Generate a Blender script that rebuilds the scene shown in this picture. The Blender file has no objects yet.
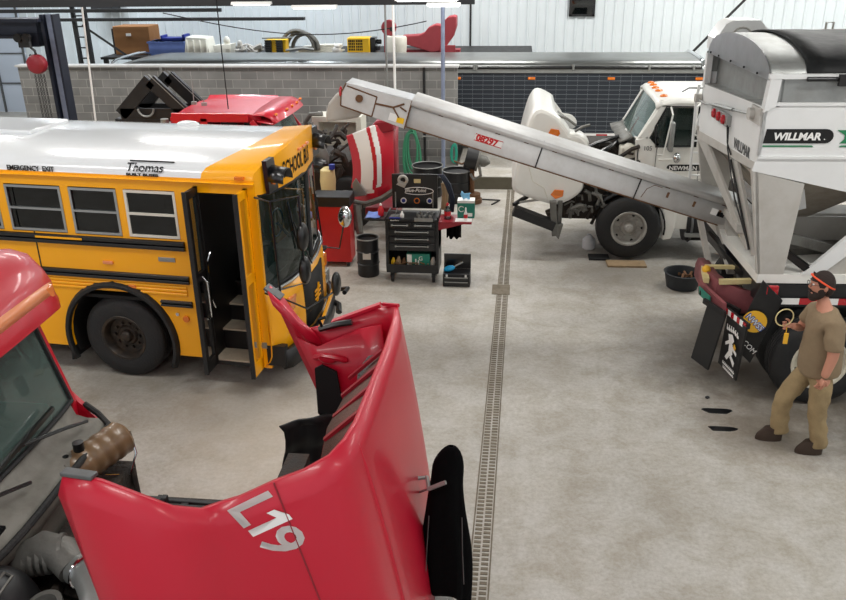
import bpy, bmesh, math, random
from math import sin, cos, pi, radians, sqrt, atan2
from mathutils import Vector, Matrix
random.seed(7)
SC = bpy.context.scene
COL = SC.collection
V = Vector

# ---------------------------------------------------------------- materials
def srgb(c):
    if isinstance(c, str):
        c = [int(c[i:i+2], 16)/255 for i in (0, 2, 4)]
    return tuple((x/12.92 if x <= .04045 else ((x+.055)/1.055)**2.4) for x in c)
MATS = {}
def mat(name, col, rough=.5, metal=0, dirt=0, dirtcol='4a4036', scale=6, bump=0, spec=.5, coat=0, emit=0, trans=0, bscale=40):
    m = bpy.data.materials.new(name); m.use_nodes = True
    nt = m.node_tree; b = nt.nodes['Principled BSDF']
    c = srgb(col)
    b.inputs['Base Color'].default_value = (*c, 1)
    b.inputs['Roughness'].default_value = rough
    b.inputs['Metallic'].default_value = metal
    b.inputs['Specular IOR Level'].default_value = spec
    b.inputs['Coat Weight'].default_value = coat
    b.inputs['Coat Roughness'].default_value = .08
    if emit:
        b.inputs['Emission Color'].default_value = (*c, 1); b.inputs['Emission Strength'].default_value = emit
    tc = nt.nodes.new('ShaderNodeTexCoord')
    if dirt:
        n = nt.nodes.new('ShaderNodeTexNoise'); n.inputs['Scale'].default_value = scale; n.inputs['Detail'].default_value = 8; n.inputs['Roughness'].default_value = .65
        r = nt.nodes.new('ShaderNodeValToRGB'); r.color_ramp.elements[0].position = .42; r.color_ramp.elements[1].position = .75
        mx = nt.nodes.new('ShaderNodeMix'); mx.data_type = 'RGBA'
        mu = nt.nodes.new('ShaderNodeMath'); mu.operation = 'MULTIPLY'; mu.inputs[1].default_value = dirt
        nt.links.new(tc.outputs['Object'], n.inputs['Vector']); nt.links.new(n.outputs['Fac'], r.inputs[0])
        nt.links.new(r.outputs[0], mu.inputs[0]); nt.links.new(mu.outputs[0], mx.inputs[0])
        mx.inputs[6].default_value = (*c, 1); mx.inputs[7].default_value = (*srgb(dirtcol), 1)
        nt.links.new(mx.outputs[2], b.inputs['Base Color'])
        ra = nt.nodes.new('ShaderNodeMath'); ra.operation = 'MULTIPLY_ADD'; ra.inputs[1].default_value = .25; ra.inputs[2].default_value = rough
        ra.use_clamp = True
        nt.links.new(mu.outputs[0], ra.inputs[0]); nt.links.new(ra.outputs[0], b.inputs['Roughness'])
    if bump:
        n = nt.nodes.new('ShaderNodeTexNoise'); n.inputs['Scale'].default_value = bscale; n.inputs['Detail'].default_value = 4
        bp = nt.nodes.new('ShaderNodeBump'); bp.inputs['Strength'].default_value = bump; bp.inputs['Distance'].default_value = .02
        nt.links.new(tc.outputs['Object'], n.inputs['Vector']); nt.links.new(n.outputs['Fac'], bp.inputs['Height']); nt.links.new(bp.outputs[0], b.inputs['Normal'])
    MATS[name] = m
    return m
def glass(name, tint, amount=.5, rough=.02):
    m = bpy.data.materials.new(name); m.use_nodes = True
    nt = m.node_tree; nt.nodes.clear()
    o = nt.nodes.new('ShaderNodeOutputMaterial'); t = nt.nodes.new('ShaderNodeBsdfTransparent'); g = nt.nodes.new('ShaderNodeBsdfGlossy')
    d = nt.nodes.new('ShaderNodeBsdfDiffuse'); d.inputs[0].default_value = (*srgb(tint), 1)
    t.inputs[0].default_value = (*[.35+.65*x for x in srgb(tint)], 1); g.inputs['Roughness'].default_value = rough
    f = nt.nodes.new('ShaderNodeFresnel'); f.inputs[0].default_value = 1.6
    m1 = nt.nodes.new('ShaderNodeMixShader'); m1.inputs[0].default_value = amount
    m2 = nt.nodes.new('ShaderNodeMixShader')
    nt.links.new(t.outputs[0], m1.inputs[1]); nt.links.new(d.outputs[0], m1.inputs[2])
    nt.links.new(f.outputs[0], m2.inputs[0]); nt.links.new(m1.outputs[0], m2.inputs[1]); nt.links.new(g.outputs[0], m2.inputs[2])
    nt.links.new(m2.outputs[0], o.inputs[0])
    MATS[name] = m; return m

mat('bus_yellow', 'fcae00', .36, dirt=.06, dirtcol='a87410', scale=3, coat=.25)
mat('bus_white', 'e6e9ec', .22, dirt=.12, dirtcol='b9b7ae', scale=2.5, coat=.6)
mat('black_gloss', '0c0d10', .3, coat=.3)
mat('black_paint', '121316', .42, dirt=.25, dirtcol='3a3733', scale=5)
mat('black_matte', '0b0b0c', .75)
mat('rubber', '17181a', .68, dirt=.5, dirtcol='35322e', scale=4, bump=.3)
mat('rubber_flap', '161719', .5, dirt=.35, dirtcol='33322f', scale=7)
mat('chrome', 'd6d8da', .12, 1)
mat('aluminium', 'b9bcbe', .3, 1, dirt=.2, dirtcol='7f7f7c', scale=6)
mat('tarp_silver', '848685', .30, .9, dirt=.3, dirtcol='85857c', scale=1.5)
mat('tarp_black', '0e1011', .55, spec=.25, dirt=.4, dirtcol='242728', scale=3, bump=.3, bscale=5)
mat('dull_alu', '9a9c9a', .42, .6, dirt=.35, dirtcol='6b655b', scale=5)
mat('steel', '6d6f70', .45, .7, dirt=.4, dirtcol='3e342c', scale=8)
mat('dark_steel', '2a2b2d', .5, .5, dirt=.5, dirtcol='3b3026', scale=8)
mat('engine', '2b2724', .6, .2, dirt=.8, dirtcol='4b3c2f', scale=9, bump=.5)
mat('engine_grey', '75746f', .5, .4, dirt=.5, dirtcol='4a453d', scale=7, bump=.2)
mat('tender_white', 'e2e3e2', .35, dirt=.14, dirtcol='a8a39a', scale=2, coat=.2)
mat('tender_grey', 'b9b6b0', .4, dirt=.35, dirtcol='8d8373', scale=4)
mat('conveyor_grey', 'cbcbca', .42, .05, dirt=.3, dirtcol='968d80', scale=5)
mat('rust', '6b4a30', .8, dirt=.5, dirtcol='3d2a1c', scale=20)
mat('newman_white', 'e9e8e2', .3, dirt=.15, dirtcol='b7b1a2', scale=3, coat=.3)
mat('cream_plastic', 'dcd9cd', .45, dirt=.2, dirtcol='a79f88', scale=5)
mat('red_paint', 'bf1029', .34, dirt=.15, dirtcol='8e2030', scale=3, coat=.3)
mat('hood_red', 'c20f2e', .36, dirt=.12, dirtcol='b03848', scale=2.2, coat=.2)
mat('dark_red', '8f1626', .4, dirt=.3, dirtcol='5c161e', scale=4, coat=.2)
mat('faded_red', 'a13a42', .5, dirt=.3, dirtcol='7a2c30', scale=5)
mat('cabinet_red', 'c41f22', .35, dirt=.2, dirtcol='7c1a1a', scale=3)
mat('pink_red', '8b4a4e', .55, dirt=.4, dirtcol='553234', scale=6)
mat('paint_white', 'ecebe8', .4)
mat('amber', 'e0761a', .25, coat=.5)
mat('amber_pale', 'e58d5c', .3, coat=.4)
mat('lamp_red', 'b01220', .25, coat=.5)
mat('green', '1c7a4c', .4)
mat('hose_green', '3f8f6b', .5)
mat('teal', '2c9c84', .6)
mat('teal_box', '1f7f6c', .5)
mat('cardboard', '8f6238', .8, dirt=.25, dirtcol='6d4a2a', scale=4)
mat('blue_plastic', '6d86cc', .5, dirt=.2, dirtcol='30427e', scale=3)
mat('dark_blue', '23338a', .5)
mat('navy_steel', '1c2130', .45, .2, dirt=.3, dirtcol='343845', scale=6)
mat('blue_steel', '8b95ad', .4, .3, dirt=.3, dirtcol='3b4258', scale=10)
mat('yellow_plastic', 'f0bf1e', .4, dirt=.15, dirtcol='a3842a', scale=5)
mat('tank_brown', '7e6448', .35, dirt=.35, dirtcol='4d3c2a', scale=6, coat=.2)
mat('tank_cream', 'dccb94', .4, dirt=.2, dirtcol='a8946a', scale=6)
mat('insulation', '8b8a88', .9, dirt=.9, dirtcol='3c3b3a', scale=90, bump=.6, bscale=120)
mat('mesh_brown', '6a4a40', .7, dirt=.9, dirtcol='30201c', scale=120)
mat('hopper_inner', 'a0978a', .6, dirt=.5, dirtcol='6f6350', scale=5)
mat('wood', '9c8566', .8, dirt=.4, dirtcol='5e4c38', scale=8)
mat('step_tread', 'cfc6b2', .6, dirt=.35, dirtcol='8b8170', scale=9)
mat('vinyl_dark', '15171a', .45)
mat('seat_plastic', 'b9c3cb', .25, coat=.6, bump=.6, bscale=9)
mat('paper', 'e8e8e6', .7)
mat('bottle_red', 'c4202c', .3)
mat('tissue_blue', '7fc0e8', .7)
mat('bright_blue', '1f9fd8', .35)
mat('navy_hose', '1b2436', .5)
mat('skin', 'c58a72', .55)
mat('hair', '2a1d18', .8, bump=.5, bscale=60)
mat('cloth_khaki', '9c8763', .9, dirt=.55, dirtcol='6b5a42', scale=5, bump=.7, bscale=9)
mat('cloth_shirt', '8d7a60', .9, dirt=.35, dirtcol='6a5a48', scale=5, bump=.6, bscale=9)
mat('boot', '3c2e24', .8)
mat('cloth_black', '050506', .95, spec=.1, bump=.4, bscale=14)
mat('orange', 'f0542a', .5)
mat('logo_yellow', 'eab22c', .5)
mat('logo_blue', '2b4f9c', .5)
mat('grille_mud', '77746c', .6, dirt=.6, dirtcol='4b473f', scale=6)
mat('tub_rubber', '1e2226', .6)
mat('rim_white', 'cfc9b8', .45, dirt=.6, dirtcol='6e5b44', scale=7)
mat('rim_dark', '2a2522', .4, .4, dirt=.6, dirtcol='5e4c38', scale=7)
mat('rim_grey', 'a8a6a0', .45, .3, dirt=.6, dirtcol='6a5e50', scale=7)
mat('tube_light', 'ffffff', .4, emit=2)
glass('glass_green', '7d968f', .38)
glass('glass_dark', '0e1112', .6)
glass('glass_clear', '9aa8a8', .12)
glass('glass_yellow_reflection', 'b98a18', .5)  # yellow reflected in the front door leaf's pane, put into the tint
glass('glass_tint', '2a3f3c', .35)

# ---------------------------------------------------------------- mesh builder
class MB:
    def __init__(s): s.v = []; s.f = []; s.mi = 0; s.m = []
    def add(s, vs, fs):
        n = len(s.v); s.v += [tuple(v) for v in vs]
        for f in fs: s.f.append([n+i for i in f]); s.m.append(s.mi)
        return s
    def box(s, a, b, rot=None, c=None):
        x0, y0, z0 = a; x1, y1, z1 = b
        vs = [V(p) for p in ((x0,y0,z0),(x1,y0,z0),(x1,y1,z0),(x0,y1,z0),(x0,y0,z1),(x1,y0,z1),(x1,y1,z1),(x0,y1,z1))]
        if rot is not None:
            c = V(c) if c else (V(a)+V(b))/2
            vs = [rot @ (v-c) + c for v in vs]
        return s.add(vs, [(0,3,2,1),(4,5,6,7),(0,1,5,4),(1,2,6,5),(2,3,7,6),(3,0,4,7)])
    def bar(s, p, q, w, h, up=(0,0,1)):
        p = V(p); q = V(q); d = (q-p).normalized(); u = V(up)
        if abs(d.dot(u)) > .98: u = V((0,1,0))
        r = d.cross(u).normalized(); u = r.cross(d)
        vs = [e + r*(w/2*i) + u*(h/2*j) for e in (p, q) for i, j in ((-1,-1),(1,-1),(1,1),(-1,1))]
        return s.add(vs, [(0,1,2,3),(7,6,5,4),(0,4,5,1),(1,5,6,2),(2,6,7,3),(3,7,4,0)])
    def cyl(s, p, q, r0, r1=None, n=16, caps=True):
        r1 = r0 if r1 is None else r1
        return s.lathe(p, q, [(0, r0), (1, r1)], n, caps)
    def lathe(s, p, q, prof, n=24, caps=True):
        p = V(p); q = V(q); L = (q-p).length; d = (q-p).normalized()
        u = V((0,0,1)) if abs(d.z) < .9 else V((1,0,0))
        a = d.cross(u).normalized(); b = d.cross(a)
        vs = []; fs = []
        for t, r in prof:
            for k in range(n):
                an = 2*pi*k/n; vs.append(p + d*(t*L) + (a*cos(an)+b*sin(an))*r)
        for i in range(len(prof)-1):
            for k in range(n):
                k2 = (k+1) % n; fs.append((i*n+k, i*n+k2, (i+1)*n+k2, (i+1)*n+k))
        if caps:
            fs.append(tuple(range(n))[::-1]); fs.append(tuple((len(prof)-1)*n+k for k in range(n)))
        return s.add(vs, fs)
    def tube(s, pts, r, n=8, closed=False):
        pts = [V(p) for p in pts]; m = len(pts); vs = []; fs = []
        prev = None
        rr = r if isinstance(r, (list, tuple)) else [r]*m
        for i, p in enumerate(pts):
            if closed: d = pts[(i+1) % m]-pts[i-1]
            else: d = pts[min(i+1, m-1)]-pts[max(i-1, 0)]
            d = d.normalized() if d.length > 1e-9 else V((0,0,1))
            if prev is None: u = V((0,0,1)) if abs(d.z) < .9 else V((1,0,0))
            else: u = prev
            a = d.cross(u)
            if a.length < 1e-6: a = d.cross(V((1,0,0)))
            a.normalize(); u = a.cross(d); prev = u
            for k in range(n):
                an = 2*pi*k/n; vs.append(p+(a*cos(an)+u*sin(an))*rr[i])
        for i in range(m if closed else m-1):
            j = (i+1) % m
            for k in range(n):
                k2 = (k+1) % n; fs.append((i*n+k, i*n+k2, j*n+k2, j*n+k))
        if not closed: fs.append(tuple(range(n))[::-1]); fs.append(tuple((m-1)*n+k for k in range(n)))
        return s.add(vs, fs)
    def prism(s, pts, d):
        """pts: 3-D outline, extruded by vector d"""
        pts = [V(p) for p in pts]; d = V(d); n = len(pts)
        vs = pts + [p+d for p in pts]
        fs = [tuple(range(n)), tuple(range(2*n-1, n-1, -1))] + [((i+1) % n, i, n+i, n+(i+1) % n) for i in range(n)]
        return s.add(vs, fs)
    def grid(s, rows, close=False):
        n = len(rows[0]); vs = [V(p) for r in rows for p in r]; fs = []
        for i in range(len(rows)-1):
            for k in range(n if close else n-1):
                k2 = (k+1) % n; fs.append((i*n+k, i*n+k2, (i+1)*n+k2, (i+1)*n+k))
        return s.add(vs, fs)
    def ball(s, c, r, n=16, m=10, rot=None):
        if not isinstance(r, (tuple, list)): r = (r, r, r)
        c = V(c); vs = []; fs = []
        for i in range(m+1):
            t = pi*i/m
            for k in range(n):
                a = 2*pi*k/n; p = V((sin(t)*cos(a)*r[0], sin(t)*sin(a)*r[1], cos(t)*r[2]))
                if rot is not None: p = rot @ p
                vs.append(c+p)
        for i in range(m):
            for k in range(n):
                k2 = (k+1) % n; fs.append((i*n+k, (i+1)*n+k, (i+1)*n+k2, i*n+k2))
        return s.add(vs, fs)
    def build(s, name, mats, parent=None, bevel=0, solid=0, sub=0, smooth=True, off=0, angle=38):
        me = bpy.data.meshes.new(name)
        o = V(OFF.get(parent.name, (0,0,0))) if parent is not None else V((0,0,0))
        me.from_pydata([V(v)-o for v in s.v], [], s.f); 
        if isinstance(mats, str): mats = [mats]
        for m in mats: me.materials.append(MATS[m])
        me.polygons.foreach_set('material_index', s.m)
        bm = bmesh.new(); bm.from_mesh(me)
        bmesh.ops.remove_doubles(bm, verts=bm.verts, dist=1e-5)
        if not solid: bmesh.ops.recalc_face_normals(bm, faces=bm.faces)
        bm.to_mesh(me); bm.free()
        if smooth:
            me.shade_smooth(); me.set_sharp_from_angle(angle=radians(angle))
        ob = bpy.data.objects.new(name, me); COL.objects.link(ob)
        if parent is not None:
            ob.parent = parent; OFF[ob.name] = tuple(o)
        if solid:
            md = ob.modifiers.new('solid', 'SOLIDIFY'); md.thickness = solid; md.offset = off
        if bevel:
            md = ob.modifiers.new('bevel', 'BEVEL'); md.width = bevel; md.segments = 2; md.limit_method = 'ANGLE'; md.angle_limit = radians(40)
            md.harden_normals = False
        if sub:
            md = ob.modifiers.new('sub', 'SUBSURF'); md.levels = sub; md.render_levels = sub
        return ob
OFF = {}
def thing(name, label, cat, loc=(0,0,0), rotz=0, group=None, world=True):
    """Empty at the thing's base; world=True: its parts are given in world coordinates"""
    o = bpy.data.objects.new(name, None); COL.objects.link(o)
    o.empty_display_size = .2
    o.location = loc; o.rotation_euler = (0, 0, rotz)
    o['label'] = label; o['category'] = cat
    if group: o['group'] = group
    OFF[o.name] = tuple(loc) if world else (0,0,0)
    return o
def tag(o, label, cat, group=None):
    o['label'] = label; o['category'] = cat
    if group: o['group'] = group
    return o
def struct(o): o['kind'] = 'structure'; return o
def part_label(o, l): o['label'] = l; return o
def dup(root, loc, label=None, rotz=None, group=None):
    r = root.copy(); COL.objects.link(r); r.location = loc
    if rotz is not None: r.rotation_euler = (0, 0, rotz)
    if label: r['label'] = label
    if group: r['group'] = group
    for ch in list(root.children):
        c = ch.copy(); COL.objects.link(c); c.parent = r
        for g in list(ch.children):
            d = g.copy(); COL.objects.link(d); d.parent = c
    return r
def rebase(o, loc):
    """put a single mesh's origin at loc (its base) without moving it"""
    l = V(loc); o.data.transform(Matrix.Translation(-l)); o.location = l; return o
def text(name, body, size, o, xd, yd, m, parent=None, ext=.002, bold=0, shear=0, align='LEFT', sx=1, base_off=None):
    cu = bpy.data.curves.new(name, 'FONT'); cu.body = body; cu.size = size; cu.extrude = ext; cu.offset = bold; cu.shear = shear
    cu.align_x = align; cu.resolution_u = 3
    tmp = bpy.data.objects.new(name+'_t', cu); COL.objects.link(tmp)
    dg = bpy.context.evaluated_depsgraph_get()
    me = bpy.data.meshes.new_from_object(tmp.evaluated_get(dg)); bpy.data.objects.remove(tmp)
    xd = V(xd).normalized(); yd = V(yd).normalized(); zd = xd.cross(yd)
    off = V(OFF.get(parent.name, (0,0,0))) if parent is not None else V((0,0,0))
    M = Matrix((( xd.x*sx, yd.x, zd.x, o[0]-off.x), (xd.y*sx, yd.y, zd.y, o[1]-off.y), (xd.z*sx, yd.z, zd.z, o[2]-off.z), (0,0,0,1)))
    me.transform(M); me.materials.clear(); me.materials.append(MATS[m])
    ob = bpy.data.objects.new(name, me); COL.objects.link(ob)
    if parent is not None: ob.parent = parent; OFF[ob.name] = tuple(off)
    return ob
def smooth_loop(pts, n=4):
    out = []; N_ = len(pts)
    for i in range(N_):
        p0, p1, p2, p3 = (V((*pts[(i+k) % N_], 0)) for k in (-1, 0, 1, 2))
        for j in range(n):
            t = j/n; q = .5*((2*p1)+(p2-p0)*t+(2*p0-5*p1+4*p2-p3)*t*t+(3*p1-p0-3*p2+p3)*t**3); out.append((q.x, q.y))
    return out
def arc(cx, cz, r, a0, a1, n): return [(cx+r*cos(radians(a0+(a1-a0)*i/n)), cz+r*sin(radians(a0+(a1-a0)*i/n))) for i in range(n+1)]

def wheel(name, c, axis, R, W, rimmat, parent, rim_r=None, holes=5, nuts=8, dish=.08, hubmat=None):
    """tyre (parent part) with rim and hub nuts as sub-parts; axis points to the outer face"""
    c = V(c); a = V(axis).normalized(); rr = rim_r or R*.58
    p = c-a*W; q = c
    m = MB()
    prof = [(0.02, rr), (0, rr+.03), (.02, R*.86), (.10, R*.965), (.2, R)]
    k = 5
    for i in range(k):
        t = .2+.6*i/(k-1)
        prof += [(t, R)] + ([(t+.05, R), (t+.06, R-.018), (t+.085, R-.018), (t+.095, R)] if i < k-1 else [])
    prof += [(.9, R*.965), (.98, R*.86), (1.0, R*.74), (1.0, rr+.03), (.98, rr)]
    prof = sorted(prof, key=lambda z: z[0]) if False else prof
    m.lathe(p, q, prof, 40, caps=False)
    t = m.build('tyre', 'rubber', parent)
    m = MB()
    pr = [(.96, rr+.005), (1.0, rr-.005), (.99, rr-.03), (.9, rr-.045), (1-dish/W, rr-.06), (1-dish/W-.02, rr*.45), (1-dish/W+.06, rr*.38), (1-dish/W+.08, 0.001)]
    m.lathe(p, q, pr, 32, caps=False)
    r = m.build('rim', rimmat, t)
    m = MB(); u = V((0,0,1)); b = a.cross(u).normalized()
    base = c-a*(dish+.004)
    for i in range(nuts):
        an = 2*pi*i/nuts; d = (b*cos(an)+u*sin(an))*rr*.55
        m.cyl(base+d-a*.02, base+d+a*.03, .018, n=8)
    m.lathe(base, base+a*.09, [(0, rr*.28), (.6, rr*.27), (.9, rr*.2), (1, .001)], 16, caps=False)
    m.build('hub', hubmat or rimmat, r)
    for i in range(holes):
        an = 2*pi*(i+.5)/holes; d = (b*cos(an)+u*sin(an))*rr*.76
        m = MB(); m.cyl(base+d-a*.01, base+d+a*.006, rr*.085, n=10); m.build('vent_hole', 'black_matte', t)
    return t
def drape(ob, target, d, lift=.004, back=.5):
    """lay a decal's vertices onto the surface of target (both in the same parent frame) along direction d"""
    from mathutils.bvhtree import BVHTree
    me = target.data; bv = BVHTree.FromPolygons([v.co for v in me.vertices], [tuple(p.vertices) for p in me.polygons])
    d = V(d).normalized()
    for v in ob.data.vertices:
        h = bv.ray_cast(v.co-d*back, d)
        if h[0] is not None: v.co = h[0]-d*lift
    return ob
# ================================================================= setting
def concrete_mat():
    m = bpy.data.materials.new('concrete'); m.use_nodes = True; nt = m.node_tree; b = nt.nodes['Principled BSDF']
    L = nt.links.new; N = nt.nodes.new
    tc = N('ShaderNodeTexCoord')
    def noise(sc, det=8, ro=.6, dist=0):
        n = N('ShaderNodeTexNoise'); n.inputs['Scale'].default_value = sc; n.inputs['Detail'].default_value = det; n.inputs['Roughness'].default_value = ro
        n.inputs['Distortion'].default_value = dist
        L(tc.outputs['Object'], n.inputs['Vector']); return n
    def ramp(src, p0, c0, p1, c1):
        r = N('ShaderNodeValToRGB'); e = r.color_ramp.elements
        e[0].position = p0; e[0].color = (*srgb(c0), 1); e[1].position = p1; e[1].color = (*srgb(c1), 1); L(src.outputs['Fac'], r.inputs[0]); return r
    def mixc(a, bcol, fac, mode='MULTIPLY'):
        x = N('ShaderNodeMix'); x.data_type = 'RGBA'; x.blend_type = mode
        if hasattr(fac, 'outputs'): L(fac.outputs[0], x.inputs[0])
        else: x.inputs[0].default_value = fac
        L(a, x.inputs[6]); L(bcol, x.inputs[7]); return x.outputs[2]
    base = ramp(noise(.6), .3, 'b4b1ab', .7, 'c6c3bd')
    blot = ramp(noise(2.3, 10, .7, .4), .36, 'e4e0d8', .60, 'ffffff')
    fine = ramp(noise(22, 6, .8), .25, 'cfcbc5', .6, 'ffffff')
    speck = ramp(noise(7, 12, .9, .8), .30, 'b8b0a2', .38, 'ffffff')
    c = mixc(base.outputs[0], blot.outputs[0], 1); c = mixc(c, fine.outputs[0], .8); c = mixc(c, speck.outputs[0], .35)
    # oily patches near the vehicles: spots with their own place on the floor
    for (x, y, r, col, st) in ((2.9, 9.3, 1.3, '4d4337', .8), (4.2, 8.6, 1.6, '4d4337', .75), (1.6, 12.0, .9, '6b645a', .6), (.2, 14.2, .5, '6b645a', .5), (4.8, 12.4, 1.6, '57504a', .6),
                           (-4.4, 8.1, .9, '6c665c', .5), (-3.1, 7.6, .8, '6c665c', .45), (-2.6, 7.4, 1.0, 'd8cbbb', .25), (2.6, 7.6, .6, '6b5d4c', .5), (-2.0, 6.3, 1.1, 'c9b9a6', .3)):
        mp = N('ShaderNodeMapping'); mp.inputs['Location'].default_value = (-x, -y, 0); L(tc.outputs['Object'], mp.inputs[0])
        ln = N('ShaderNodeVectorMath'); ln.operation = 'LENGTH'; L(mp.outputs[0], ln.inputs[0])
        nn = noise(3.1, 8, .7)
        ad = N('ShaderNodeMath'); ad.operation = 'MULTIPLY_ADD'; ad.inputs[1].default_value = 1.0*r; L(nn.outputs['Fac'], ad.inputs[0]); L(ln.outputs['Value'], ad.inputs[2])
        mr = N('ShaderNodeMapRange'); mr.inputs[1].default_value = r*1.9; mr.inputs[2].default_value = r*.9; mr.inputs[3].default_value = 0; mr.inputs[4].default_value = st
        L(ad.outputs[0], mr.inputs[0])
        x_ = N('ShaderNodeMix'); x_.data_type = 'RGBA'; x_.inputs[7].default_value = (*srgb(col), 1); L(mr.outputs[0], x_.inputs[0]); L(c, x_.inputs[6]); c = x_.outputs[2]
    L(c, b.inputs['Base Color']); b.inputs['Roughness'].default_value = .62; b.inputs['Specular IOR Level'].default_value = .35
    bp = N('ShaderNodeBump'); bp.inputs['Strength'].default_value = .12; bp.inputs['Distance'].default_value = .02; L(noise(30).outputs['Fac'], bp.inputs['Height']); L(bp.outputs[0], b.inputs['Normal'])
    MATS['concrete'] = m
concrete_mat()
def block_mat():
    m = bpy.data.materials.new('concrete_block'); m.use_nodes = True; nt = m.node_tree; b = nt.nodes['Principled BSDF']; L = nt.links.new; N = nt.nodes.new
    tc = N('ShaderNodeTexCoord'); mp = N('ShaderNodeMapping'); mp.inputs['Rotation'].default_value = (radians(-90), 0, 0)
    sx = N('ShaderNodeSeparateXYZ'); cb = N('ShaderNodeCombineXYZ'); L(tc.outputs['Object'], sx.inputs[0]); L(sx.outputs[0], cb.inputs[0]); L(sx.outputs[2], cb.inputs[1])
    br = N('ShaderNodeTexBrick'); L(cb.outputs[0], br.inputs['Vector']); br.inputs['Scale'].default_value = 1
    br.inputs['Brick Width'].default_value = .375; br.inputs['Row Height'].default_value = .184; br.inputs['Mortar Size'].default_value = .007; br.inputs['Mortar Smooth'].default_value = .2
    br.inputs['Color1'].default_value = (*srgb('7d7c7a'), 1); br.inputs['Color2'].default_value = (*srgb('8c8b88'), 1); br.inputs['Mortar'].default_value = (*srgb('a9a7a2'), 1)
    n = N('ShaderNodeTexNoise'); n.inputs['Scale'].default_value = 2.2; n.inputs['Detail'].default_value = 8; L(tc.outputs['Object'], n.inputs['Vector'])
    r = N('ShaderNodeValToRGB'); r.color_ramp.elements[0].position = .3; r.color_ramp.elements[0].color = (.72,.72,.72,1); r.color_ramp.elements[1].position = .65; L(n.outputs['Fac'], r.inputs[0])
    x = N('ShaderNodeMix'); x.data_type = 'RGBA'; x.blend_type = 'MULTIPLY'; x.inputs[0].default_value = .8; L(br.outputs['Color'], x.inputs[6]); L(r.outputs[0], x.inputs[7]); L(x.outputs[2], b.inputs['Base Color'])
    b.inputs['Roughness'].default_value = .9
    bp = N('ShaderNodeBump'); bp.inputs['Strength'].default_value = .5; bp.inputs['Distance'].default_value = .01; bp.invert = True; L(br.outputs['Fac'], bp.inputs['Height']); L(bp.outputs[0], b.inputs['Normal'])
    MATS['block'] = m
block_mat()
mat('cladding', 'd6dde0', .45, .05, dirt=.15, dirtcol='a9b0b0', scale=1.2)
mat('ceiling_white', 'c9ccce', .7)
mat('dark_truss', '1d1f22', .6)
mat('door_panel', 'c4ccd8', .5)
mat('slab_side_shade', '5c5648', .85, dirt=.5, dirtcol='3a362d', scale=3)  # concrete of the slab's front face with its shade in the colour
mat('drain_grate', '776e5f', .8, 0, dirt=.7, dirtcol='544b3d', scale=9)

LE = 60
XL, XR, YB, YF, ZC = -17.5, 11.5, 25.0, -3.0, 6.2
m = MB(); m.box((XL, YF, -.2), (XR, YB, 0)); struct(m.build('floor', 'concrete', smooth=False))
# raised concrete strip under the stored trailer, beyond the end of the block wall
m = MB(); m.box((-1.2, 16.75, 0), (XR, YB, .26)); struct(m.build('floor_platform', ['concrete'], smooth=False))
m = MB(); m.box((-1.2, 16.72, 0), (XR, 16.748, .25)); struct(m.build('step_shade', ['slab_side_shade'], smooth=False))  # thin dark sheet over the step's front face, painting its shade
# corrugated metal cladding on the back wall
m = MB(); pts = []; x = -15.05
while x < XR:
    pts += [(x, YB), (x+.17, YB), (x+.185, YB-.035), (x+.225, YB-.035), (x+.24, YB)]; x += .27
m.grid([[(a, b, 0) for a, b in pts], [(a, b, ZC) for a, b in pts]])
m.box((-15.1, YB+.02, 0), (XR, YB+.2, ZC))
struct(m.build('wall_back', 'cladding', smooth=False))
m = MB(); m.box((XR, YF, 0), (XR+.2, YB, ZC)); struct(m.build('wall_right', 'cladding', smooth=False))
m = MB(); m.box((XL-.2, YF, 0), (XL, YB+.2, ZC)); struct(m.build('wall_left', 'cladding', smooth=False))
m = MB(); m.box((XL, YF, ZC), (XR, YB, ZC+.2)); struct(m.build('ceiling', 'ceiling_white', smooth=False))
# overhead door in the far left bay: wide panels with rails between them
m = MB()
for i in range(7):
    m.box((XL, YB-.02, .01+i*.9), (-15.12, YB+.06, .01+i*.9+.87))
d = struct(m.build('door_1', 'door_panel', smooth=False))
m = MB()
for i in range(1, 7): m.box((XL, YB-.05, i*.9-.02), (-15.12, YB-.02, i*.9+.02))
for x in (-16.1, -15.15): m.box((x-.03, YB-.06, 0), (x+.03, YB-.02, ZC))
m.build('door_rail', 'steel', d, smooth=False)
# little dark window high on the back wall
m = MB(); m.box((1.44, YB-.07, 2.82), (2.12, YB-.04, 3.34))
w = struct(m.build('window_1', 'glass_dark', smooth=False))
m = MB()
for a, b in (((1.42,0,2.80),(1.49,0,3.36)), ((2.07,0,2.80),(2.14,0,3.36)), ((1.42,0,2.80),(2.14,0,2.86)), ((1.42,0,3.30),(2.14,0,3.36))):
    m.box((a[0], YB-.09, a[2]), (b[0], YB-.03, b[2]))
m.build('window_frame', 'dark_steel', w, smooth=False)
# block partition wall
m = MB(); m.box((-11.13, 18.0, 0), (-1.25, 18.2, 2.29)); struct(m.build('wall_partition', 'block', smooth=False))
m = MB(); m.box((-11.17, 17.95, 2.29), (-1.22, 18.25, 2.33)); struct(m.build('trim_2', 'conveyor_grey', smooth=False))
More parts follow.
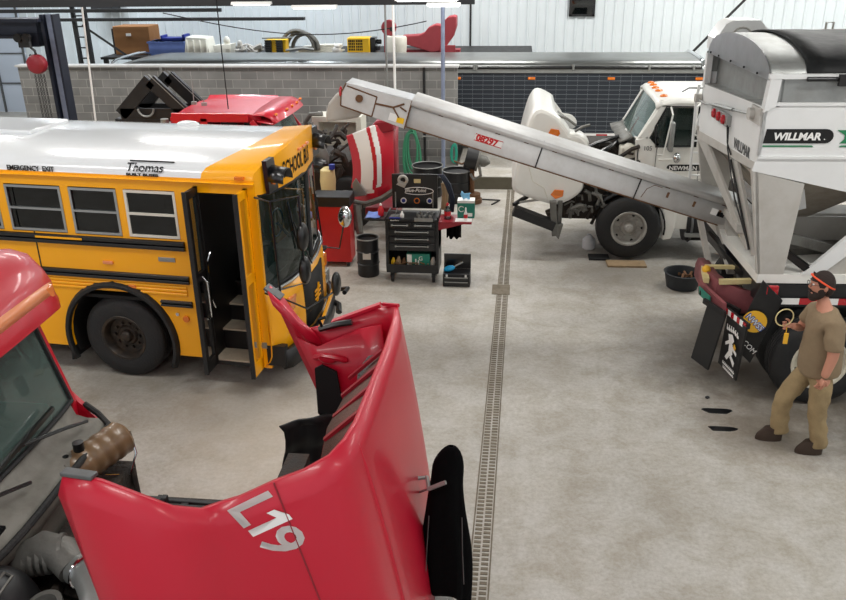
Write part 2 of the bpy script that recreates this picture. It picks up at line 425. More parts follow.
# drain channel across the floor
def drain():
    t = struct(bpy.data.objects.new('trim_3', None)); COL.objects.link(t)
    xa, ya, xb, yb = -.21, 2.2, -.04, 16.7
    m = MB()
    for s in (-1, 1): m.bar((xa+s*.085, ya, .002), (xb+s*.07, yb, .002), .012, .008)
    m.build('channel_frame', 'drain_grate', t, smooth=False)
    m = MB(); n = 260
    for i in range(n):
        f = i/n; y = ya+(yb-ya)*f; x = xa+(xb-xa)*f
        m.box((x-.066, y, .0005), (x-.008, y+.03, .005)); m.box((x+.008, y+.012, .0005), (x+.066, y+.042, .005))
    g = m.build('grate_bars', 'drain_grate', t, smooth=False); g['kind'] = 'stuff'
    m = MB(); m.box((-.26, 11.05, .001), (-.0, 11.42, .008)); 
    m.build('sump_cover', 'drain_grate', t, smooth=False)
drain()
def pillar(name, p, q, r, mt='dark_steel'):
    m = MB(); m.cyl(p, q, r, n=10); return struct(m.build(name, mt))
# roof trusses seen along the top
m = MB()
m.box((-12, 14.0, 3.78), (-.7, 14.12, 3.9)); m.box((-12, 14.0, 4.4), (-.7, 14.12, 4.5))
for i in range(16):
    x = -12+i*.7; m.bar((x, 14.06, 3.85), (x+.35, 14.06, 4.42), .05, .05); m.bar((x+.35, 14.06, 4.42), (x+.7, 14.06, 3.85), .05, .05)
struct(m.build('beam_truss', 'dark_truss', smooth=False))
m = MB(); m.box((-16, 20.0, 3.10), (-5.0, 20.15, 3.17)); m.box((-16, 20.02, 3.3), (-7, 20.1, 3.38)); m.box((-16.0, 20.0, 3.5), (-4, 20.15, 3.75))
struct(m.build('beam_purlin', 'dark_truss', smooth=False))
m = MB()
for x in (-10.85, -10.55): m.box((x, 20.2, 0), (x+.08, 20.3, 6.1))
for i in range(24): m.box((-10.85, 20.22, .2+i*.25), (-10.5, 20.28, .23+i*.25))
m.bar((-10.6, 20.2, 3.0), (-9.75, 21.0, 2.05), .05, .05)
struct(m.build('column_lattice', 'dark_truss', smooth=False))
pillar('column_pipe', (-1.35, 24.8, 0), (-1.35, 24.8, ZC), .03)
pillar('column_pipe', (5.98, 24.0, 3.3), (4.45, 24.0, 1.6), .035)
# slim pipes hanging in front of the block wall
def pipe(x, y, z0, z1, r, mt, label, dx=0):
    m = MB(); m.cyl((x, y, z0), (x+dx, y, z1), r, n=10); o = m.build('utility_pipe', mt); rebase(o, (x, y, z0)); return tag(o, label, 'pipe')
pipe(-2.73, 17.8, 0, 6.1, .022, 'dull_alu', 'dull grey vertical pipe, left one of the close pair by the block wall')
pipe(-2.55, 17.7, 0, 6.1, .027, 'paint_white', 'white vertical pipe, right one of the close pair by the block wall')
pipe(-1.52, 17.6, 0, 6.1, .042, 'blue_steel', 'blue-grey vertical pipe near the right end of the block wall')
pipe(-7.75, 17.9, 0, 2.3, .03, 'dull_alu', 'thin conduit up the block wall above the black steel frame')
pipe(-10.3, 17.9, 0, 2.3, .03, 'dark_steel', 'dark conduit on block wall just right of the crane column')
pipe(-1.95, 17.9, 0, 2.3, .03, 'dark_steel', 'dark conduit on the block wall between the white pipe and its right end')
pipe(-8.0, 15, 0, 6.1, .018, 'paint_white', 'bright white vertical pipe beside the dark crane column', dx=.3)
# ---- fluorescent light fixtures
def light_fixture(x, y, z, rz, label, L=1.0):
    t = thing('fluorescent_light', label, 'light', (x, y, z), rz, 'fluorescent shop lights', world=False)
    m = MB(); m.prism([(-L/2, -.06, 0), (-L/2, -.03, .04), (-L/2, .03, .04), (-L/2, .06, 0)], (L, 0, 0)); m.build('reflector', 'paint_white', t, smooth=False)
    for s in (-.025, .025):
        m = MB(); m.cyl((-L/2+.03, s, -.008), (L/2-.03, s, -.008), .008, n=8); m.build('tube', 'tube_light', t)
    m = MB()
    for s in (-1, 1): m.cyl((s*L*.35, 0, .05), (s*L*.35, 0, ZC-z), .006, n=6)
    m.build('hanger', 'dark_steel', t)
    return t
light_fixture(-4.05, 13, 3.86, 0, 'hanging fluorescent light, leftmost in the photo along the top edge', .62)
light_fixture(-3.1, 13.1, 3.80, 0, 'hanging fluorescent light above the striped red hood, second along the top edge', .7)
light_fixture(-1.36, 13, 3.90, 0, 'hanging fluorescent light just left of the blue-grey pipe, dark topped', .95)
light_fixture(-1.1, 12.9, 3.83, 0, 'small hanging fluorescent light below and right of the dark topped one', .5)
def area(x, y, z, sx, sy, e, col=(1, .985, .96), rot=(0, 0, 0)):
    l = bpy.data.lights.new('ceiling_lamp', 'AREA'); l.shape = 'RECTANGLE'; l.size = sx; l.size_y = sy; l.energy = e; l.color = col
    o = bpy.data.objects.new('ceiling_lamp', l); COL.objects.link(o); o.location = (x, y, z); o.rotation_euler = rot
for y, k in ((1.0,.75), (6.5,1.0), (12,1.1), (16.2,1.5), (22.0,2.3)):
    for x in (-12, -6.5, -1, 4.5, 9.5):
        area(x, y, 5.6, 2.6, .35, LE*k, (.86, .93, 1) if (y > 20 and x < -2) else (1, .985, .95))
SC.world = bpy.data.worlds.new('world'); SC.world.use_nodes = True
SC.world.node_tree.nodes['Background'].inputs[0].default_value = (.95, .97, 1, 1); SC.world.node_tree.nodes['Background'].inputs[1].default_value = .5
# camera
yaw, pitch, roll = radians(6.5), radians(23), radians(.8)
fw = V((-sin(yaw)*cos(pitch), cos(yaw)*cos(pitch), -sin(pitch))); rt = V((cos(yaw), sin(yaw), 0)); up = rt.cross(fw)
rt2 = rt*cos(roll)-up*sin(roll); up2 = up*cos(roll)+rt*sin(roll)
cd = bpy.data.cameras.new('camera'); co = bpy.data.objects.new('camera', cd); COL.objects.link(co)
co.matrix_world = Matrix(((rt2.x, up2.x, -fw.x, 0), (rt2.y, up2.y, -fw.y, 0), (rt2.z, up2.z, -fw.z, 4.6), (0, 0, 0, 1)))
cd.sensor_width = 36; cd.lens = 826/846*36; cd.clip_start = .05
SC.camera = co
SC.view_settings.view_transform = 'Standard'; SC.view_settings.look = 'None'; SC.view_settings.gamma = 1; SC.view_settings.use_curve_mapping = False
SC.view_settings.exposure = 0.68
SC.cycles.use_denoising = True; SC.cycles.max_bounces = 6; SC.cycles.transparent_max_bounces = 12; SC.cycles.caustics_reflective = False; SC.cycles.caustics_refractive = False
SC.cycles.sample_clamp_indirect = 4
# ================================================================= school bus
def bus():
    t = thing('school_bus', 'yellow school bus with white roof, its entrance door standing open', 'bus', (-4.48, 8.18, 0), radians(-6), world=False)
    W = 2.2; X0 = -5.0
    # --- roof section (y, z)
    sec = [(0,2.44),(.015,2.50),(.06,2.55),(.16,2.585),(.35,2.63),(.65,2.67),(1.1,2.69),(1.55,2.67),(1.85,2.63),(2.04,2.585),(2.14,2.55),(2.185,2.50),(2.2,2.44)]
    def bx(y):   # where white turns yellow
        k = abs(y-1.1)/1.1; return 1.62-.35*k**2.5-.0*k
    def fx(y):   # front edge of the body in plan
        pts = [(0,1.83),(.10,1.93),(.35,1.99),(.8,2.03),(1.2,2.0),(1.7,1.90),(2.0,1.78),(2.14,1.68),(2.2,1.55)]
        for (a, b), (c, d) in zip(pts, pts[1:]):
            if y <= c: return b+(d-b)*(y-a)/(c-a)
        return 1.55
    m = MB(); n = 10
    m.grid([[(X0+(bx(y)-X0)*i/n, y, z) for y, z in sec] for i in range(n+1)])
    m.prism([(X0-.01, y, z) for y, z in sec], (.02, 0, 0))
    RF = m.build('roof', 'bus_white', t)
    m = MB(); rows = []
    for i in range(9):
        f = i/8; row = []
        for y, z in sec:
            x = bx(y)+(fx(y)-bx(y))*f; zz = z+(.05*f*(z-2.44)/.29)
            row.append((x, y, zz))
        rows.append(row)
    m.grid(rows); m.mi = 0
    # brow: face carrying the sign, then return under it
    last = rows[-1]
    m.grid([last, [(x+.015, y, 2.44-(.0) if z > 2.5 else z) if False else (x+.012, y, min(z, 2.70)) for x, y, z in last], [(x+.012, y, 2.29) for x, y, z in last]])
    CAP = m.build('roof_cap', 'bus_yellow', t)
    ys = [.35,.8,1.2,1.7]
    # --- side walls
    for side, yy in (('near', 0), ('far', W)):
        m = MB(); th = .05 if yy == 0 else -.05
        dx1 = 1.15 if yy == 0 else 1.55
        ac = arc(.05, .5, .66, 205, -25, 18)
        ac = [p for p in ac if p[1] > .36]
        out = [(X0, .36)] + [(ac[0][0], .36)] + ac + [(ac[-1][0], .36), (dx1-.05, .36) , (dx1, .30 if yy == 0 else .36), (dx1, 1.76), (X0, 1.76)]
        m.prism([(x, yy, z) for x, z in out], (0, th, 0))
        m.box((X0, min(yy, yy+th), 2.30), (1.86 if yy == 0 else 1.55, max(yy, yy+th), 2.45))
        if yy == 0:
            for a, b in ((X0,-4.62),(-4.05,-3.93),(-3.36,-3.24),(-2.67,-2.55),(-1.98,-1.86),(-1.2,-1.09),(-.40,-.30),(.27,.36),(.955,1.17)):
                m.box((a, 0, 1.76), (b, .05, 2.30))
            m.box((1.755, 0, .30), (1.87, .05, 2.30))
        else:
            for x in [X0+.69*i for i in range(10)]: m.box((x, yy-.05, 1.76), (x+.1, yy, 2.30))
        m.build('side_wall', 'bus_yellow', t, smooth=False, bevel=.004)
    m = MB(); m.box((X0, 0, .36), (X0+.05, W, 2.44)); m.build('rear_wall', 'bus_yellow', t, smooth=False)
    # --- front lower shell (from beltline to skirt), following the plan curve, rounded lower edge
    Y_ = [0,.03,.10,.22,.35,.6,.8,1.0,1.2,1.45,1.7,1.85,2.0,2.08,2.14,2.2]
    m = MB(); rows = []
    for z, k in ((1.22, 0), (1.0, .02), (.7, .03), (.45, .02), (.38, -.01), (.34, -.05)):
        rows.append([(fx(y)+k+.02, y, z) for y in Y_])
    m.grid(rows); m.build('front_shell', 'bus_yellow', t, solid=.03)
    m = MB(); m.tube([(fx(y)+.035, y, 1.225) for y in Y_], .017, 6); m.build('belt_trim', 'aluminium', t)
    # windscreen, two curved halves and centre post
    for a, b in ((0.02, 1.08), (1.12, 2.17)):
        m = MB(); yy = [a+(b-a)*i/8 for i in range(9)]
        m.grid([[(fx(y)+.0, y, z) for y in yy] for z in (1.24, 2.29)]); w = m.build('windscreen', 'glass_tint', t)
        m = MB(); m.tube([(fx(y)+.004, y, 1.25) for y in yy]+[(fx(y)+.004, y, 2.285) for y in reversed(yy)], .018, 6, closed=True); m.build('gasket', 'rubber', w)
    # corner pillar on far side, interior stuff
    m = MB(); m.box((-5, .06, .98), (.95, W-.06, 1.02)); m.box((.95, .75, .98), (1.85, W-.06, 1.02)); m.build('cabin_floor', 'black_matte', t, smooth=False)
    m = MB(); m.box((X0+.06, .055, 2.40), (1.6, W-.055, 2.43)); m.build('cabin_lining', 'black_matte', t, smooth=False)
    # seats
    for i in range(6):
        x = -4.4+i*.8
        for y0 in (.12, 1.25):
            m = MB(); m.box((x, y0, 1.3), (x+.4, y0+.85, 1.42)); m.box((x-.08, y0, 1.3), (x+.02, y0+.85, 1.95)); m.box((x+.1, y0+.1, 1.02), (x+.2, y0+.7, 1.3))
            m.build('bench_seat', 'vinyl_dark', t, bevel=.03)
    # driver seat under clear plastic wrap, dashboard, wheel
    m = MB(); m.box((.85, .95, 1.25), (1.30, 1.45, 1.38)); m.bar((.88, 1.2, 1.3), (.72, 1.2, 2.05), .50, .14, up=(1,0,0)); m.cyl((1.0, 1.2, 1.0), (1.0, 1.2, 1.26), .1)
    s = m.build('driver_seat', 'vinyl_dark', t, bevel=.04)
    m = MB(); 
    rows = []
    for i in range(10):
        f = i/9
        x = .80+.08*f if f < .5 else .84+(f-.5)*1.0; z = 2.15-f*1.2 if f < .5 else 1.55-(f-.5)*.3
        rows.append([(x+.02+.02*sin(k*2.1+i), .92+.56*k/7, z-.12+.02*cos(k*1.7+i*1.3)) for k in range(8)])
    m.grid(rows); m.build('plastic_wrap', 'seat_plastic', s, solid=.01)
    m = MB(); m.box((1.55, .1, .98), (1.86, W-.5, 1.18)); m.box((1.5, 1.1, 1.1), (1.8, 1.95, 1.32)); m.build('dashboard', 'black_paint', t, bevel=.03)
    m = MB(); m.tube([(1.42+.0*sin(a), 1.55+.2*cos(a), 1.5+.17*sin(a)) for a in [2*pi*i/20 for i in range(20)]], .013, 6, closed=True); m.cyl((1.42, 1.55, 1.5), (1.6, 1.55, 1.3), .02)
    m.build('steering_wheel', 'black_gloss', t)
    # --- entry steps: pale treads on dark risers
    m = MB()
    st = [(.34, .04, .30), (.60, .30, .55), (.82, .53, .80), (1.02, .76, 1.0)]
    m.box((1.09, .03, .28), (1.75, .32, .32)); 
    for i, (z, y, _) in enumerate(st): m.box((1.09, y+.02, z-.26 if i else .26), (1.75, y+.05, z-.02))
    m.box((1.15, .05, .28), (1.17, .95, 2.3)); m.box((1.755, .05, .28), (1.77, .95, 1.2))
    m.build('step_well', 'black_paint', t, smooth=False)
    for z, y, _ in st:
        m = MB(); m.box((1.09, y, z-.02), (1.75, y+.29, z)); m.build('step_tread', 'step_tread', t, smooth=False)
    m = MB(); m.tube([(1.22, .10, .95), (1.20, .06, 1.1), (1.20, .06, 1.5), (1.22, .12, 1.6)], .012, 8); m.build('grab_handle', 'chrome', t)
    # --- folded door leaves standing open
    def leaf(x, flip, label, D=-.36):
        # hinged near y=0 and swung out to y=-.38
        m = MB(); xw = x; y0, y1 = .0, D
        dx = .07*flip
        def P(y, z, o=0): return (xw+dx*(y/y1)+o, y, z)
        fr = [((0,.30),(-.05,2.36)),((D+.05,.30),(D,2.36)),((0,.30),(D,.44)),((0,2.28),(D,2.36)),((0,1.36),(D,1.46))]
        for (a, b), (c, d) in fr:
            m.add([P(a,b,-.02),P(c,b,-.02),P(c,d,-.02),P(a,d,-.02),P(a,b,.02),P(c,b,.02),P(c,d,.02),P(a,d,.02)], [(0,1,2,3),(7,6,5,4),(0,4,5,1),(1,5,6,2),(2,6,7,3),(3,7,4,0)])
        d = m.build('door', 'black_paint' if x < 1.5 else 'bus_yellow', t, smooth=False)
        m = MB()
        for z0, z1 in ((.42, 1.36), (1.46, 2.28)):
            m.add([P(-.05,z0),P(D+.05,z0),P(D+.05,z1),P(-.05,z1)], [(0,1,2,3)])
        m.build('door_glass', 'glass_tint' if x < 1.5 else 'glass_yellow_reflection', d, smooth=False)
        m = MB()
        for a, c in ((D, D-.02), (.0, .012)):
            m.add([P(a,.29,-.024),P(c,.29,-.024),P(c,2.37,-.024),P(a,2.37,-.024),P(a,.29,.024),P(c,.29,.024),P(c,2.37,.024),P(a,2.37,.024)], [(0,1,2,3),(7,6,5,4),(0,4,5,1),(1,5,6,2),(2,6,7,3),(3,7,4,0)])
        m.build('door_seal', 'rubber', d, smooth=False)
        return d
    d = leaf(1.20, .08, '', -.25); 
    m = MB(); m.tube([(1.22, -.12, .9), (1.28, -.14, .95), (1.28, -.14, 1.35), (1.22, -.12, 1.4)], .012, 8); m.build('door_handle', 'chrome', d)
    leaf(1.755, .05, '', -.25)
    # --- rub rails
    def rail(z0, z1, xa, xb, nm='rub_rail', mt='black_gloss', d=.03, ribs=2):
        m = MB(); 
        for k in range(ribs):
            a = z0+(z1-z0)*k/ribs; b = z0+(z1-z0)*(k+1)/ribs
            m.prism([(xa, 0, a), (xa, -d, a+.01), (xa, -d, b-.01), (xa, 0, b)], (xb-xa, 0, 0))
        return m.build(nm, mt, t, smooth=False, bevel=.004)
    rail(1.63, 1.745, X0, .999); rail(1.245, 1.345, X0, .999)
    rail(.965, 1.045, .62, .999); rail(.965, 1.045, X0, -.72)
    rail(1.10, 1.225, X0, .955, 'rib', 'bus_yellow', .014, 3)
    rail(2.40, 2.425, X0, 1.86, 'drip_rail', 'bus_yellow', .03, 1)
    m = MB(); m.box((-.80, -.036, 1.70), (-.22, -.03, 1.722)); m.build('warning_stripe', 'bus_yellow', t, smooth=False)
    m = MB(); m.box((-.83, -.004, 1.245), (-.815, 0, 1.76)); m.build('panel_seam', 'black_matte', t, smooth=False)
    # --- side windows: silver frames, two sliding panes each
    wins = [(-4.62,-4.05),(-3.93,-3.36),(-3.24,-2.67),(-2.55,-1.98),(-1.86,-1.2),(-1.09,-.40),(-.30,.27),(.36,.955)]
    for a, b in wins:
        m = MB(); z0, z1, zm = 1.77, 2.29, 2.03; f = .028
        m.box((a, -.006, z0), (a+f, .03, z1)); m.box((b-f, -.006, z0), (b, .03, z1)); m.box((a+f, -.006, z0), (b-f, .03, z0+f)); m.box((a+f, -.006, z1-f), (b-f, .03, z1)); m.box((a+f, -.009, zm-.012), (b-f, .03, zm+.012))
        w = m.build('window', 'cream_plastic' if b > .9 else 'aluminium', t, smooth=False)
        m = MB(); m.box((a+f, .008, z0+f), (b-f, .012, zm-.012)); m.box((a+f, .014, zm+.012), (b-f, .018, z1-f)); m.build('pane', 'glass_dark', w, smooth=False)
    # --- fender flare around wheel arch
    m = MB(); rows = []
    for x, z in arc(.05, .5, .68, 205, -25, 26):
        d = V((x-.05, 0, z-.5)).normalized()
        rows.append([(x-d.x*.03, .0, z-d.z*.03), (x-d.x*.02, -.045, z-d.z*.02), (x+d.x*.01, -.05, z+d.z*.01), (x+d.x*.04, 0, z+d.z*.04)])
    m.grid(rows); m.build('wheel_arch', 'rubber', t, solid=.01)
    m = MB(); m.box((-.8, .05, .2), (.85, .08, 1.2)); m.build('wheel_well', 'black_matte', t, smooth=False) if False else None
    m = MB(); rows = [[(x, y, z) for y in (.05, .55)] for x, z in arc(.05, .5, .66, 200, -20, 20)]; m.grid(rows); m.box((-.7, .55, .3), (.8, .57, 1.2)); m.build('wheel_well', 'black_matte', t)
    m = MB(); m.prism([(-.60, .02, .85), (-.66, .02, .16), (-.66, .45, .16), (-.60, .45, .85)], (-.02, 0, 0)); m.build('mud_flap', 'rubber_flap', t, smooth=False)
    wheel('tyre', (.05, .02, .5), (0, -1, 0), .5, .28, 'rim_dark', t, rim_r=.28, holes=0, nuts=10, dish=.1)
    wheel('tyre', (.05, 2.18, .5), (0, 1, 0), .5, .28, 'rim_dark', t, rim_r=.28, holes=0, nuts=10, dish=.1)
    wheel('tyre', (-4.2, .02, .5), (0, -1, 0), .5, .28, 'rim_dark', t, rim_r=.28, holes=0, nuts=10, dish=.1)
    wheel('tyre', (-4.2, 2.18, .5), (0, 1, 0), .5, .28, 'rim_dark', t, rim_r=.28, holes=0, nuts=10, dish=.1)
    m = MB(); m.box((-4.9, .6, .35), (1.6, .8, .6)); m.box((-4.9, 1.4, .35), (1.6, 1.6, .6)); m.cyl((.05, .1, .5), (.05, 2.1, .5), .06); m.cyl((-4.2, .1, .5), (-4.2, 2.1, .5), .08); m.box((-1, .9, .3), (1.5, 1.3, .9)); m.build('chassis', 'engine', t, smooth=False)
    # --- lamps, markers, reflectors
    def lamp(nm, a, b, mt): m = MB(); m.box(a, b); return m.build(nm, mt, t, bevel=.004)
    lamp('marker_lamp', (-.02, -.02, 1.43), (.10, 0, 1.465), 'amber_pale'); lamp('side_plate', (.66, -.008, 1.50), (.86, 0, 1.55), 'dull_alu'); lamp('marker_lamp', (.25, -.02, 1.16), (.34, 0, 1.20), 'amber')
    m = MB(); m.cyl((.90, -.02, .83), (.90, .0, .83), .038); m.build('marker_lamp', 'amber', t)
    m = MB(); m.cyl((.80, -.015, .88), (.80, .0, .88), .02); m.build('fuel_lock', 'chrome', t)
    m = MB(); m.cyl((1.80, -.015, .58), (1.80, .0, .58), .028); m.box((1.765, -.006, .545), (1.835, 0, .615)); m.build('reflector', 'dull_alu', t)
    lamp('clearance_lamp', (1.66, -.03, 2.455), (1.76, .01, 2.49), 'amber')
    # front lights & black warning lamps with visors on the brow
    for y in (.20, 1.82):
        x = fx(y)
        m = MB(); R_ = .105
        m.prism([(x+.0, y-.13, 2.30), (x+.04, y-.13, 2.30), (x+.03, y-.13, 2.64), (x-.02, y-.13, 2.64)], (0, .26, 0))
        b = m.build('warning_lamp', 'black_gloss', t)
        m = MB(); rows = []
        for i in range(11):
            a = radians(-10+200*i/10); rows.append([(x+.03, y+.13*cos(a), 2.45+.12*sin(a)), (x+.20, y+.14*cos(a), 2.43+.11*sin(a))])
        m.grid(rows); m.build('lamp_visor', 'black_gloss', b, solid=.008)
        m = MB(); m.cyl((x+.03, y, 2.44), (x+.05, y, 2.44), .075); m.build('lens', 'amber', b)
    for y in (.9, 1.05, 1.2): m = MB(); m.box((fx(y)-.0, y-.04, 2.575), (fx(y)+.03, y+.04, 2.60)); m.build('clearance_lamp', 'amber_pale', t, bevel=.005)
    # route sign lettering
    xs = [.58, 1.55]; a = V((fx(.55), .55, 0)); b = V((fx(1.55), 1.55, 0)); d = b-a
    drape(text('lettering', 'SCHOOL BUS', .24, (2.3, .42, 2.38), (0,1,0), (0, 0, 1), 'black_matte', t, bold=.005, sx=.60, ext=.0005), CAP, (-1,0,0), .006)
    # grille, headlights, badge
    m = MB(); ya, yb = .62, 1.42
    m.grid([[(fx(y)+.055, y, z) for y in (ya, .8, 1.0, 1.2, yb)] for z in (.52, 1.12)]); g = m.build('grille', 'black_matte', t, solid=.02)
    m = MB(); 
    for k in range(3): m.bar((fx(.95)+.085, .9, .78+k*.05), (fx(1.12)+.085, 1.12, .78+k*.05), .01, .02)
    m.bar((fx(1)+.085, .97, .72), (fx(1)+.085, 1.05, .95), .02, .012); m.build('badge', 'bus_yellow', g, smooth=False)
    for y in (.36, 1.70):
        m = MB(); m.box((fx(y)-.02, y-.15, .66), (fx(y)+.065, y+.15, .82)); h = m.build('headlight', 'dull_alu', t, bevel=.01)
        m = MB(); m.cyl((fx(y)+.06, y, .74), (fx(y)+.075, y, .74), .06); m.build('lens', 'chrome', h)
        m = MB(); m.box((fx(y)-.02, y-.13, .88), (fx(y)+.06, y+.1, 1.06)); m.build('turn_signal', 'amber', t, bevel=.02)
    m = MB(); m.box((1.85, .02, .36), (2.02, .06, .56)); 
    m.grid([[(fx(y)+.13, y, z) for y in Y_[1:]] for z in (.30, .52)]); m.build('bumper', 'black_paint', t, solid=.08)
    m = MB(); m.tube([(fx(1.7)+.12, 1.66, .45), (fx(1.7)+.25, 1.6, .42), (fx(1.7)+.28, 1.5, .36)], .04); m.tube([(fx(1.7)+.12, 1.9, .5), (fx(1.7)+.3, 1.85, .55), (fx(1.7)+.3, 1.7, .55)], .03); m.build('tow_hook', 'black_paint', t)
    m = MB(); m.bar((2.08, 1.78, .70), (2.30, .42, .62), .03, .04); m.build('crossing_arm', 'bus_yellow', t, smooth=False)
    # mirror frames: rods down the near corner with black mirror heads
    m = MB()
    m.tube([(1.86, -.02, 2.28), (2.06, -.10, 2.27), (2.10, -.12, 1.20), (1.88, -.02, 1.22)], .012, 6)
    m.tube([(2.06, -.10, 1.30), (2.28, .16, 1.30), (2.26, .18, 2.26), (2.06, -.10, 2.27)], .012, 6)
    fr = m.build('mirror_bracket', 'black_gloss', t)
    for z in (1.42, 1.80):
        m = MB(); m.ball((2.26, .22, z), (.06, .11, .16)); m.build('mirror', 'black_gloss', fr)
    m = MB(); m.tube([(fx(.2)+.03, .16, 1.10), (2.3, .1, 1.02), (2.55, .35, 1.15)], .011, 6); 
    fr = m.build('crossview_bracket', 'black_gloss', t); m = MB(); m.tube([(fx(2.0)+.03, 2.0, 1.05), (2.05, 2.05, 1.02), (2.15, 2.0, 1.42)], .011, 6)
    fr2 = m.build('crossview_bracket', 'black_gloss', t)
    m = MB(); m.ball((2.55, .38, 1.22), (.05, .10, .14)); m.build('crossview_mirror', 'black_gloss', fr)
    m = MB(); m.ball((2.17, 1.98, 1.48), (.09, .10, .14)); part_label(m.build('crossview_mirror', 'chrome', fr2), 'silver crossview mirror')
    for y, y2, z2 in ((.95, .55, 1.85), (1.9, 1.5, 1.9)):
        m = MB(); m.tube([(fx(y)+.05, y, 1.22), (fx(y2)+.03, y2, z2)], .01, 6); m.bar((fx(y2+.1)+.02, y2+.1, z2-.35), (fx(y2-.08)+.02, y2-.08, z2+.25), .015, .025); m.build('wiper', 'black_gloss', t)
    # lettering on the side, roof hatch
    text('lettering', 'EMERGENCY  EXIT', .075, (-1.0, -.004, 2.455), (1, 0, 0), (0, 0, 1), 'black_matte', t, sx=.92, bold=.002)
    drape(text('logo_lettering', 'Thomas', .135, (.42, .0, 2.497), (1, 0, 0), (0, .25, 1), 'black_matte', t, bold=.001, sx=1.0), RF, (0, 1, -.35), .014)
    m = MB(); m.box((.44, .09, 2.578), (.95, .10, 2.592)); m.build('logo_bar', 'black_matte', t, smooth=False)
    text('logo_lettering', 'BUILT BUSES', .038, (.43, -.006, 2.45), (1, 0, 0), (0, 0, 1), 'black_matte', t, sx=1.75, ext=.001, bold=.002)
    m = MB(); m.box((-2.5, .75, 2.66), (-1.2, 1.5, 2.72)); m.build('roof_hatch', 'bus_white', t, bevel=.02)
    m = MB(); m.ball((.35, 1.6, 2.67), (.15, .10, .05)); m.build('roof_vent', 'bus_white', t)
    return t
bus()
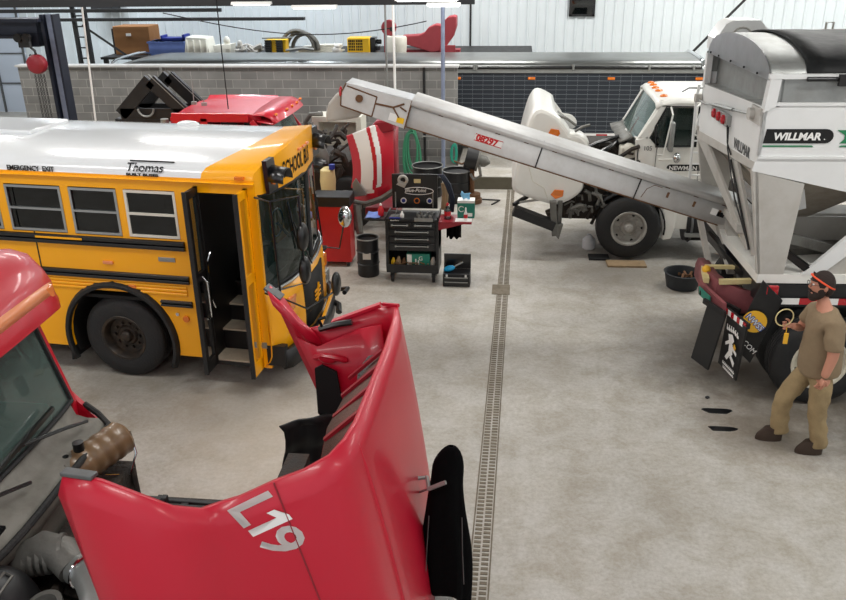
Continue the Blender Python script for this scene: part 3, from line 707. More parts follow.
# ================================================================= foreground red truck L19
def l19():
    t = thing('red_truck', 'red truck numbered L19 with its big hood tilted forward, jacket hanging on it', 'truck', (-3.0, 3.9, 0))
    top = [(-1.97,2.87,2.38),(-1.92,2.855,2.50),(-1.74,2.82,2.50),(-1.58,2.83,2.43),(-1.46,2.89,2.33),(-1.38,3.0,2.24),(-1.31,3.06,2.235),(-1.23,3.09,2.25),(-1.07,3.13,2.32),(-.93,3.16,2.37),(-.82,3.23,2.41),(-.765,3.33,2.44),(-.74,3.48,2.45),(-.725,3.82,2.46),(-.71,4.3,2.46),(-.715,4.7,2.46),(-.735,4.90,2.45),(-.80,4.99,2.42),(-.90,5.03,2.38),(-1.21,5.04,2.25),(-1.38,5.05,2.20),(-1.46,5.08,2.27),(-1.55,5.12,2.38),(-1.65,5.13,2.47)]
    bot = [(-1.70,2.85,.75),(-1.66,2.80,.72),(-1.5,2.78,.70),(-1.38,2.80,.70),(-1.25,2.86,.70),(-1.14,2.95,.70),(-1.06,3.01,.70),(-.96,3.05,.7),(-.64,3.10,.7),(-.52,3.16,.7),(-.45,3.24,.7),(-.48,3.36,.7),(-.46,3.5,.7),(-.44,3.82,.7),(-.44,4.3,.7),(-.46,4.65,.7),(-.49,4.86,.7),(-.50,4.97,.7),(-.6,5.0,.7),(-.82,5.0,.85),(-.98,5.0,1.1),(-1.08,5.03,1.3),(-1.18,5.06,1.42),(-1.28,5.08,1.52)]
    m = MB(); rows = []
    for i in range(13):
        f = i/12; b = 4*f*(1-f)
        r = []
        for k, (p, q) in enumerate(zip(top, bot)):
            x, y, z = (p[j]+(q[j]-p[j])*f for j in range(3))
            if 1 <= k <= 4: y -= .05*b                      # the near fender bulges
            if 11 <= k <= 16: x += .02*b
            if k in (9, 10): x += .02*b
            r.append((x, y, z))
        rows.append(r)
    m.grid(rows)
    h = m.build('hood', 'hood_red', t, solid=.03, off=-1 if False else 0, angle=50)
    sol = h.modifiers[0]; sol.offset = 0
    def H(k, f, off=0):                                      # point on the shell
        k0 = int(k); k1 = min(k0+1, len(top)-1); g = k-k0
        i = f*12; i0 = min(int(i), 11); e = i-i0
        P = lambda a, c: V(rows[a][c])
        p = (P(i0,k0)*(1-g)+P(i0,k1)*g)*(1-e)+(P(i0+1,k0)*(1-g)+P(i0+1,k1)*g)*e
        if off:
            du = P(i0,k1)-P(i0,k0); dv = P(i0+1,k0)-P(i0,k0); n = du.cross(dv).normalized(); 
            c = V((-1.4, 3.95, p.z))
            if n.dot(p-c) < 0: n = -n
            p = p+n*off
        return p
    # grey edge strip on near fender tip
    m = MB(); m.bar((-1.93,2.86,2.505), (-1.77,2.83,2.512), .05, .02); m.build('edge_strip', 'steel', h, bevel=.004)
    m = MB(); m.bar((-1.67,5.12,2.48), (-1.56,5.11,2.40), .09, .02); m.build('edge_strip', 'steel', h, bevel=.004)
    # panel seam and crease
    m = MB(); m.tube([H(8, f/10, .017) for f in range(11)], .005, 4); m.build('seam', 'dark_red', h)
    m = MB(); m.tube([H(11.6+.5*f/10, .05+.9*f/10, .012) for f in range(11)], [.004]+[.016]*10, 6); m.build('crease', 'hood_red', h)
    # number decal on the side
    xd = V((.075,0,-.125)); yd = V((.19,0,.085)); o = V((-1.285,2.95,2.215))
    n = text('number_lettering', 'L', .285, o, xd, yd, 'paint_white', h, bold=.006, ext=.0005); drape(n, h, (0,1,0), .02)
    m = MB(); e = xd.normalized(); u = yd.normalized(); c = o+e*.165
    m.prism([c+e*a+u*b for a, b in ((0,0),(.042,0),(.042,.205),(.01,.205),(-.045,.165),(-.045,.125),(0,.148))], (0,-.001,0)); drape(m.build('number_lettering', 'paint_white', h, smooth=False), h, (0,1,0), .02)
    n = text('number_lettering', '9', .285, o+e*.215, xd, yd, 'paint_white', h, bold=.004, ext=.0005, sx=1.1); drape(n, h, (0,1,0), .02)
    # inner structure: far fender liner, vents, insulation
    def I(k, f, off=.03): return H(k, f, -off)
    m = MB(); m.grid([[(-1.02,4.86,1.80),(-1.0,4.86,2.0),(-.93,4.86,2.10),(-.83,4.84,2.14)],[(-.80,4.84,1.75),(-.79,4.84,1.9),(-.79,4.84,2.05),(-.79,4.84,2.14)]]); part_label(m.build('insulation_pad', 'insulation', h, solid=.02), 'speckled grey insulation pad inside')
    m = MB(); m.grid([[(-1.0,3.72,2.02),(-1.03,4.05,2.04),(-1.0,4.45,2.04),(-.93,4.78,2.02)],[(-.80,3.62,2.20),(-.80,4.05,2.22),(-.79,4.45,2.22),(-.79,4.82,2.20)]]); m.build('mesh_vent', 'mesh_brown', h, solid=.01)
    for y in (3.95, 4.2, 4.45, 4.68):
        m = MB(); m.bar((-1.02,y-.03,2.045), (-.80,y,2.24), .03, .02); m.build('vent_rib', 'dark_red', h)
    m = MB(); m.grid([[(-1.0,3.72,2.02),(-1.03,4.05,2.04),(-1.0,4.45,2.04),(-.93,4.78,2.02)],[(-.95,3.72,1.7),(-.95,4.05,1.7),(-.93,4.45,1.7),(-.86,4.78,1.7)]]); m.build('air_duct', 'hood_red', h, solid=.01)
    m = MB(); m.prism([(-1.31,4.90,1.97),(-1.26,4.90,2.0),(-1.16,4.90,1.95),(-1.12,4.90,1.60),(-1.25,4.90,1.55),(-1.31,4.90,1.62)], (0,.02,0)); part_label(m.build('opening_shade', 'black_matte', h, smooth=False), 'black plate for the dark hollow of the far fender')  # inset plate whose black paints the shade of a see-through hollow
    # black rubber liner hanging from the far fender
    m = MB(); rows2 = []
    for i in range(9):
        f = i/8
        rows2.append([(-1.16-.42*g+.03*sin(f*6), 4.86+.12*f+.03*sin(g*9+1)+.02*sin(f*14), 1.62-.06*g-.52*f+.03*sin(g*5)) for g in [j/10 for j in range(11)]])
    m.grid(rows2); part_label(m.build('fender_liner', 'rubber_flap', h, solid=.015), 'black rubber fender liner')
    # inner bulkhead of the far side and brackets
    m = MB(); m.grid([[(-1.46,5.04,2.14),(-1.30,4.98,2.1),(-1.0,4.95,2.26),(-.84,4.90,2.32)],[(-1.35,5.0,1.9),(-1.2,4.95,1.9),(-1.0,4.95,1.9),(-.80,4.90,1.9)],[(-1.22,4.98,1.5),(-1.05,4.94,1.4),(-.9,4.92,1.4),(-.70,4.88,1.4)]])
    m.build('inner_panel', 'hood_red', h, solid=.015)
    m = MB(); m.tube([(-1.32,4.97,2.02),(-1.26,4.93,2.06),(-1.16,4.92,2.05),(-1.10,4.95,2.02)], .022, 8); m.ball((-1.22,4.93,2.04), (.07,.02,.04)); m.build('bracket', 'hood_red', h)
    m = MB(); m.grid([[(-1.65,5.14,2.475),(-1.55,5.125,2.385),(-1.46,5.085,2.275),(-1.38,5.055,2.205)],[(-1.645,5.07,2.46),(-1.53,5.04,2.36),(-1.42,5.01,2.25),(-1.32,5.0,2.20)],[(-1.60,5.02,2.38),(-1.46,4.99,2.24),(-1.36,4.98,2.14),(-1.26,4.98,2.12)]]); m.build('fender_flange', 'hood_red', h, solid=.012)
    m = MB(); m.tube([(-1.28,4.99,2.23),(-1.15,4.97,2.28),(-1.05,4.97,2.30)], .022, 6); m.tube([(-1.26,4.99,2.24),(-1.27,4.95,2.32),(-1.22,4.95,2.34)], .012, 6); m.build('latch', 'black_gloss', h)
    m = MB(); m.bar((-.72,4.9,2.462),(-.84,4.99,2.43), .02, .02); m.bar((-1.20,5.04,2.265),(-.86,5.03,2.41), .05, .02); m.build('rim_flange', 'hood_red', h)
    # mirror arm with a jacket's hook
    m = MB(); m.tube([H(14.0,.52,0), H(14.0,.52,.07), V((-.44,4.04,1.66)), V((-.34,4.03,1.72))], .013, 8); m.tube([H(14.0,.58,0), V((-.44,4.04,1.66))], .008, 6)
    part_label(m.build('rod', 'dull_alu', h), 'thin pale metal rod')
    # grille and headlight at the bottom, radiator, bumper
    m = MB(); m.box((-.9, 3.4, .45), (-.32, 4.6, .70)); m.build('bumper', 'dull_alu', t, bevel=.03)
    # radiator pack and hinge bar
    m = MB(); m.box((-1.42, 3.45, .7), (-1.28, 4.5, 1.55)); m.build('radiator', 'engine', t, smooth=False)
    m = MB(); m.bar((-2.1,3.52,1.82), (-1.5,3.60,1.76), .04, .03); m.bar((-2.1,3.62,1.80), (-1.5,3.68,1.74), .03, .02)
    for f in (0, .3, .55, .8, 1): m.box((-2.1+.6*f-.02, 3.52, 1.70), (-2.1+.6*f+.02, 3.68, 1.80-.05*f))
    m.box((-1.85,3.52,1.80), (-1.82,3.56,1.88)); m.build('support_bar', 'black_paint', t, bevel=.004)
    m = MB(); m.box((-2.7,3.2,.7), (-1.5,3.55,.9)); m.box((-2.7,4.2,.7), (-1.5,4.55,.9)); m.box((-4.5,3.3,.6), (-.6,3.5,.85)); m.box((-4.5,4.3,.6), (-.6,4.5,.85)); m.build('chassis', 'dark_steel', t, smooth=False)
    wheel('tyre', (-2.25, 2.9, .48), (0, -1, 0), .48, .28, 'rim_grey', t, rim_r=.28); wheel('tyre', (-2.25, 4.65, .48), (0, 1, 0), .48, .28, 'rim_grey', t, rim_r=.28)
    m = MB(); m.cyl((-2.25, 2.95, .48), (-2.25, 4.6, .48), .06); m.build('axle', 'dark_steel', t)
    # ---- engine bay
    m = MB(); m.box((-2.75,3.25,.8), (-1.55,4.45,1.18)); m.box((-2.7,3.5,1.1), (-1.75,4.1,1.35))
    for i in range(14):
        m.tube([(-2.6+random.random()*.9, 3.2+random.random()*1.1, 1.15+random.random()*.2) for _ in range(4)], .02+random.random()*.02, 6)
    m.build('engine_block', 'engine', t, smooth=False)
    m = MB(); m.ball((-2.68,3.12,1.30), (.24,.27,.33), n=28, m=18); m.box((-2.9,2.95,1.0), (-2.5,3.35,1.3)); e = m.build('engine_cover', 'black_paint', t)
    m = MB(); m.box((-2.73,3.05,1.60), (-2.66,3.17,1.635)); m.build('cover_label', 'paint_white', e, smooth=False)
    text('cover_lettering', 'BRIGHTLINE', .05, (-2.52,3.0,1.562), (-.1,1,0), (-1,-.1,0), 'engine_grey', e) if False else None
    m = MB(); m.tube([(-2.61,3.0,1.60),(-2.60,3.18,1.61),(-2.56,3.18,1.59),(-2.56,3.0,1.575)], .008, 5, closed=True); m.build('cover_rib', 'engine_grey', e)
    # ribbed elbow, big hose, turbo mouth
    m = MB(); P = [(-2.62+.30*sin(a)*1.0, 3.62-.02, 1.22+.28*cos(a)) if False else (-2.72+.34*sin(a), 3.42+.18*sin(a*.7), 1.30+.22*sin(a+.3)) for a in [i*.12 for i in range(16)]]
    m.tube([(-2.74,3.38,1.36),(-2.67,3.45,1.46),(-2.56,3.48,1.52),(-2.44,3.45,1.52),(-2.34,3.38,1.48)], [.08,.095,.10,.10,.09], 20)
    a = m.build('intake_elbow', 'engine_grey', t)
    m = MB()
    for i in range(6):
        f = i/5; c = V((-2.66+.22*f, 3.46+.0*f, 1.46+.06*f)); m.cyl(c-V((.010,.003,0)), c+V((.010,.003,0)), .108, n=20)
    m.build('elbow_rib', 'engine_grey', a)
    m = MB(); m.tube([(-2.32,3.38,1.48),(-2.22,3.32,1.50),(-2.12,3.20,1.48),(-2.07,3.08,1.42),(-2.05,2.90,1.25)], .088, 16); hs = m.build('charge_pipe', 'dull_alu', t)
    m = MB(); m.tube([V((-2.26,3.35,1.495))+V((cos(a)*.0-.5*sin(a)*.0, 0, 0))+V((.045*cos(a), .08*cos(a), .095*sin(a))) for a in [2*pi*i/20 for i in range(20)]], .01, 6, closed=True); m.build('hose_clamp', 'chrome', hs)
    m = MB(); m.lathe((-2.34,3.14,1.25), (-2.38,3.10,1.47), [(0,.07),(.5,.085),(.8,.105),(1,.11),(1,.082),(.7,.075),(.3,.05)], 28, caps=False); m.build('turbo_inlet', 'engine_grey', t)
    m = MB(); m.box((-2.05,3.65,1.2), (-1.75,3.95,1.5)); m.tube([(-2.0,3.8,1.5),(-2.1,3.75,1.55),(-2.3,3.7,1.5)], .04); m.build('filter_housing', 'engine_grey', t, bevel=.03)
    # brown expansion tank, ribbed, with cap
    m = MB(); p, q = V((-2.80,4.10,1.53)), V((-2.56,4.55,1.60)); L = 10; prof = [(0,.02),(.02,.09),(.08,.12)]
    for i in range(5):
        f = .1+.8*i/5; prof += [(f, .116), (f+.02, .121), (f+.09, .121), (f+.11, .116)]
    prof += [(.94,.12),(.99,.09),(1,.02)]
    m.lathe(p, q, prof, 20); tk = m.build('expansion_tank', 'tank_brown', t)
    m = MB(); m.cyl((-2.72,4.24,1.66), (-2.72,4.24,1.725), .035); m.build('cap', 'black_gloss', tk); m = MB(); m.cyl((-2.77,4.16,1.60), (-2.77,4.16,1.67), .02); m.build('cap', 'black_gloss', tk)
    m = MB(); m.tube([p+V((.06,-.03,.13)), p+V((.12,.05,0)), V((-2.50,4.40,1.38)), V((-2.47,4.48,1.50)), V((-2.5,4.50,1.66))], .008, 6); m.build('strap', 'chrome', tk)
    m = MB(); m.box((-2.76,4.15,1.1), (-2.5,4.5,1.42)); m.tube([(-2.5,4.45,1.4),(-2.46,4.4,1.2),(-2.5,4.3,1.0)], .02); m.build('tank_bracket', 'engine', t, smooth=False)
    # ---- cab
    yn, yf = 2.9, 4.72; zc = 1.62
    m = MB()
    m.prism([(-4.6,yf-.03,.75),(-2.98,yf-.03,.75),(-2.95,yf-.03,1.78),(-3.10,yf-.10,2.55),(-3.2,yf-.14,2.78),(-4.6,yf-.14,2.82)], (0,-.05,0))
    m.prism([(-4.6,yn+.03,.75),(-2.98,yn+.03,.75),(-2.95,yn+.03,1.78),(-3.10,yn+.10,2.55),(-3.2,yn+.14,2.78),(-4.6,yn+.14,2.82)], (0,.05,0))
    m.box((-3.02,yn+.06,.75), (-2.96,yf-.06,1.72)); m.box((-4.65,yn,.75), (-4.6,yf,2.8))
    m.build('cab_shell', 'red_paint', t, smooth=False, bevel=.01)
    m = MB(); m.grid([[(-4.6,y,z) for y, z in ((yf-.10,2.68),(yf-.2,2.84),(4.2,2.90),(3.8,2.91),(3.4,2.90),(yn+.2,2.84),(yn+.10,2.68))],[(-3.3,y,z) for y, z in ((yf-.10,2.66),(yf-.2,2.82),(4.2,2.88),(3.8,2.89),(3.4,2.88),(yn+.2,2.82),(yn+.10,2.66))],[(-3.05,y,z) for y, z in ((yf-.10,2.55),(yf-.2,2.68),(4.2,2.75),(3.8,2.76),(3.4,2.75),(yn+.2,2.68),(yn+.10,2.55))]])
    m.build('cab_roof', 'red_paint', t, solid=.02)
    # roof visor with pale lamp strip
    m = MB(); rows3 = []
    ysv = [yn+.02,yn+.12,3.3,3.6,3.9,4.2,4.45,yf-.12,yf-.05,yf]
    for (dx, z) in ((-.30,2.80),(-.12,2.93),(.04,2.90),(.16,2.80),(.22,2.72),(.235,2.64),(.26,2.60),(.265,2.54),(.20,2.50),(.05,2.53)):
        r = []
        for y in ysv:
            k = abs(y-3.81)/.93; r.append((-3.08+dx*(1-.35*k**5) - .06*k**2, y, z-.09*k**4))
        rows3.append(r)
    m.grid(rows3); vs = m.build('sun_visor', 'red_paint', t, solid=.015)
    m = MB(); m.grid([[(x+.006, y, z) for x, y, z in rows3[j][1:-1]] for j in (4, 5)]); part_label(m.build('lamp_strip', 'amber_pale', vs, solid=.006), 'faded orange lamp strip')
    m = MB(); x, y, z = rows3[4][7]; m.box((x-.03, y-.12, z-.095), (x+.03, y+.02, z-.015)); m.build('marker_lamp', 'amber', vs, bevel=.005)
    m = MB(); m.box((-3.33,3.9,2.88), (-3.2,4.05,2.93)); m.build('roof_lamp', 'amber', vs, bevel=.01)
    # windshield
    m = MB(); ys = [yn+.10+(yf-yn-.2)*i/10 for i in range(11)]
    def wx(y, f): k = abs(y-3.81)/.9; return -2.93-.15*f-.05*k**3
    m.grid([[(wx(y, f), 3.81+(y-3.81)*(1.02-.10*f), 1.80+.78*f) for y in ys] for f in (0, .5, 1)]); m.build('windshield', 'glass_green', t)
    m = MB(); pp = [(wx(y,0)+.01, 3.81+(y-3.81)*1.02, 1.795) for y in ys]; m.tube(pp, .018, 6); m.tube([(wx(ys[-1],f)+.005, 3.81+(ys[-1]-3.81)*(1.02-.10*f), 1.8+.78*f) for f in (0,.5,1)], .018, 6); m.build('windshield_seal', 'rubber', t)
    m = MB(); m.box((-3.5,yn+.15,1.55), (-3.06,yf-.15,1.82)); m.build('dashboard', 'black_paint', t, bevel=.04)
    m = MB(); m.tube([(-3.42+.10*sin(a), 4.25+.2*cos(a), 1.98+.17*sin(a)) for a in [2*pi*i/20 for i in range(20)]], .015, 6, closed=True); m.cyl((-3.40,4.25,1.98), (-3.15,4.25,1.80), .025); m.build('steering_wheel', 'black_gloss', t)
    for y in (3.3, 4.3):
        m = MB(); m.box((-4.3,y-.25,1.2), (-3.8,y+.25,1.4)); m.box((-4.4,y-.25,1.3), (-4.25,y+.25,2.15)); m.build('seat', 'vinyl_dark', t, bevel=.04)
    # cowl: dusty grey tray, black seal along its front edge, wipers
    m = MB()
    m.grid([[(-2.96-.04*(abs(y-3.81)/.9)**3, y, 1.775-.0*f) for y in ys] , [(-2.90, y, 1.70) for y in ys], [(-2.84, y, 1.68) for y in ys], [(-2.78,y,1.60) for y in ys], [(-2.70, y, 1.585) for y in ys]] if False else [[(a-.05*(abs(y-3.81)/.9)**3, y, z+.012*sin(y*11+a*20)) for y in ys] for a, z in ((-2.93,1.785),(-2.90,1.70),(-2.82,1.66),(-2.74,1.66),(-2.69,1.60),(-2.68,1.52))])
    m.box((-2.92,3.0,1.2), (-2.75,4.6,1.6)); m.build('cowl', 'grille_mud', t, solid=.01, angle=60)
    m = MB(); m.tube([(-2.67-.05*(abs(y-3.81)/.9)**3, y, 1.63+.01*sin(y*5)) for y in ys]+[(-2.82,4.70,1.66),(-2.92,4.72,1.72)], .022, 8); m.build('cowl_seal', 'rubber', t)
    for y0, y1 in ((3.62, 4.40), (2.95, 3.7)):
        m = MB(); m.tube([(-2.80,y1+.12,1.71),(-2.84,y1-.1,1.78),(-2.90,y0+.35,1.87)], .012, 6); m.bar((-2.90,y0,1.86), (-2.905,y0+.72,1.91), .02, .03); m.build('wiper', 'black_gloss', t)
    m = MB(); m.prism([(-2.99,4.68,1.82),(-2.80,4.72,1.55),(-2.80,4.72,1.45),(-3.0,4.72,1.45)], (0,.04,0)); m.build('fender_corner', 'red_paint', t, smooth=False)
    m = MB(); m.box((-2.82,3.25,1.66), (-2.74,3.45,1.69)); m.build('cowl_bracket', 'black_gloss', t)
l19()
def jacket():
    m = MB(); rows = []
    # (z, centre x, half width, half depth)
    for z, cx, w, d in ((1.88,-.318,.012,.01),(1.865,-.318,.04,.03),(1.81,-.328,.075,.055),(1.74,-.338,.095,.07),(1.66,-.342,.092,.07),(1.58,-.350,.10,.07),(1.42,-.352,.115,.075),(1.2,-.350,.145,.09),(1.0,-.345,.155,.095),(.80,-.345,.14,.09)):
        r = []
        for i in range(28):
            a = 2*pi*i/28; f = 1+(.12*sin(a*6+z*2)+.06*sin(a*11))*(min(1,(1.8-z)*1.4) if z < 1.8 else 0)
            zz = z if z > .9 else z-.22*max(0, sin(a*2+2.2))
            r.append((cx+cos(a)*w*f, 4.17+sin(a)*d*f, zz))
        rows.append(r)
    m.grid(rows, close=True); o = m.build('jacket', 'cloth_black', solid=.01, sub=1); rebase(o, (-.335, 4.15, .8))
    tag(o, 'black hooded jacket hanging from a rod on the tilted red hood', 'jacket')
    m = MB()
    for s in (-1, 1): m.tube([(-.345+.1*s,4.06,1.45),(-.35+.11*s,4.05,1.2),(-.35+.12*s,4.05,.95)], .003, 4)
    z = m.build('zip', 'steel', o); z.data.transform(Matrix.Translation(-V((-.335, 4.15, .8))))
jacket()
# ================================================================= stored grain trailer behind the wall
def trailer():
    t = thing('grain_trailer', 'long dark grain trailer with silver roll tarp, parked along the back behind the block wall', 'trailer', (-2.7, 20.4, 0))
    x0, x1, ya, yb = -9.55, 4.12, 19.2, 21.4
    m = MB(); m.box((x0, ya, .66), (x1, yb, 2.08)); b = m.build('body', 'trailer_side', t, smooth=False)
    m = MB()
    for i in range(13): z = .74+i*.10; m.box((x0, ya-.012, z), (x1, ya, z+.012))
    m.build('side_rib', 'trim_light', b, smooth=False)['kind'] = 'stuff'
    m = MB()
    i = 0; x = x0+.1
    while x < x1:
        z = .70
        while z < 2.0: m.box((x, ya-.008, z), (x+.012, ya, z+.03)); z += .05
        x += .235 if i % 2 else .235; i += 1
    m.build('rivet_rows', 'trim_light', b, smooth=False)['kind'] = 'stuff'
    m = MB(); m.box((x0-.02, ya-.05, 2.02), (x1+.02, ya, 2.10)); m.build('top_rail', 'dull_alu', t, smooth=False)
    m = MB(); m.box((x0, ya-.02, .56), (x1, ya+.05, .68)); m.build('bottom_rail', 'conveyor_grey', t, smooth=False)
    m = MB()
    prof = [(ya-.04,2.12),(ya-.03,2.17),(ya+.03,2.23),(ya+.2,2.27),(ya+.6,2.28),((ya+yb)/2,2.285),(yb-.7,2.28),(yb-.35,2.26),(yb-.1,2.2),(yb,2.12)]
    rows = []
    n = 60
    for i in range(n+1):
        x = x0+.1+(x1-x0-.2)*i/n; k = 1-.0*i
        e = min(1, (x-x0)/.9) ; rows.append([(x, y, 2.12+(z-2.12)*(sin(e*pi/2)*.9+.1 if e < 1 else 1)) for y, z in prof])
    m.grid(rows); m.build('roll_tarp', 'tarp_silver', t, smooth=True)
    m = MB(); m.cyl((x0+.2, ya-.06, 2.14), (x1-.1, ya-.06, 2.14), .035); m.build('tarp_tube', 'black_gloss', t)
    for xx in (x1-.06, x0+.06):
        m = MB(); kk = 1 if xx > 0 else .95
        m.tube([(xx+.0, y, 2.12+(z-2.12)*kk+.015) for y, z in prof], .045 if xx > 0 else .03, 8); m.build('end_hoop', 'chrome', t)
    for px in (-9.1, -6.7, -5.3, .25-1.2+.0, -.9+.0, 1.75-.5, 2.9, 3.85):
        m = MB(); m.cyl((px, ya-.08, 2.09), (px, ya-.08, 2.2), .03, n=8); m.build('tarp_latch', 'dull_alu', t)
    for px in (-1.33, .34, 2.1, 4.0):
        m = MB(); m.box((px-.08, ya-.04, 1.87), (px+.08, ya, 1.93)); m.build('marker_lamp', 'amber', t, bevel=.01)
    m = MB(); 
    for i in range(6): m.mi = i % 2; m.box((1.35+i*.25, ya-.035, .60), (1.6+i*.25, ya-.02, .66))
    m.build('reflective_strip', ['lamp_red', 'paint_white'], t, smooth=False)
    m = MB(); m.box((2.9, ya-.05, .60), (3.05, ya-.02, .66)); m.build('marker_lamp', 'amber', t, bevel=.01)
    m = MB(); m.box((x0, 19.6, .45), (x1, 19.8, .66)); m.box((x0, 20.8, .45), (x1, 21, .66)); m.build('chassis', 'dark_steel', t, smooth=False)
    for x in (-7.6, -6.4):
        for y, a in ((19.35, -1), (21.3, 1)): wheel('tyre', (x, y, .5), (0, a, 0), .5, .3, 'rim_grey', t)
    for y in (19.5, 21.0):
        m = MB(); m.box((1.9, y, .27), (2.05, y+.12, .6)); m.box((1.8, y-.08, .26), (2.15, y+.2, .29)); m.build('landing_leg', 'dull_alu', t, smooth=False)
    # grey underside panels of the rear tank seen under the belly
    m = MB(); m.prism([(-1.3,19.3,.62),(3.9,19.3,.62),(3.9,19.6,.35),(-1.3,19.6,.35)], (0,.1,0)); m.build('belly_pan', 'engine_grey', t, smooth=False)
mat('trailer_side', '383d45', .32, .4, dirt=.3, dirtcol='3e444b', scale=1.2)
mat('trim_light', '6f757b', .5, .4)
trailer()
# ================================================================= storage platform with things on it
def storage():
    m = MB(); m.box((-11.05, 21.75, 2.0), (.4, 24.4, 2.06))
    for x in (-11.0, -8.8, -6, -2.6, .2):
        for y in (21.8, 24.2): m.box((x, y, 0 if x < -1.3 else .26), (x+.1, y+.1, 2.0))
    t = m.build('storage_platform', 'dark_steel', smooth=False); rebase(t, (-6, 23, 0)); tag(t, 'long storage platform along the back wall, its goods showing above the silver tarp', 'platform')
    Z = 2.06; Y0 = 22.0
    def solo(nm, m, mt, loc, label, cat, group=None, **k):
        o = m.build(nm, mt, **k); rebase(o, loc); return tag(o, label, cat, group)
    t = thing('cardboard_box', 'big brown cardboard box on the storage platform at the far left', 'box', (-10.3, 22.6, Z))
    m = MB(); m.box((-10.86, 22.3, Z), (-9.85, 23.0, 2.80)); m.build('carton', 'cardboard', t, smooth=False, bevel=.015)
    m = MB(); m.box((-10.5, 22.29, 2.55), (-10.36, 22.30, 2.62)); m.build('sticker', 'paper', t, smooth=False)
    m = MB(); m.box((-11.0, 22.5, Z), (-10.88, 23.0, 2.72)); solo('panel_board', m, 'black_paint', (-10.95, 22.7, Z), 'dark board standing against the left of the cardboard box', 'board', smooth=False)
    m = MB(); m.box((-9.82, 22.1, Z), (-8.85, 22.8, 2.42)); m.box((-9.85, 22.07, 2.38), (-8.83, 22.83, 2.42)); solo('blue_crate', m, 'blue_plastic', (-9.3, 22.4, Z), 'light blue plastic crate beside the cardboard box', 'crate', smooth=False)
    m = MB(); m.box((-9.55, 22.3, 2.423), (-8.87, 22.7, 2.50)); m.box((-9.55, 22.3, 2.423), (-9.5, 22.7, 2.56)); m.box((-8.95, 22.3, 2.423), (-8.87, 22.7, 2.58)); solo('blue_tray', m, 'dark_blue', (-9.2, 22.5, 2.42), 'dark blue tray lying on top of the light blue crate', 'tray', smooth=False, bevel=.01)
    m = MB(); m.prism([(-8.80,21.95,Z),(-8.08,21.95,Z),(-8.18,22.02,2.52),(-8.74,22.02,2.55)], (0,.6,0))
    for x in (-8.73,-8.55,-8.37,-8.2): m.box((x, 21.93, Z), (x+.05, 22.0, 2.48))
    solo('plastic_bin', m, 'cream_plastic', (-8.5, 22.2, Z), 'large ribbed white plastic bin turned over, right of the blue crate', 'bin', bevel=.02)
    m = MB(); m.prism([(-7.98,22.0,Z),(-7.55,22.0,Z),(-7.52,22.05,2.36),(-8.02,22.05,2.32)], (0,.4,0)); m.ball((-7.68,22.2,2.42), (.09,.08,.13)); m.box((-7.66,21.98,Z), (-7.55,22.0,2.25)); solo('machine_housing', m, 'cream_plastic', (-7.75, 22.2, Z), 'small white machine housing with a knob on top, on the storage platform', 'machine part')
    m = MB(); random.seed(3)
    for i in range(22):
        a = V((-7.4+random.random()*.62, 22.0+random.random()*.3, Z+.06+random.random()*.10)); b = a+V((random.uniform(-.3,.3), 0, random.uniform(0,.16))); b.x = max(-7.42, min(-6.72, b.x)); m.tube([a, (a+b)/2+V((0,0,.02)), b], random.uniform(.02,.05), 6)
    m.ball((-7.3,22.1,2.36), (.07,.06,.1)); m.tube([(-7.3,22.1,2.3),(-7.1,22.1,2.35),(-6.95,22.1,2.28)], .03)
    solo('scrap_pile', m, 'tender_grey', (-7.0, 22.2, Z), 'heap of worn grey machine fittings left of the black and yellow motor', 'scrap')['kind'] = 'stuff'
    t = thing('pump_unit', 'black and yellow pump unit standing in front of the coiled hose', 'pump', (-6.35, 22.3, Z))
    m = MB(); m.box((-6.62, 22.1, Z), (-6.05, 22.4, 2.46)); m.build('housing', 'yellow_plastic', t, bevel=.02)
    for x in (-6.5, -6.2):
        m = MB(); m.box((x-.09, 22.0, Z+.05), (x+.07, 22.1, 2.44))
        for i in range(6): m.box((x-.1, 21.98, Z+.08+i*.06), (x+.08, 22.0, Z+.1+i*.06))
        m.build('cooling_rack', 'black_gloss', t, smooth=False)
    m = MB(); m.tube([(-6.68,22.1,2.5),(-5.85,22.1,2.52)], .02); m.tube([(-6.05,22.05,2.2),(-5.6,22.05,2.26),(-5.3,22.05,2.22)], .035); m.build('shaft', 'dull_alu', t)
    m = MB()
    for k in range(3): m.tube([(-5.85+(.46-.05*k)*cos(a)+.1*k, 22.5+.05*k, 2.16+(.50-.05*k)*sin(a)) for a in [pi*i/16 for i in range(17)]], .05, 8)
    m.tube([(-5.75,22.5,2.62),(-5.5,22.5,2.55),(-5.3,22.5,2.35),(-5.28,22.5,2.2)], .05); solo('coiled_hose', m, 'engine_grey', (-5.85, 22.5, Z), 'thick grey hose coiled in an arch behind the black and yellow pump', 'hose')
    for i, (x, z, L, a) in enumerate(((-5.95,2.08,1.2,0),(-5.85,2.125,1.2,0),(-5.9,2.17,1.1,0),(-5.75,2.215,1.05,0),(-5.5,2.26,.8,0))):
        m = MB(); m.bar((x, 22.75, z), (x+L, 22.7+.03*i, z+a*L), .35, .038)
        solo('white_board', m, 'cream_plastic', (x+L/2, 22.7, z), ['lowest long white board of the pile behind the silver tarp','second long white board from the bottom of the pile','middle long white board of the pile','second white board from the top of the pile','short white board on top of the pile left of the yellow box'][i], 'board', 'white boards in a pile', smooth=False)
    m = MB(); m.ball((-4.67,22.0,2.19), (.13,.1,.13)); m.ball((-4.65,22.0,2.3), (.09,.08,.06)); solo('motor', m, 'tender_grey', (-4.55,22.0,Z), 'small grey motor at the right end of the white boards', 'motor')
    # yellow heater box
    t = thing('yellow_machine', 'yellow vented machine box with black end on the storage platform', 'machine', (-4.0, 22.2, Z+.06))
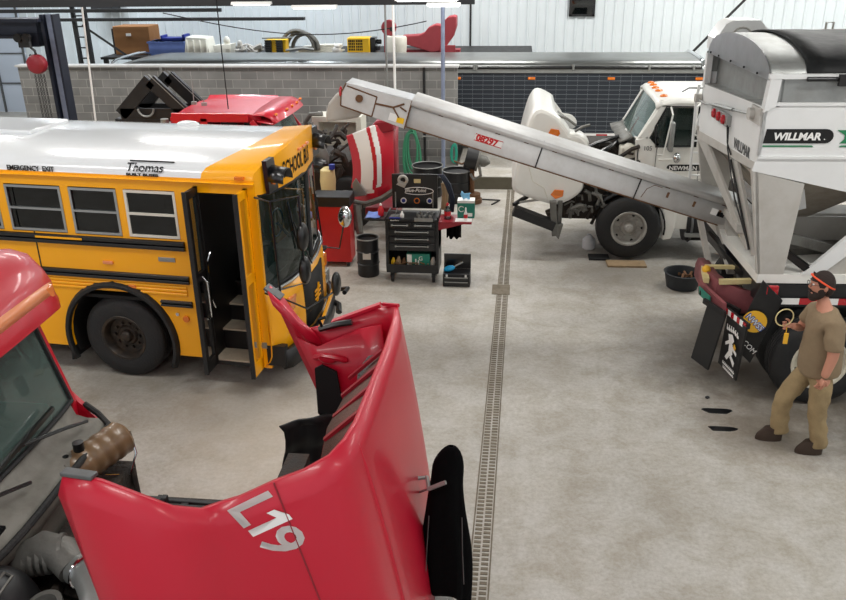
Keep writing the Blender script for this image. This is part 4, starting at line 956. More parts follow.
    m = MB(); m.box((-4.40, 22.0, 2.12), (-3.80, 22.4, 2.52)); m.build('casing', 'yellow_plastic', t, bevel=.03)
    for a in (0, 1):
        m = MB()
        for i in range(4):
            for j in range(4): m.box((-4.36+a*.2+i*.045, 21.99, 2.2+j*.07), (-4.33+a*.2+i*.045, 22.0, 2.25+j*.07))
        m.build('vent_grille', 'black_matte', t, smooth=False)['kind'] = 'stuff'
    m = MB(); m.box((-3.80, 22.02, 2.12), (-3.66, 22.38, 2.52)); m.cyl((-3.66,22.2,2.4), (-3.52,22.2,2.4), .06); m.box((-3.66,22.05,2.2), (-3.55,22.3,2.3)); m.build('end_unit', 'black_gloss', t, bevel=.02)
    m = MB(); m.box((-4.5,21.95,Z), (-3.6,22.45,2.118)); solo('wooden_pallet', m, 'wood', (-4,22.2,Z), 'thin wooden pallet under the yellow machine', 'pallet', smooth=False)
    # red auger machine
    t = thing('red_machine', 'red auger machine with a curved cowl on the storage platform', 'machine', (-2.6, 22.6, Z))
    out = [(-3.02,2.52),(-2.55,2.55),(-2.42,2.60),(-2.30,2.74),(-2.12,2.81),(-1.97,2.79),(-1.90,2.90),(-1.80,2.99),(-1.66,3.02),(-1.58,3.0),(-1.58,2.75),(-1.66,2.5),(-1.83,2.28),(-2.05,2.14),(-2.25,2.12),(-2.5,2.2),(-2.85,2.3),(-3.05,2.3)]
    m = MB(); m.prism([(x,22.3,z) for x, z in out], (0,.5,0)); m.build('cowl', 'faded_red', t, smooth=False, bevel=.02)
    m = MB(); m.box((-3.44,22.52,Z), (-1.5,22.9,2.16)); m.box((-3.30,22.15,Z), (-3.22,22.2,2.86)); m.box((-3.45,22.15,Z), (-3.40,22.2,2.6)); m.box((-2.0,22.25,Z), (-1.6,22.3,2.3)); m.build('base_frame', 'faded_red', t, smooth=False)
    m = MB(); m.cyl((-3.32,22.12,2.75), (-3.32,22.3,2.75), .19, n=24); p = m.build('pulley', 'faded_red', t)
    m = MB(); m.cyl((-3.22,22.05,2.72), (-3.22,22.12,2.72), .06); m.build('hub', 'dark_steel', p)
    m = MB(); m.lathe((-3.1,22.0,2.14), (-3.1,22.0,2.55), [(0,.25),(.5,.27),(.9,.27),(1,.25)], 20); m.build('bucket', 'cream_plastic', t)
    # dark pipe bracket/heater hanging high by the left
    m = MB(); m.box((-12.35, 24.2, 3.08), (-11.7, 24.75, 3.4)); m.cyl((-12.2,24.5,3.4), (-12.2,24.5,6.2), .02); m.cyl((-11.85,24.5,3.4), (-11.85,24.5,6.2), .02); solo('ceiling_heater', m, 'dark_truss', (-12.0,24.5,3.08), 'dark unit heater hanging near the back wall above the cardboard box', 'heater', smooth=False)
storage()
# ================================================================= crane and chain hoist on the left
def crane():
    t = thing('jib_crane', 'dark blue jib crane with a thick column and horizontal boom', 'crane', (-8.5, 15, 0))
    m = MB(); m.box((-8.64, 14.95, 0), (-8.58, 15.2, 3.6)); m.box((-8.58, 15.06, 0), (-8.42, 15.1, 3.6)); m.box((-8.42, 14.95, 0), (-8.38, 15.2, 3.6)); m.build('column', 'navy_steel', t, smooth=False)
    m = MB(); m.box((-8.56, 15.03, 0), (-8.44, 15.06, 3.6)); part_label(m.build('column_web', 'blue_steel', t, smooth=False), 'scuffed light blue web plate')
    m = MB(); m.box((-12.0, 14.9, 3.22), (-8.7, 15.1, 3.52)); m.box((-12.0, 14.8, 3.48), (-8.6, 15.2, 3.54)); m.box((-12.0, 14.8, 3.20), (-9.05, 15.2, 3.25)); m.prism([(-9.1,14.85,3.22),(-8.95,14.85,3.05),(-8.68,14.85,3.05),(-8.68,14.85,3.3),(-9.1,14.85,3.3)], (0,.3,0)); m.build('boom', 'navy_steel', t, smooth=False)
    m = MB(); m.box((-8.9, 14.7, 0), (-8.1, 15.5, .03)); m.build('base_plate', 'navy_steel', t, smooth=False)
    t = thing('chain_hoist', 'red chain hoist with a black hook hanging from the crane boom', 'hoist', (-8.87, 14.75, 2.55))
    for x in (-8.98, -8.82):
        m = MB(); m.cyl((x, 14.68, 3.22), (x, 14.76, 3.22), .075, n=16); m.build('trolley_wheel', 'dark_steel', t)
    m = MB(); m.box((-9.0,14.72,3.05), (-8.78,14.78,3.15)); m.build('trolley_plate', 'dark_steel', t, smooth=False)
    m = MB(); m.tube([(-8.77,14.72,3.2),(-8.77,14.72,3.05),(-8.71,14.72,3.0),(-8.70,14.72,2.94),(-8.76,14.72,2.88),(-8.82,14.72,2.92)], .025, 8); m.build('hook', 'black_gloss', t)
    m = MB(); m.lathe((-8.72,14.64,2.76), (-8.72,14.84,2.76), [(0,.10),(.15,.165),(.5,.18),(.85,.165),(1,.10)], 20); m.ball((-8.80,14.74,2.78), (.12,.1,.10)); m.build('gear_case', 'dark_red', t)
    for x in (-8.80, -8.74, -8.69, -8.63):
        m = MB(); z = 2.55; k = 0
        while z > 1.0:
            c = V((x+.0, 14.74, z)); r = .019
            m.tube([c+(V((r*cos(a), 0, .026*sin(a))) if k % 2 else V((0, r*cos(a), .026*sin(a)))) for a in [2*pi*i/6 for i in range(6)]], .006, 4, closed=True); z -= .04; k += 1
        m.build('chain', 'dark_steel', t)
crane()
# hanging cord in front of the bus, thin wire further back
m = MB(); m.tube([(-5.93,7.85,6.2),(-5.93,7.85,4.0),(-5.92,7.85,2.6),(-5.93,7.85,1.42)], .008, 6); o = m.build('ceiling_cable', 'black_matte'); rebase(o, (-5.93,7.85,6.2)); tag(o, 'thin black cord hanging straight down in front of the school bus windows', 'cable')
m = MB(); m.tube([(-4.95,14.0,6.2),(-4.95,14.0,3.0),(-4.94,14.0,2.1)], .01, 6); o = m.build('ceiling_cable', 'black_matte'); rebase(o, (-4.95,14,6.2)); tag(o, 'thin black cord hanging above the roof of the red cab behind the bus', 'cable')
m = MB(); m.tube([(-8.0+6.0*f, 19, 3.35-.55*sin(pi*f*.8)+.12*f) for f in [i/20 for i in range(21)]], .012, 6); o = m.build('hanging_cable', 'dark_steel'); rebase(o, (-5,19,3)); tag(o, 'slack cable sagging across the upper back wall', 'cable')
# ================================================================= second red truck behind the bus
def red2():
    t = thing('red_truck', 'red truck behind the bus with a white striped hood tilted forward', 'truck', (-4.2, 14.6, 0))
    ya, yb = 13.7, 15.6
    # cab: roof lofted along x
    m = MB(); rows = []
    for x, z0, z1, k in ((-5.87,2.0,2.0,0),(-5.83,2.07,2.05,0),(-5.6,2.08,2.07,0),(-4.9,2.08,2.08,.0),(-4.5,2.06,2.07,.02),(-4.3,2.0,2.04,.05)):
        rows.append([(x, ya+k, z0-.12), (x, ya+.02+k, z0), (x, ya+.18+k, z1-.03), (x, 14.3, z1), (x, 15.0, z1), (x, yb-.18-k, z1-.03), (x, yb-.02-k, z0), (x, yb-k, z0-.12)])
    m.grid(rows); m.build('cab_roof', 'red_paint', t, solid=.02)
    for yy, s in ((ya, 1), (yb, -1)):
        m = MB(); 
        m.box((-5.85, yy-.02 if s > 0 else yy-.03, .6), (-5.68, yy+.03 if s > 0 else yy+.02, 1.98)); m.box((-5.85, yy-.02, .6), (-4.1, yy+.02, 1.40)); m.box((-5.35,yy-.02,1.4), (-5.22,yy+.02,2.0)); m.box((-5.85,yy-.02,1.93), (-4.5,yy+.02,2.08)); m.bar((-4.45,yy,1.95), (-4.05,yy,1.38), .04, .1)
        m.build('cab_side', 'red_paint', t, smooth=False, bevel=.01)
        m = MB(); m.box((-5.7, yy-.005, 1.4), (-5.32, yy+.005, 1.94)); m.build('side_window', 'glass_tint', t, smooth=False); m = MB(); m.prism([(-5.22,yy-.005,1.4),(-4.1,yy-.005,1.4),(-4.45,yy-.005,1.87),(-5.22,yy-.005,1.87)], (0,.01,0)); m.build('side_window', 'glass_tint', t, smooth=False)
    m = MB(); m.box((-5.88,ya,.6), (-5.84,yb,2.0)); m.box((-4.15,ya,.6), (-4.05,yb,1.38)); m.box((-5.8,ya+.05,.6),(-4.1,yb-.05,.65)); m.build('cab_shell', 'red_paint', t, smooth=False)
    m = MB(); rows = [[(x - .12*(abs(y-14.65)/.95)**2, y, z) for y in [ya+.05+(yb-ya-.1)*i/8 for i in range(9)]] for x, z in ((-3.95,1.38),(-4.25,2.02))]; m.grid(rows); m.build('windshield', 'glass_green', t)
    m = MB(); rows = []
    for dx, z in ((0,2.10),(.25,2.10),(.42,2.05),(.50,1.96),(.46,1.95),(.1,2.0)):
        rows.append([(-4.42+dx*(1-.25*(abs(y-14.65)/.97)**3), y, z-.05*(abs(y-14.65)/.97)**4) for y in [ya-.03+(yb-ya+.06)*i/10 for i in range(11)]])
    m.grid(rows); v = m.build('sun_visor', 'red_paint', t, solid=.015)
    for y in (13.8, 14.3, 14.65, 15.0, 15.4):
        m = MB(); m.ball((-3.98-.09*(abs(y-14.65)/.97)**3, y, 2.05), (.03,.05,.025)); m.build('marker_lamp', 'amber', v)
    for x, y in ((-5.62, 14.2), (-5.4, 14.1)):
        m = MB(); m.cyl((x,y,2.14), (x,y,2.19), .05, n=10); m.cyl((x,y,2.19), (x,y,2.19+(.45 if x < -5.5 else .05)), .008, n=6); m.build('antenna', 'dull_alu', t)
    m = MB(); m.cyl((-6.05,13.95,.8), (-6.05,13.95,1.86), .12, n=16); m.cyl((-6.05,13.85,1.86), (-6.05,13.85,1.95), .07, n=16); m.build('air_cleaner', 'dull_alu', t)
    m = MB(); m.tube([(-4.6,13.6,1.9),(-4.6,13.45,1.9),(-4.6,13.45,1.5),(-4.6,13.6,1.5)], .012, 6); m.box((-4.72,13.42,1.5), (-4.5,13.47,1.9)); m.build('mirror', 'chrome', t, bevel=.01)
    # engine bay: grey hoses, black filter, cream bottle
    m = MB(); m.box((-4.0,14.0,.6), (-2.7,15.3,1.2)); random.seed(5)
    for i in range(40):
        a = V((-3.9+random.random()*1.1, 13.5+random.random()*1.4, .9+random.random()*.75)); b = a+V((random.uniform(-.3,.3), random.uniform(-.2,.2), random.uniform(-.3,.3))); m.tube([a, (a+b)/2+V((.05,0,.05)), b], random.uniform(.02,.06), 6)
    m.build('engine_block', 'engine', t)
    m = MB(); m.tube([(-3.55,13.7,1.45),(-3.42,13.55,1.62),(-3.30,13.5,1.60),(-3.22,13.5,1.40),(-3.25,13.5,1.2)], .13, 14); part_label(m.build('intake_hose', 'engine_grey', t), 'thick grey intake hose')
    m = MB(); m.ball((-3.28,13.35,1.30), (.2,.15,.12)); m.tube([(-3.5,13.3,1.4),(-3.45,13.2,1.1),(-3.4,13.2,.75)], .05); m.tube([(-3.15,13.3,1.2),(-3.1,13.25,.95),(-3.2,13.25,.7)], .04); m.build('black_hose', 'black_gloss', t)
    m = MB(); m.lathe((-3.07,13.2,.86), (-3.07,13.2,1.30), [(0,.08),(.08,.12),(.5,.135),(.9,.12),(1,.06)], 16); b = m.build('coolant_bottle', 'tank_cream', t)
    m = MB(); m.cyl((-2.98,13.15,1.28), (-2.98,13.15,1.36), .05, n=12); m.build('cap', 'dark_blue', b)
    m = MB(); m.box((-3.8,13.0,1.55), (-2.65,13.9,1.62)); m.box((-2.75,13.0,1.05), (-2.65,13.9,1.55)); m.tube([(-3.7,13.1,1.62),(-3.85,13.1,1.6),(-3.9,13.1,1.3)], .04); m.build('air_box', 'tender_grey', t, bevel=.01) if False else None
    m = MB(); m.box((-5.9,14.1,.5), (-1.9,14.3,.7)); m.box((-5.9,15.0,.5), (-1.9,15.2,.7)); m.build('chassis', 'dark_steel', t, smooth=False)
    for x in (-2.9, -5.6):
        wheel('tyre', (x,13.75,.48), (0,-1,0), .48, .28, 'rim_grey', t); wheel('tyre', (x,15.55,.48), (0,1,0), .48, .28, 'rim_grey', t)
    # tilted hood: curved red panel with white stripes, seen from its near side
    cols = []
    def hp(u, v):   # u across the hood side 0..1 (back edge to nose), v 0 top..1 bottom
        xl = -2.62+.07*sin(v*pi)*1.6-.02*v + (.10*v if v > .8 else 0); xr = -1.86
        x = xl+(xr-xl)*u; 
        zt = 1.92+.26*min(1, u*1.6)-.05*u; zb = .88+.18*u**2
        if u < .15: zb += .02
        z = zt+(zb-zt)*v
        y = 12.55+.10*(1-u)**2*2-.15*sin(u*pi*.6)+.05*sin(v*pi)*-2+.35*max(0, u-.62)*1.5
        return (x, y, z)
    nu, nv = 70, 50
    m = MB()
    vs = [hp(i/nu, j/nv) for i in range(nu+1) for j in range(nv+1)]
    for i in range(nu):
        for j in range(nv):
            u = (i+.5)/nu; v = (j+.5)/nv; us = u-.09*sin(v*pi*.9)
            m.mi = 1 if ((.16 < us < .48 and v < .87) or (.56 < us < .66 and v < .80)) else 0
            k = len(m.v); a, b, c, d = vs[i*(nv+1)+j], vs[(i+1)*(nv+1)+j], vs[(i+1)*(nv+1)+j+1], vs[i*(nv+1)+j+1]
            m.add([a,b,c,d], [(0,1,2,3)])
    h = m.build('hood', ['red_paint', 'paint_white'], t, solid=.03)
    m = MB(); rows = []
    for v in (0, .3, .6, 1): 
        x0 = hp(1, v); rows.append([(x0[0], x0[1], x0[2]+.02), (x0[0]+.03, x0[1]+.25, x0[2]-.02), (x0[0]-.10, x0[1]+1.2, x0[2]-.25*(1-v)), (x0[0]-.25, x0[1]+2.2, x0[2]-.45*(1-v)), (x0[0]-.8, x0[1]+2.4, x0[2]-.5*(1-v))])
    m.grid(rows); m.build('hood_front', 'dark_red', h, solid=.03)
    m = MB(); m.prism([(-2.20,12.45,2.10),(-2.12,12.45,2.20),(-1.84,12.45,2.24),(-1.82,12.45,2.06),(-2.0,12.45,2.02)], (0,.5,0)); m.build('hood_scoop', 'dark_red', h, bevel=.03, smooth=False)
    m = MB(); m.prism([(-2.52,12.5,1.22),(-2.45,12.48,1.32),(-2.28,12.46,1.05),(-2.50,12.5,1.0)], (0,-.03,0)); m.build('headlight', 'dull_alu', h, smooth=False, bevel=.01)
    m = MB(); m.tube([(-2.55,12.5,.93),(-2.3,12.42,.92),(-2.05,12.4,1.02),(-1.85,12.45,1.14)], .035, 8); m.tube([(-2.35,12.45,.86),(-2.05,12.42,.96),(-1.85,12.5,1.08)], .02, 8); m.tube([(-2.45,12.4,.9),(-2.4,12.3,.5),(-2.42,12.5,.35),(-2.40,12.8,.2)], [.07,.06,.05,.04], 8); m.build('bumper_trim', 'engine_grey', h)
    m = MB(); m.box((-2.35,12.6,.62), (-1.82,14.6,.80)); m.build('front_bumper', 'dark_red', t, bevel=.02)
red2()
# black triangular steel frame behind the bus
def tri():
    t = thing('steel_stand', 'black triangular steel frame standing behind the bus roof, against the block wall', 'frame', (-6.8, 15.2, 0))
    for y in (14.9, 15.45):
        dx = .14 if y > 15 else 0
        m = MB(); a, b, c = V((-7.40+dx,y,1.80)), V((-6.68+dx,y,2.50)), V((-5.98+dx,y,1.80))
        for p, q in ((a,b),(b,c),(c,a)): 
            m.bar(p+(V((-6.69,y,2.02))-p)*.10, q+(V((-6.69,y,2.02))-q)*.10, .08, .24)
        m.build('side_plate', 'black_paint', t, smooth=False)
        m = MB(); m.bar(b+V((0,-.06,.07)), c+V((0,-.06,.07)), .01, .012); m.build('edge_bead', 'dull_alu', t, smooth=False)
    m = MB(); m.box((-7.45,14.85,0), (-6.25,15.6,1.75)); m.build('base_box', 'black_paint', t, smooth=False)
    m = MB(); m.tube([(-6.95+.3*(1-cos(a))*.5-.0,14.8,1.95-.14*sin(a)) for a in [pi*i/10 for i in range(11)]], .02, 6); m.build('hoop', 'dull_alu', t)
tri()
def cabinet_white():
    t = thing('electrical_box', 'white enclosure standing behind the striped red hood near the block wall', 'enclosure', (-3.3, 15.5, 0))
    m = MB(); m.box((-3.95,15.9,1.52), (-2.98,16.5,1.62)); m.box((-3.08,15.9,0), (-2.98,16.5,1.52)); m.box((-3.92,15.9,0), (-3.82,16.5,1.52)); m.box((-3.87,16.3,0), (-3.09,16.4,1.52)); m.build('frame', 'cream_plastic', t, smooth=False)
    m = MB(); m.tube([(-3.75,16.0,1.66),(-4.0,16.0,1.64),(-4.1,16.0,1.5),(-4.1,16.0,0)], .05, 8); m.build('pipe', 'engine_grey', t)
cabinet_white()
# ================================================================= white Newman truck
def newman():
    t = thing('white_truck', 'white truck lettered NEWMAN facing left with its hood tilted forward', 'truck', (1.8, 13.6, 0))
    ya, yb = 12.75, 14.55
    m = MB()
    # side panels with window opening: lower door and pillars
    for y, d in ((ya, .05), (yb, -.05)):
        m.prism([(x,y,z) for x, z in ((1.88,.95),(1.83,1.90),(2.0,1.96),(2.17,1.78),(2.72,1.80),(3.2,1.80),(3.2,.50),(2.35,.50),(2.25,.95))], (0,d,0))
        m.prism([(x,y,z) for x, z in ((1.86,1.93),(2.17,2.44),(2.28,2.47),(2.02,1.90))], (0,d,0))
        m.prism([(x,y,z) for x, z in ((2.72,1.8),(2.72,2.4),(3.2,2.4),(3.2,1.8))], (0,d,0))
        m.prism([(x,y,z) for x, z in ((2.15,2.38),(2.18,2.45),(3.2,2.48),(3.2,2.38))], (0,d,0))
    m.box((3.15,ya,.5), (3.2,yb,2.5)); m.box((1.85,ya,.9), (1.9,yb,1.85)); m.build('cab_shell', 'newman_white', t, smooth=False, bevel=.015)
    m = MB(); rows = []
    for x, z, k in ((2.05,2.46,.0),(2.12,2.51,0),(2.4,2.54,0),(3.2,2.54,0)):
        rows.append([(x+.04*abs(f)**2*(x<2.3), (ya+yb)/2+f*(yb-ya)/2, z-(.10 if abs(f) == 1 else .03 if abs(f) > .85 else 0)) for f in (-1,-.9,-.5,0,.5,.9,1)])
    m.grid(rows); m.build('cab_roof', 'newman_white', t, solid=.03)
    m = MB(); m.grid([[(x+.10*(abs(f))**3, 13.65+f*.86, z) for f in (-1,-.7,-.3,0,.3,.7,1)] for x, z in ((1.78,1.90),(2.08,2.46))]); m.build('windshield', 'glass_green', t)
    m = MB(); m.tube([(1.87,12.80,1.90),(2.17,12.80,2.46)], .03); m.tube([(1.87,14.5,1.90),(2.17,14.5,2.46)], .03); m.tube([(2.17,14.5,2.46),(2.08,13.65,2.46),(2.17,12.8,2.46)], .03); m.tube([(1.78,13.6,1.89),(1.87,12.82,1.90)], .02); m.build('windshield_frame', 'newman_white', t)
    m = MB(); m.box((1.9,12.9,1.7), (2.15,14.4,1.88)); m.build('dashboard', 'black_paint', t, bevel=.03)
    m = MB(); m.tube([(2.28+.08*sin(a), 13.15+.2*cos(a), 1.92+.18*sin(a)) for a in [2*pi*i/18 for i in range(18)]], .014, 6, closed=True); m.build('steering_wheel', 'black_gloss', t)
    for y in (13.2, 14.1):
        m = MB(); m.box((2.55,y-.22,1.3), (2.95,y+.22,1.5)); m.box((2.9,y-.22,1.4), (3.05,y+.22,2.15)); m.build('seat', 'vinyl_dark', t, bevel=.04)
    m = MB(); m.prism([(2.19,ya+.01,1.79),(2.72,ya+.01,1.81),(2.72,ya+.01,2.39),(2.26,ya+.01,2.39),(2.13,ya+.01,2.1)], (0,.01,0)); m.build('side_window', 'glass_tint', t, smooth=False); m = MB(); m.prism([(2.19,yb-.02,1.79),(2.72,yb-.02,1.81),(2.72,yb-.02,2.39),(2.26,yb-.02,2.39)], (0,.01,0)); m.build('side_window', 'glass_tint', t, smooth=False)
    m = MB(); m.tube([(2.13,ya-.01,1.80),(2.72,ya-.01,1.81),(2.72,ya-.01,2.40),(2.24,ya-.01,2.40),(2.10,ya-.01,2.1)], .014, 6, closed=True); m.build('window_seal', 'black_matte', t)
    m = MB(); m.tube([(2.15,ya-.006,1.78),(2.15,ya-.006,1.3),(2.20,ya-.006,.9),(2.24,ya-.006,.6)], .005, 4); m.tube([(2.80,ya-.006,2.45),(2.80,ya-.006,.6)], .005, 4); m.build('door_seam', 'steel', t)
    # marker lamps on the roof
    for p in ((2.22,12.98,2.52),(2.20,13.35,2.54),(2.19,13.65,2.54),(2.20,13.95,2.54),(2.22,14.3,2.52)):
        m = MB(); m.ball(p, (.06,.045,.028)); m.build('marker_lamp', 'amber', t)
    m = MB(); m.tube([(2.5,13.1,2.56),(2.6,13.1,2.62),(2.9,13.1,2.62)], .012, 6); m.build('air_horn', 'steel', t)
    # mirror
    m = MB(); m.tube([(2.18,ya,1.68),(2.22,ya-.22,1.72),(2.30,ya-.22,2.32),(2.30,ya,2.40)], .014, 6); m.tube([(2.2,ya,1.60),(2.42,ya-.2,1.66),(2.42,ya,1.66)], .012, 6); b = m.build('mirror_bracket', 'newman_white', t)
    m = MB(); m.box((2.28,ya-.30,1.78), (2.34,ya-.12,2.22)); m.build('mirror', 'dull_alu', b, bevel=.015)
    m = MB(); m.ball((2.42,ya-.22,1.68), (.06,.06,.08)); m.build('spot_mirror', 'chrome', b)
    m = MB(); m.tube([(2.70,ya-.02,1.98),(2.66,ya-.1,2.0),(2.66,ya-.1,2.42),(2.72,ya-.02,2.45)], .016, 6); m.build('grab_handle', 'newman_white', t)
    # name pill
    m = MB(); pts = [(2.38+.055*cos(a), 1.475+.055*sin(a)) for a in [pi/2+pi*i/8 for i in range(9)]]+[(2.80+.055*cos(a), 1.475+.055*sin(a)) for a in [-pi/2+pi*i/8 for i in range(9)]]
    m.prism([(x,ya-.004,z) for x, z in pts], (0,.006,0)); n = m.build('name_plate', 'black_matte', t, smooth=False)
    text('name_lettering', 'NEWMAN', .088, (2.36,ya-.007,1.445), (1,0,0), (0,0,1), 'paint_white', n, bold=.002, sx=1.05)
    text('unit_number', '105', .10, (1.95,ya-.004,1.74), (1,0,0), (0,0,1), 'steel', t, sx=.9)
    text('small_lettering', 'N   NO', .06, (2.66,ya-.004,1.27), (1,0,0), (0,0,1), 'steel', t)
    # cream air intake beside the cab, cowl
    m = MB(); m.box((1.62,12.85,1.50), (1.86,13.05,1.78)); m.ball((1.75,12.9,1.72), (.10,.08,.10)); m.build('air_intake', 'cream_plastic', t, bevel=.03)
    m = MB(); m.grid([[(1.60,12.9+.2*i,1.82+.02*sin(i*2)) for i in range(8)],[(1.80,12.9+.2*i,1.90) for i in range(8)],[(1.78,12.9+.2*i,1.90) for i in range(8)]]); m.build('cowl', 'engine_grey', t, solid=.02)
    # engine mass
    m = MB(); random.seed(11); m.box((.85,13.2,.75), (1.85,14.1,1.5)); m.box((1.0,13.3,1.4), (1.8,13.9,1.72)); m.box((1.0,12.95,.85), (1.5,13.3,1.2))
    for i in range(90):
        a = V((.75+random.random()*1.15, 12.75+random.random()*1.2, .62+random.random()*1.0)); b = a+V((random.uniform(-.3,.3), random.uniform(-.15,.15), random.uniform(-.25,.25)))
        b.x = min(b.x, 1.9); m.tube([a, (a+b)/2+V((.04,0,.05)), b], random.uniform(.015,.06), 6)
    m.build('engine_block', 'engine', t)
    m = MB()
    for i in range(34):
        a = V((.80+random.random()*.75, 12.68+random.random()*.1, .66+random.random()*.55)); b = a+V((random.uniform(-.2,.25), random.uniform(-.05,.05), random.uniform(-.2,.2))); m.tube([a, (a+b)/2+V((.03,0,.04)), b], random.uniform(.012,.035), 6)
    m.build('engine_hoses', 'engine_grey', t)['kind'] = 'stuff'
    m = MB(); m.tube([(1.05,12.95,1.55),(1.25,12.9,1.62),(1.45,12.95,1.72),(1.6,13.1,1.80)], .035); m.tube([(1.0,13.1,1.62),(1.3,13.1,1.78),(1.62,13.1,1.88)], .03); m.ball((1.30,12.95,1.55), (.22,.15,.12)); m.build('black_hose', 'black_gloss', t)
    # tilted hood: rounded shell, side profile extruded across the truck
    prof = [(.62,2.28),(.36,2.40),(.24,2.28),(.16,2.02),(.10,1.75),(.02,1.45),(-.01,1.22),(.03,1.10),(.25,1.0),(.62,.90),(.80,.93),(1.0,1.06),(1.08,1.20),(1.02,1.42),(.98,1.62),(1.12,1.83),(1.02,1.98),(.84,2.02),(.80,2.08)]
    cx, cz = .55, 1.55; raw = prof; prof = smooth_loop(raw, 4)
    m = MB(); rows = []
    for y, k in ((12.58,.90),(12.60,.96),(12.68,1.0),(12.9,1.0)):
        rows.append([(cx+(x-cx)*k, y, cz+(z-cz)*k) for x, z in prof])
    m.grid(rows, close=True); m.add([(cx+(x-cx)*.9, 12.58, cz+(z-cz)*.9) for x, z in prof], [tuple(range(len(prof)))])
    rows = [[(cx+(x-cx)*k, y, cz+(z-cz)*k) for x, z in prof[:41]] for y, k in ((12.9,1),(13.6,1.02),(14.2,1),(14.45,1),(14.53,.96),(14.55,.9))]
    m.grid(rows); m.add([(cx+(x-cx)*.9, 14.55, cz+(z-cz)*.9) for x, z in prof], [tuple(range(len(prof)))])
    h = m.build('hood', 'newman_white', t, solid=.02)
    m = MB(); m.grid([[(.60,12.7,2.24),(.72,12.7,2.10),(.80,12.7,2.02)],[(.66,13.2,2.26),(.82,13.2,2.14),(.95,13.2,2.0)]]); m.tube([(.5,12.75,2.30),(.78,12.7,2.22),(.92,12.7,2.12)], .02); m.tube([(.9,12.6,2.05),(1.0,12.58,2.12),(1.12,12.6,2.15)], .02); m.build('inner_brace', 'engine_grey', h)
    m = MB(); m.prism([(.50,12.57,2.02),(.54,12.56,2.10),(.66,12.56,2.08),(.68,12.57,2.02),(.63,12.56,1.96),(.55,12.56,1.97)], (0,-.02,0)); m.build('side_lamp', 'amber', h, bevel=.008, smooth=False)
    m = MB(); m.prism([(.47,12.57,1.90),(.48,12.57,1.96),(.60,12.57,1.93),(.59,12.57,1.87)], (0,-.012,0)); m.build('name_badge', 'black_matte', h, smooth=False)
    m = MB(); m.prism([(.58,12.58,1.07),(.64,12.56,1.16),(.78,12.56,1.15),(.77,12.56,1.05),(.66,12.56,1.01)], (0,-.02,0)); m.build('turn_signal', 'amber', h, bevel=.008, smooth=False)
    m = MB(); m.tube([(.22,12.58,1.55),(.30,12.56,1.28),(.48,12.56,1.18),(.55,12.57,.98)], .007, 5); m.build('crease', 'cream_plastic', h)
    # bumper swung forward and hanging bracket
    m = MB(); m.bar((.02,12.55,.82), (.66,12.55,.58), .2, .14, up=(0,0,1)); m.bar((.02,12.5,.92), (.42,13.2,.98), .05, .05); m.build('bumper', 'black_paint', t, smooth=False)
    m = MB(); m.bar((.10,12.6,.93), (.60,12.7,.98), .03, .03); m.cyl((.46,12.62,.97), (.60,12.64,.985), .03); m.build('strut', 'tender_grey', t)
    m = MB(); m.bar((.62,12.55,.98), (.68,12.55,.42), .12, .10, up=(1,0,0)); m.bar((.74,12.6,.98), (.74,12.6,.58), .07, .07, up=(1,0,0)); m.prism([(.55,12.5,.60),(.80,12.5,.62),(.74,12.5,.36)], (0,.06,0)); m.build('hinge_bracket', 'engine_grey', t, smooth=False, bevel=.01)
    # fender skirt piece and step, tank, chassis
    m = MB(); m.prism([(2.30,12.70,1.02),(2.52,12.70,.98),(2.56,12.70,.62),(2.50,12.70,.34),(2.36,12.70,.32),(2.34,12.70,.65)], (0,.3,0)); m.build('fender_skirt', 'newman_white', t, bevel=.03, smooth=False)
    m = MB(); rows = [[(x,y,z) for y in (12.66,13.0)] for x, z in arc(1.8,.52,.58,150,-10,14)]; m.grid(rows); m.build('fender_arch', 'rubber', t, solid=.02)
    m = MB(); m.cyl((2.72,13.0,.55), (3.6,13.0,.55), .30, n=24); tk = m.build('fuel_tank', 'dark_steel', t)
    for x in (2.8, 3.3): 
        m = MB(); m.tube([(x,13.0+.31*cos(a),.55+.31*sin(a)) for a in [2*pi*i/20 for i in range(20)]], .02, 6, closed=True); m.build('tank_strap', 'steel', tk)
    m = MB(); m.box((2.7,12.65,.40), (3.6,12.75,.45)); m.build('step_rail', 'dull_alu', t, smooth=False)
    m = MB(); m.box((.7,13.2,.5), (4.6,13.35,.75)); m.box((.7,14.0,.5), (4.6,14.15,.75)); m.cyl((1.8,12.9,.5), (1.8,14.5,.5), .07); m.box((3.7,12.9,.4),(4.6,14.4,.9)); m.build('chassis', 'engine', t, smooth=False)
    wheel('tyre', (1.82,12.60,.53), (0,-1,0), .5, .3, 'rim_grey', t, rim_r=.28, holes=5, nuts=10, dish=.07, hubmat='rim_grey'); wheel('tyre', (1.82,14.7,.53), (0,1,0), .5, .3, 'rim_grey', t, rim_r=.28)
    for y, a in ((12.75,-1),(14.6,1)): wheel('tyre', (4.2,y,.5), (0,a,0), .5, .3, 'rim_grey', t, rim_r=.28)
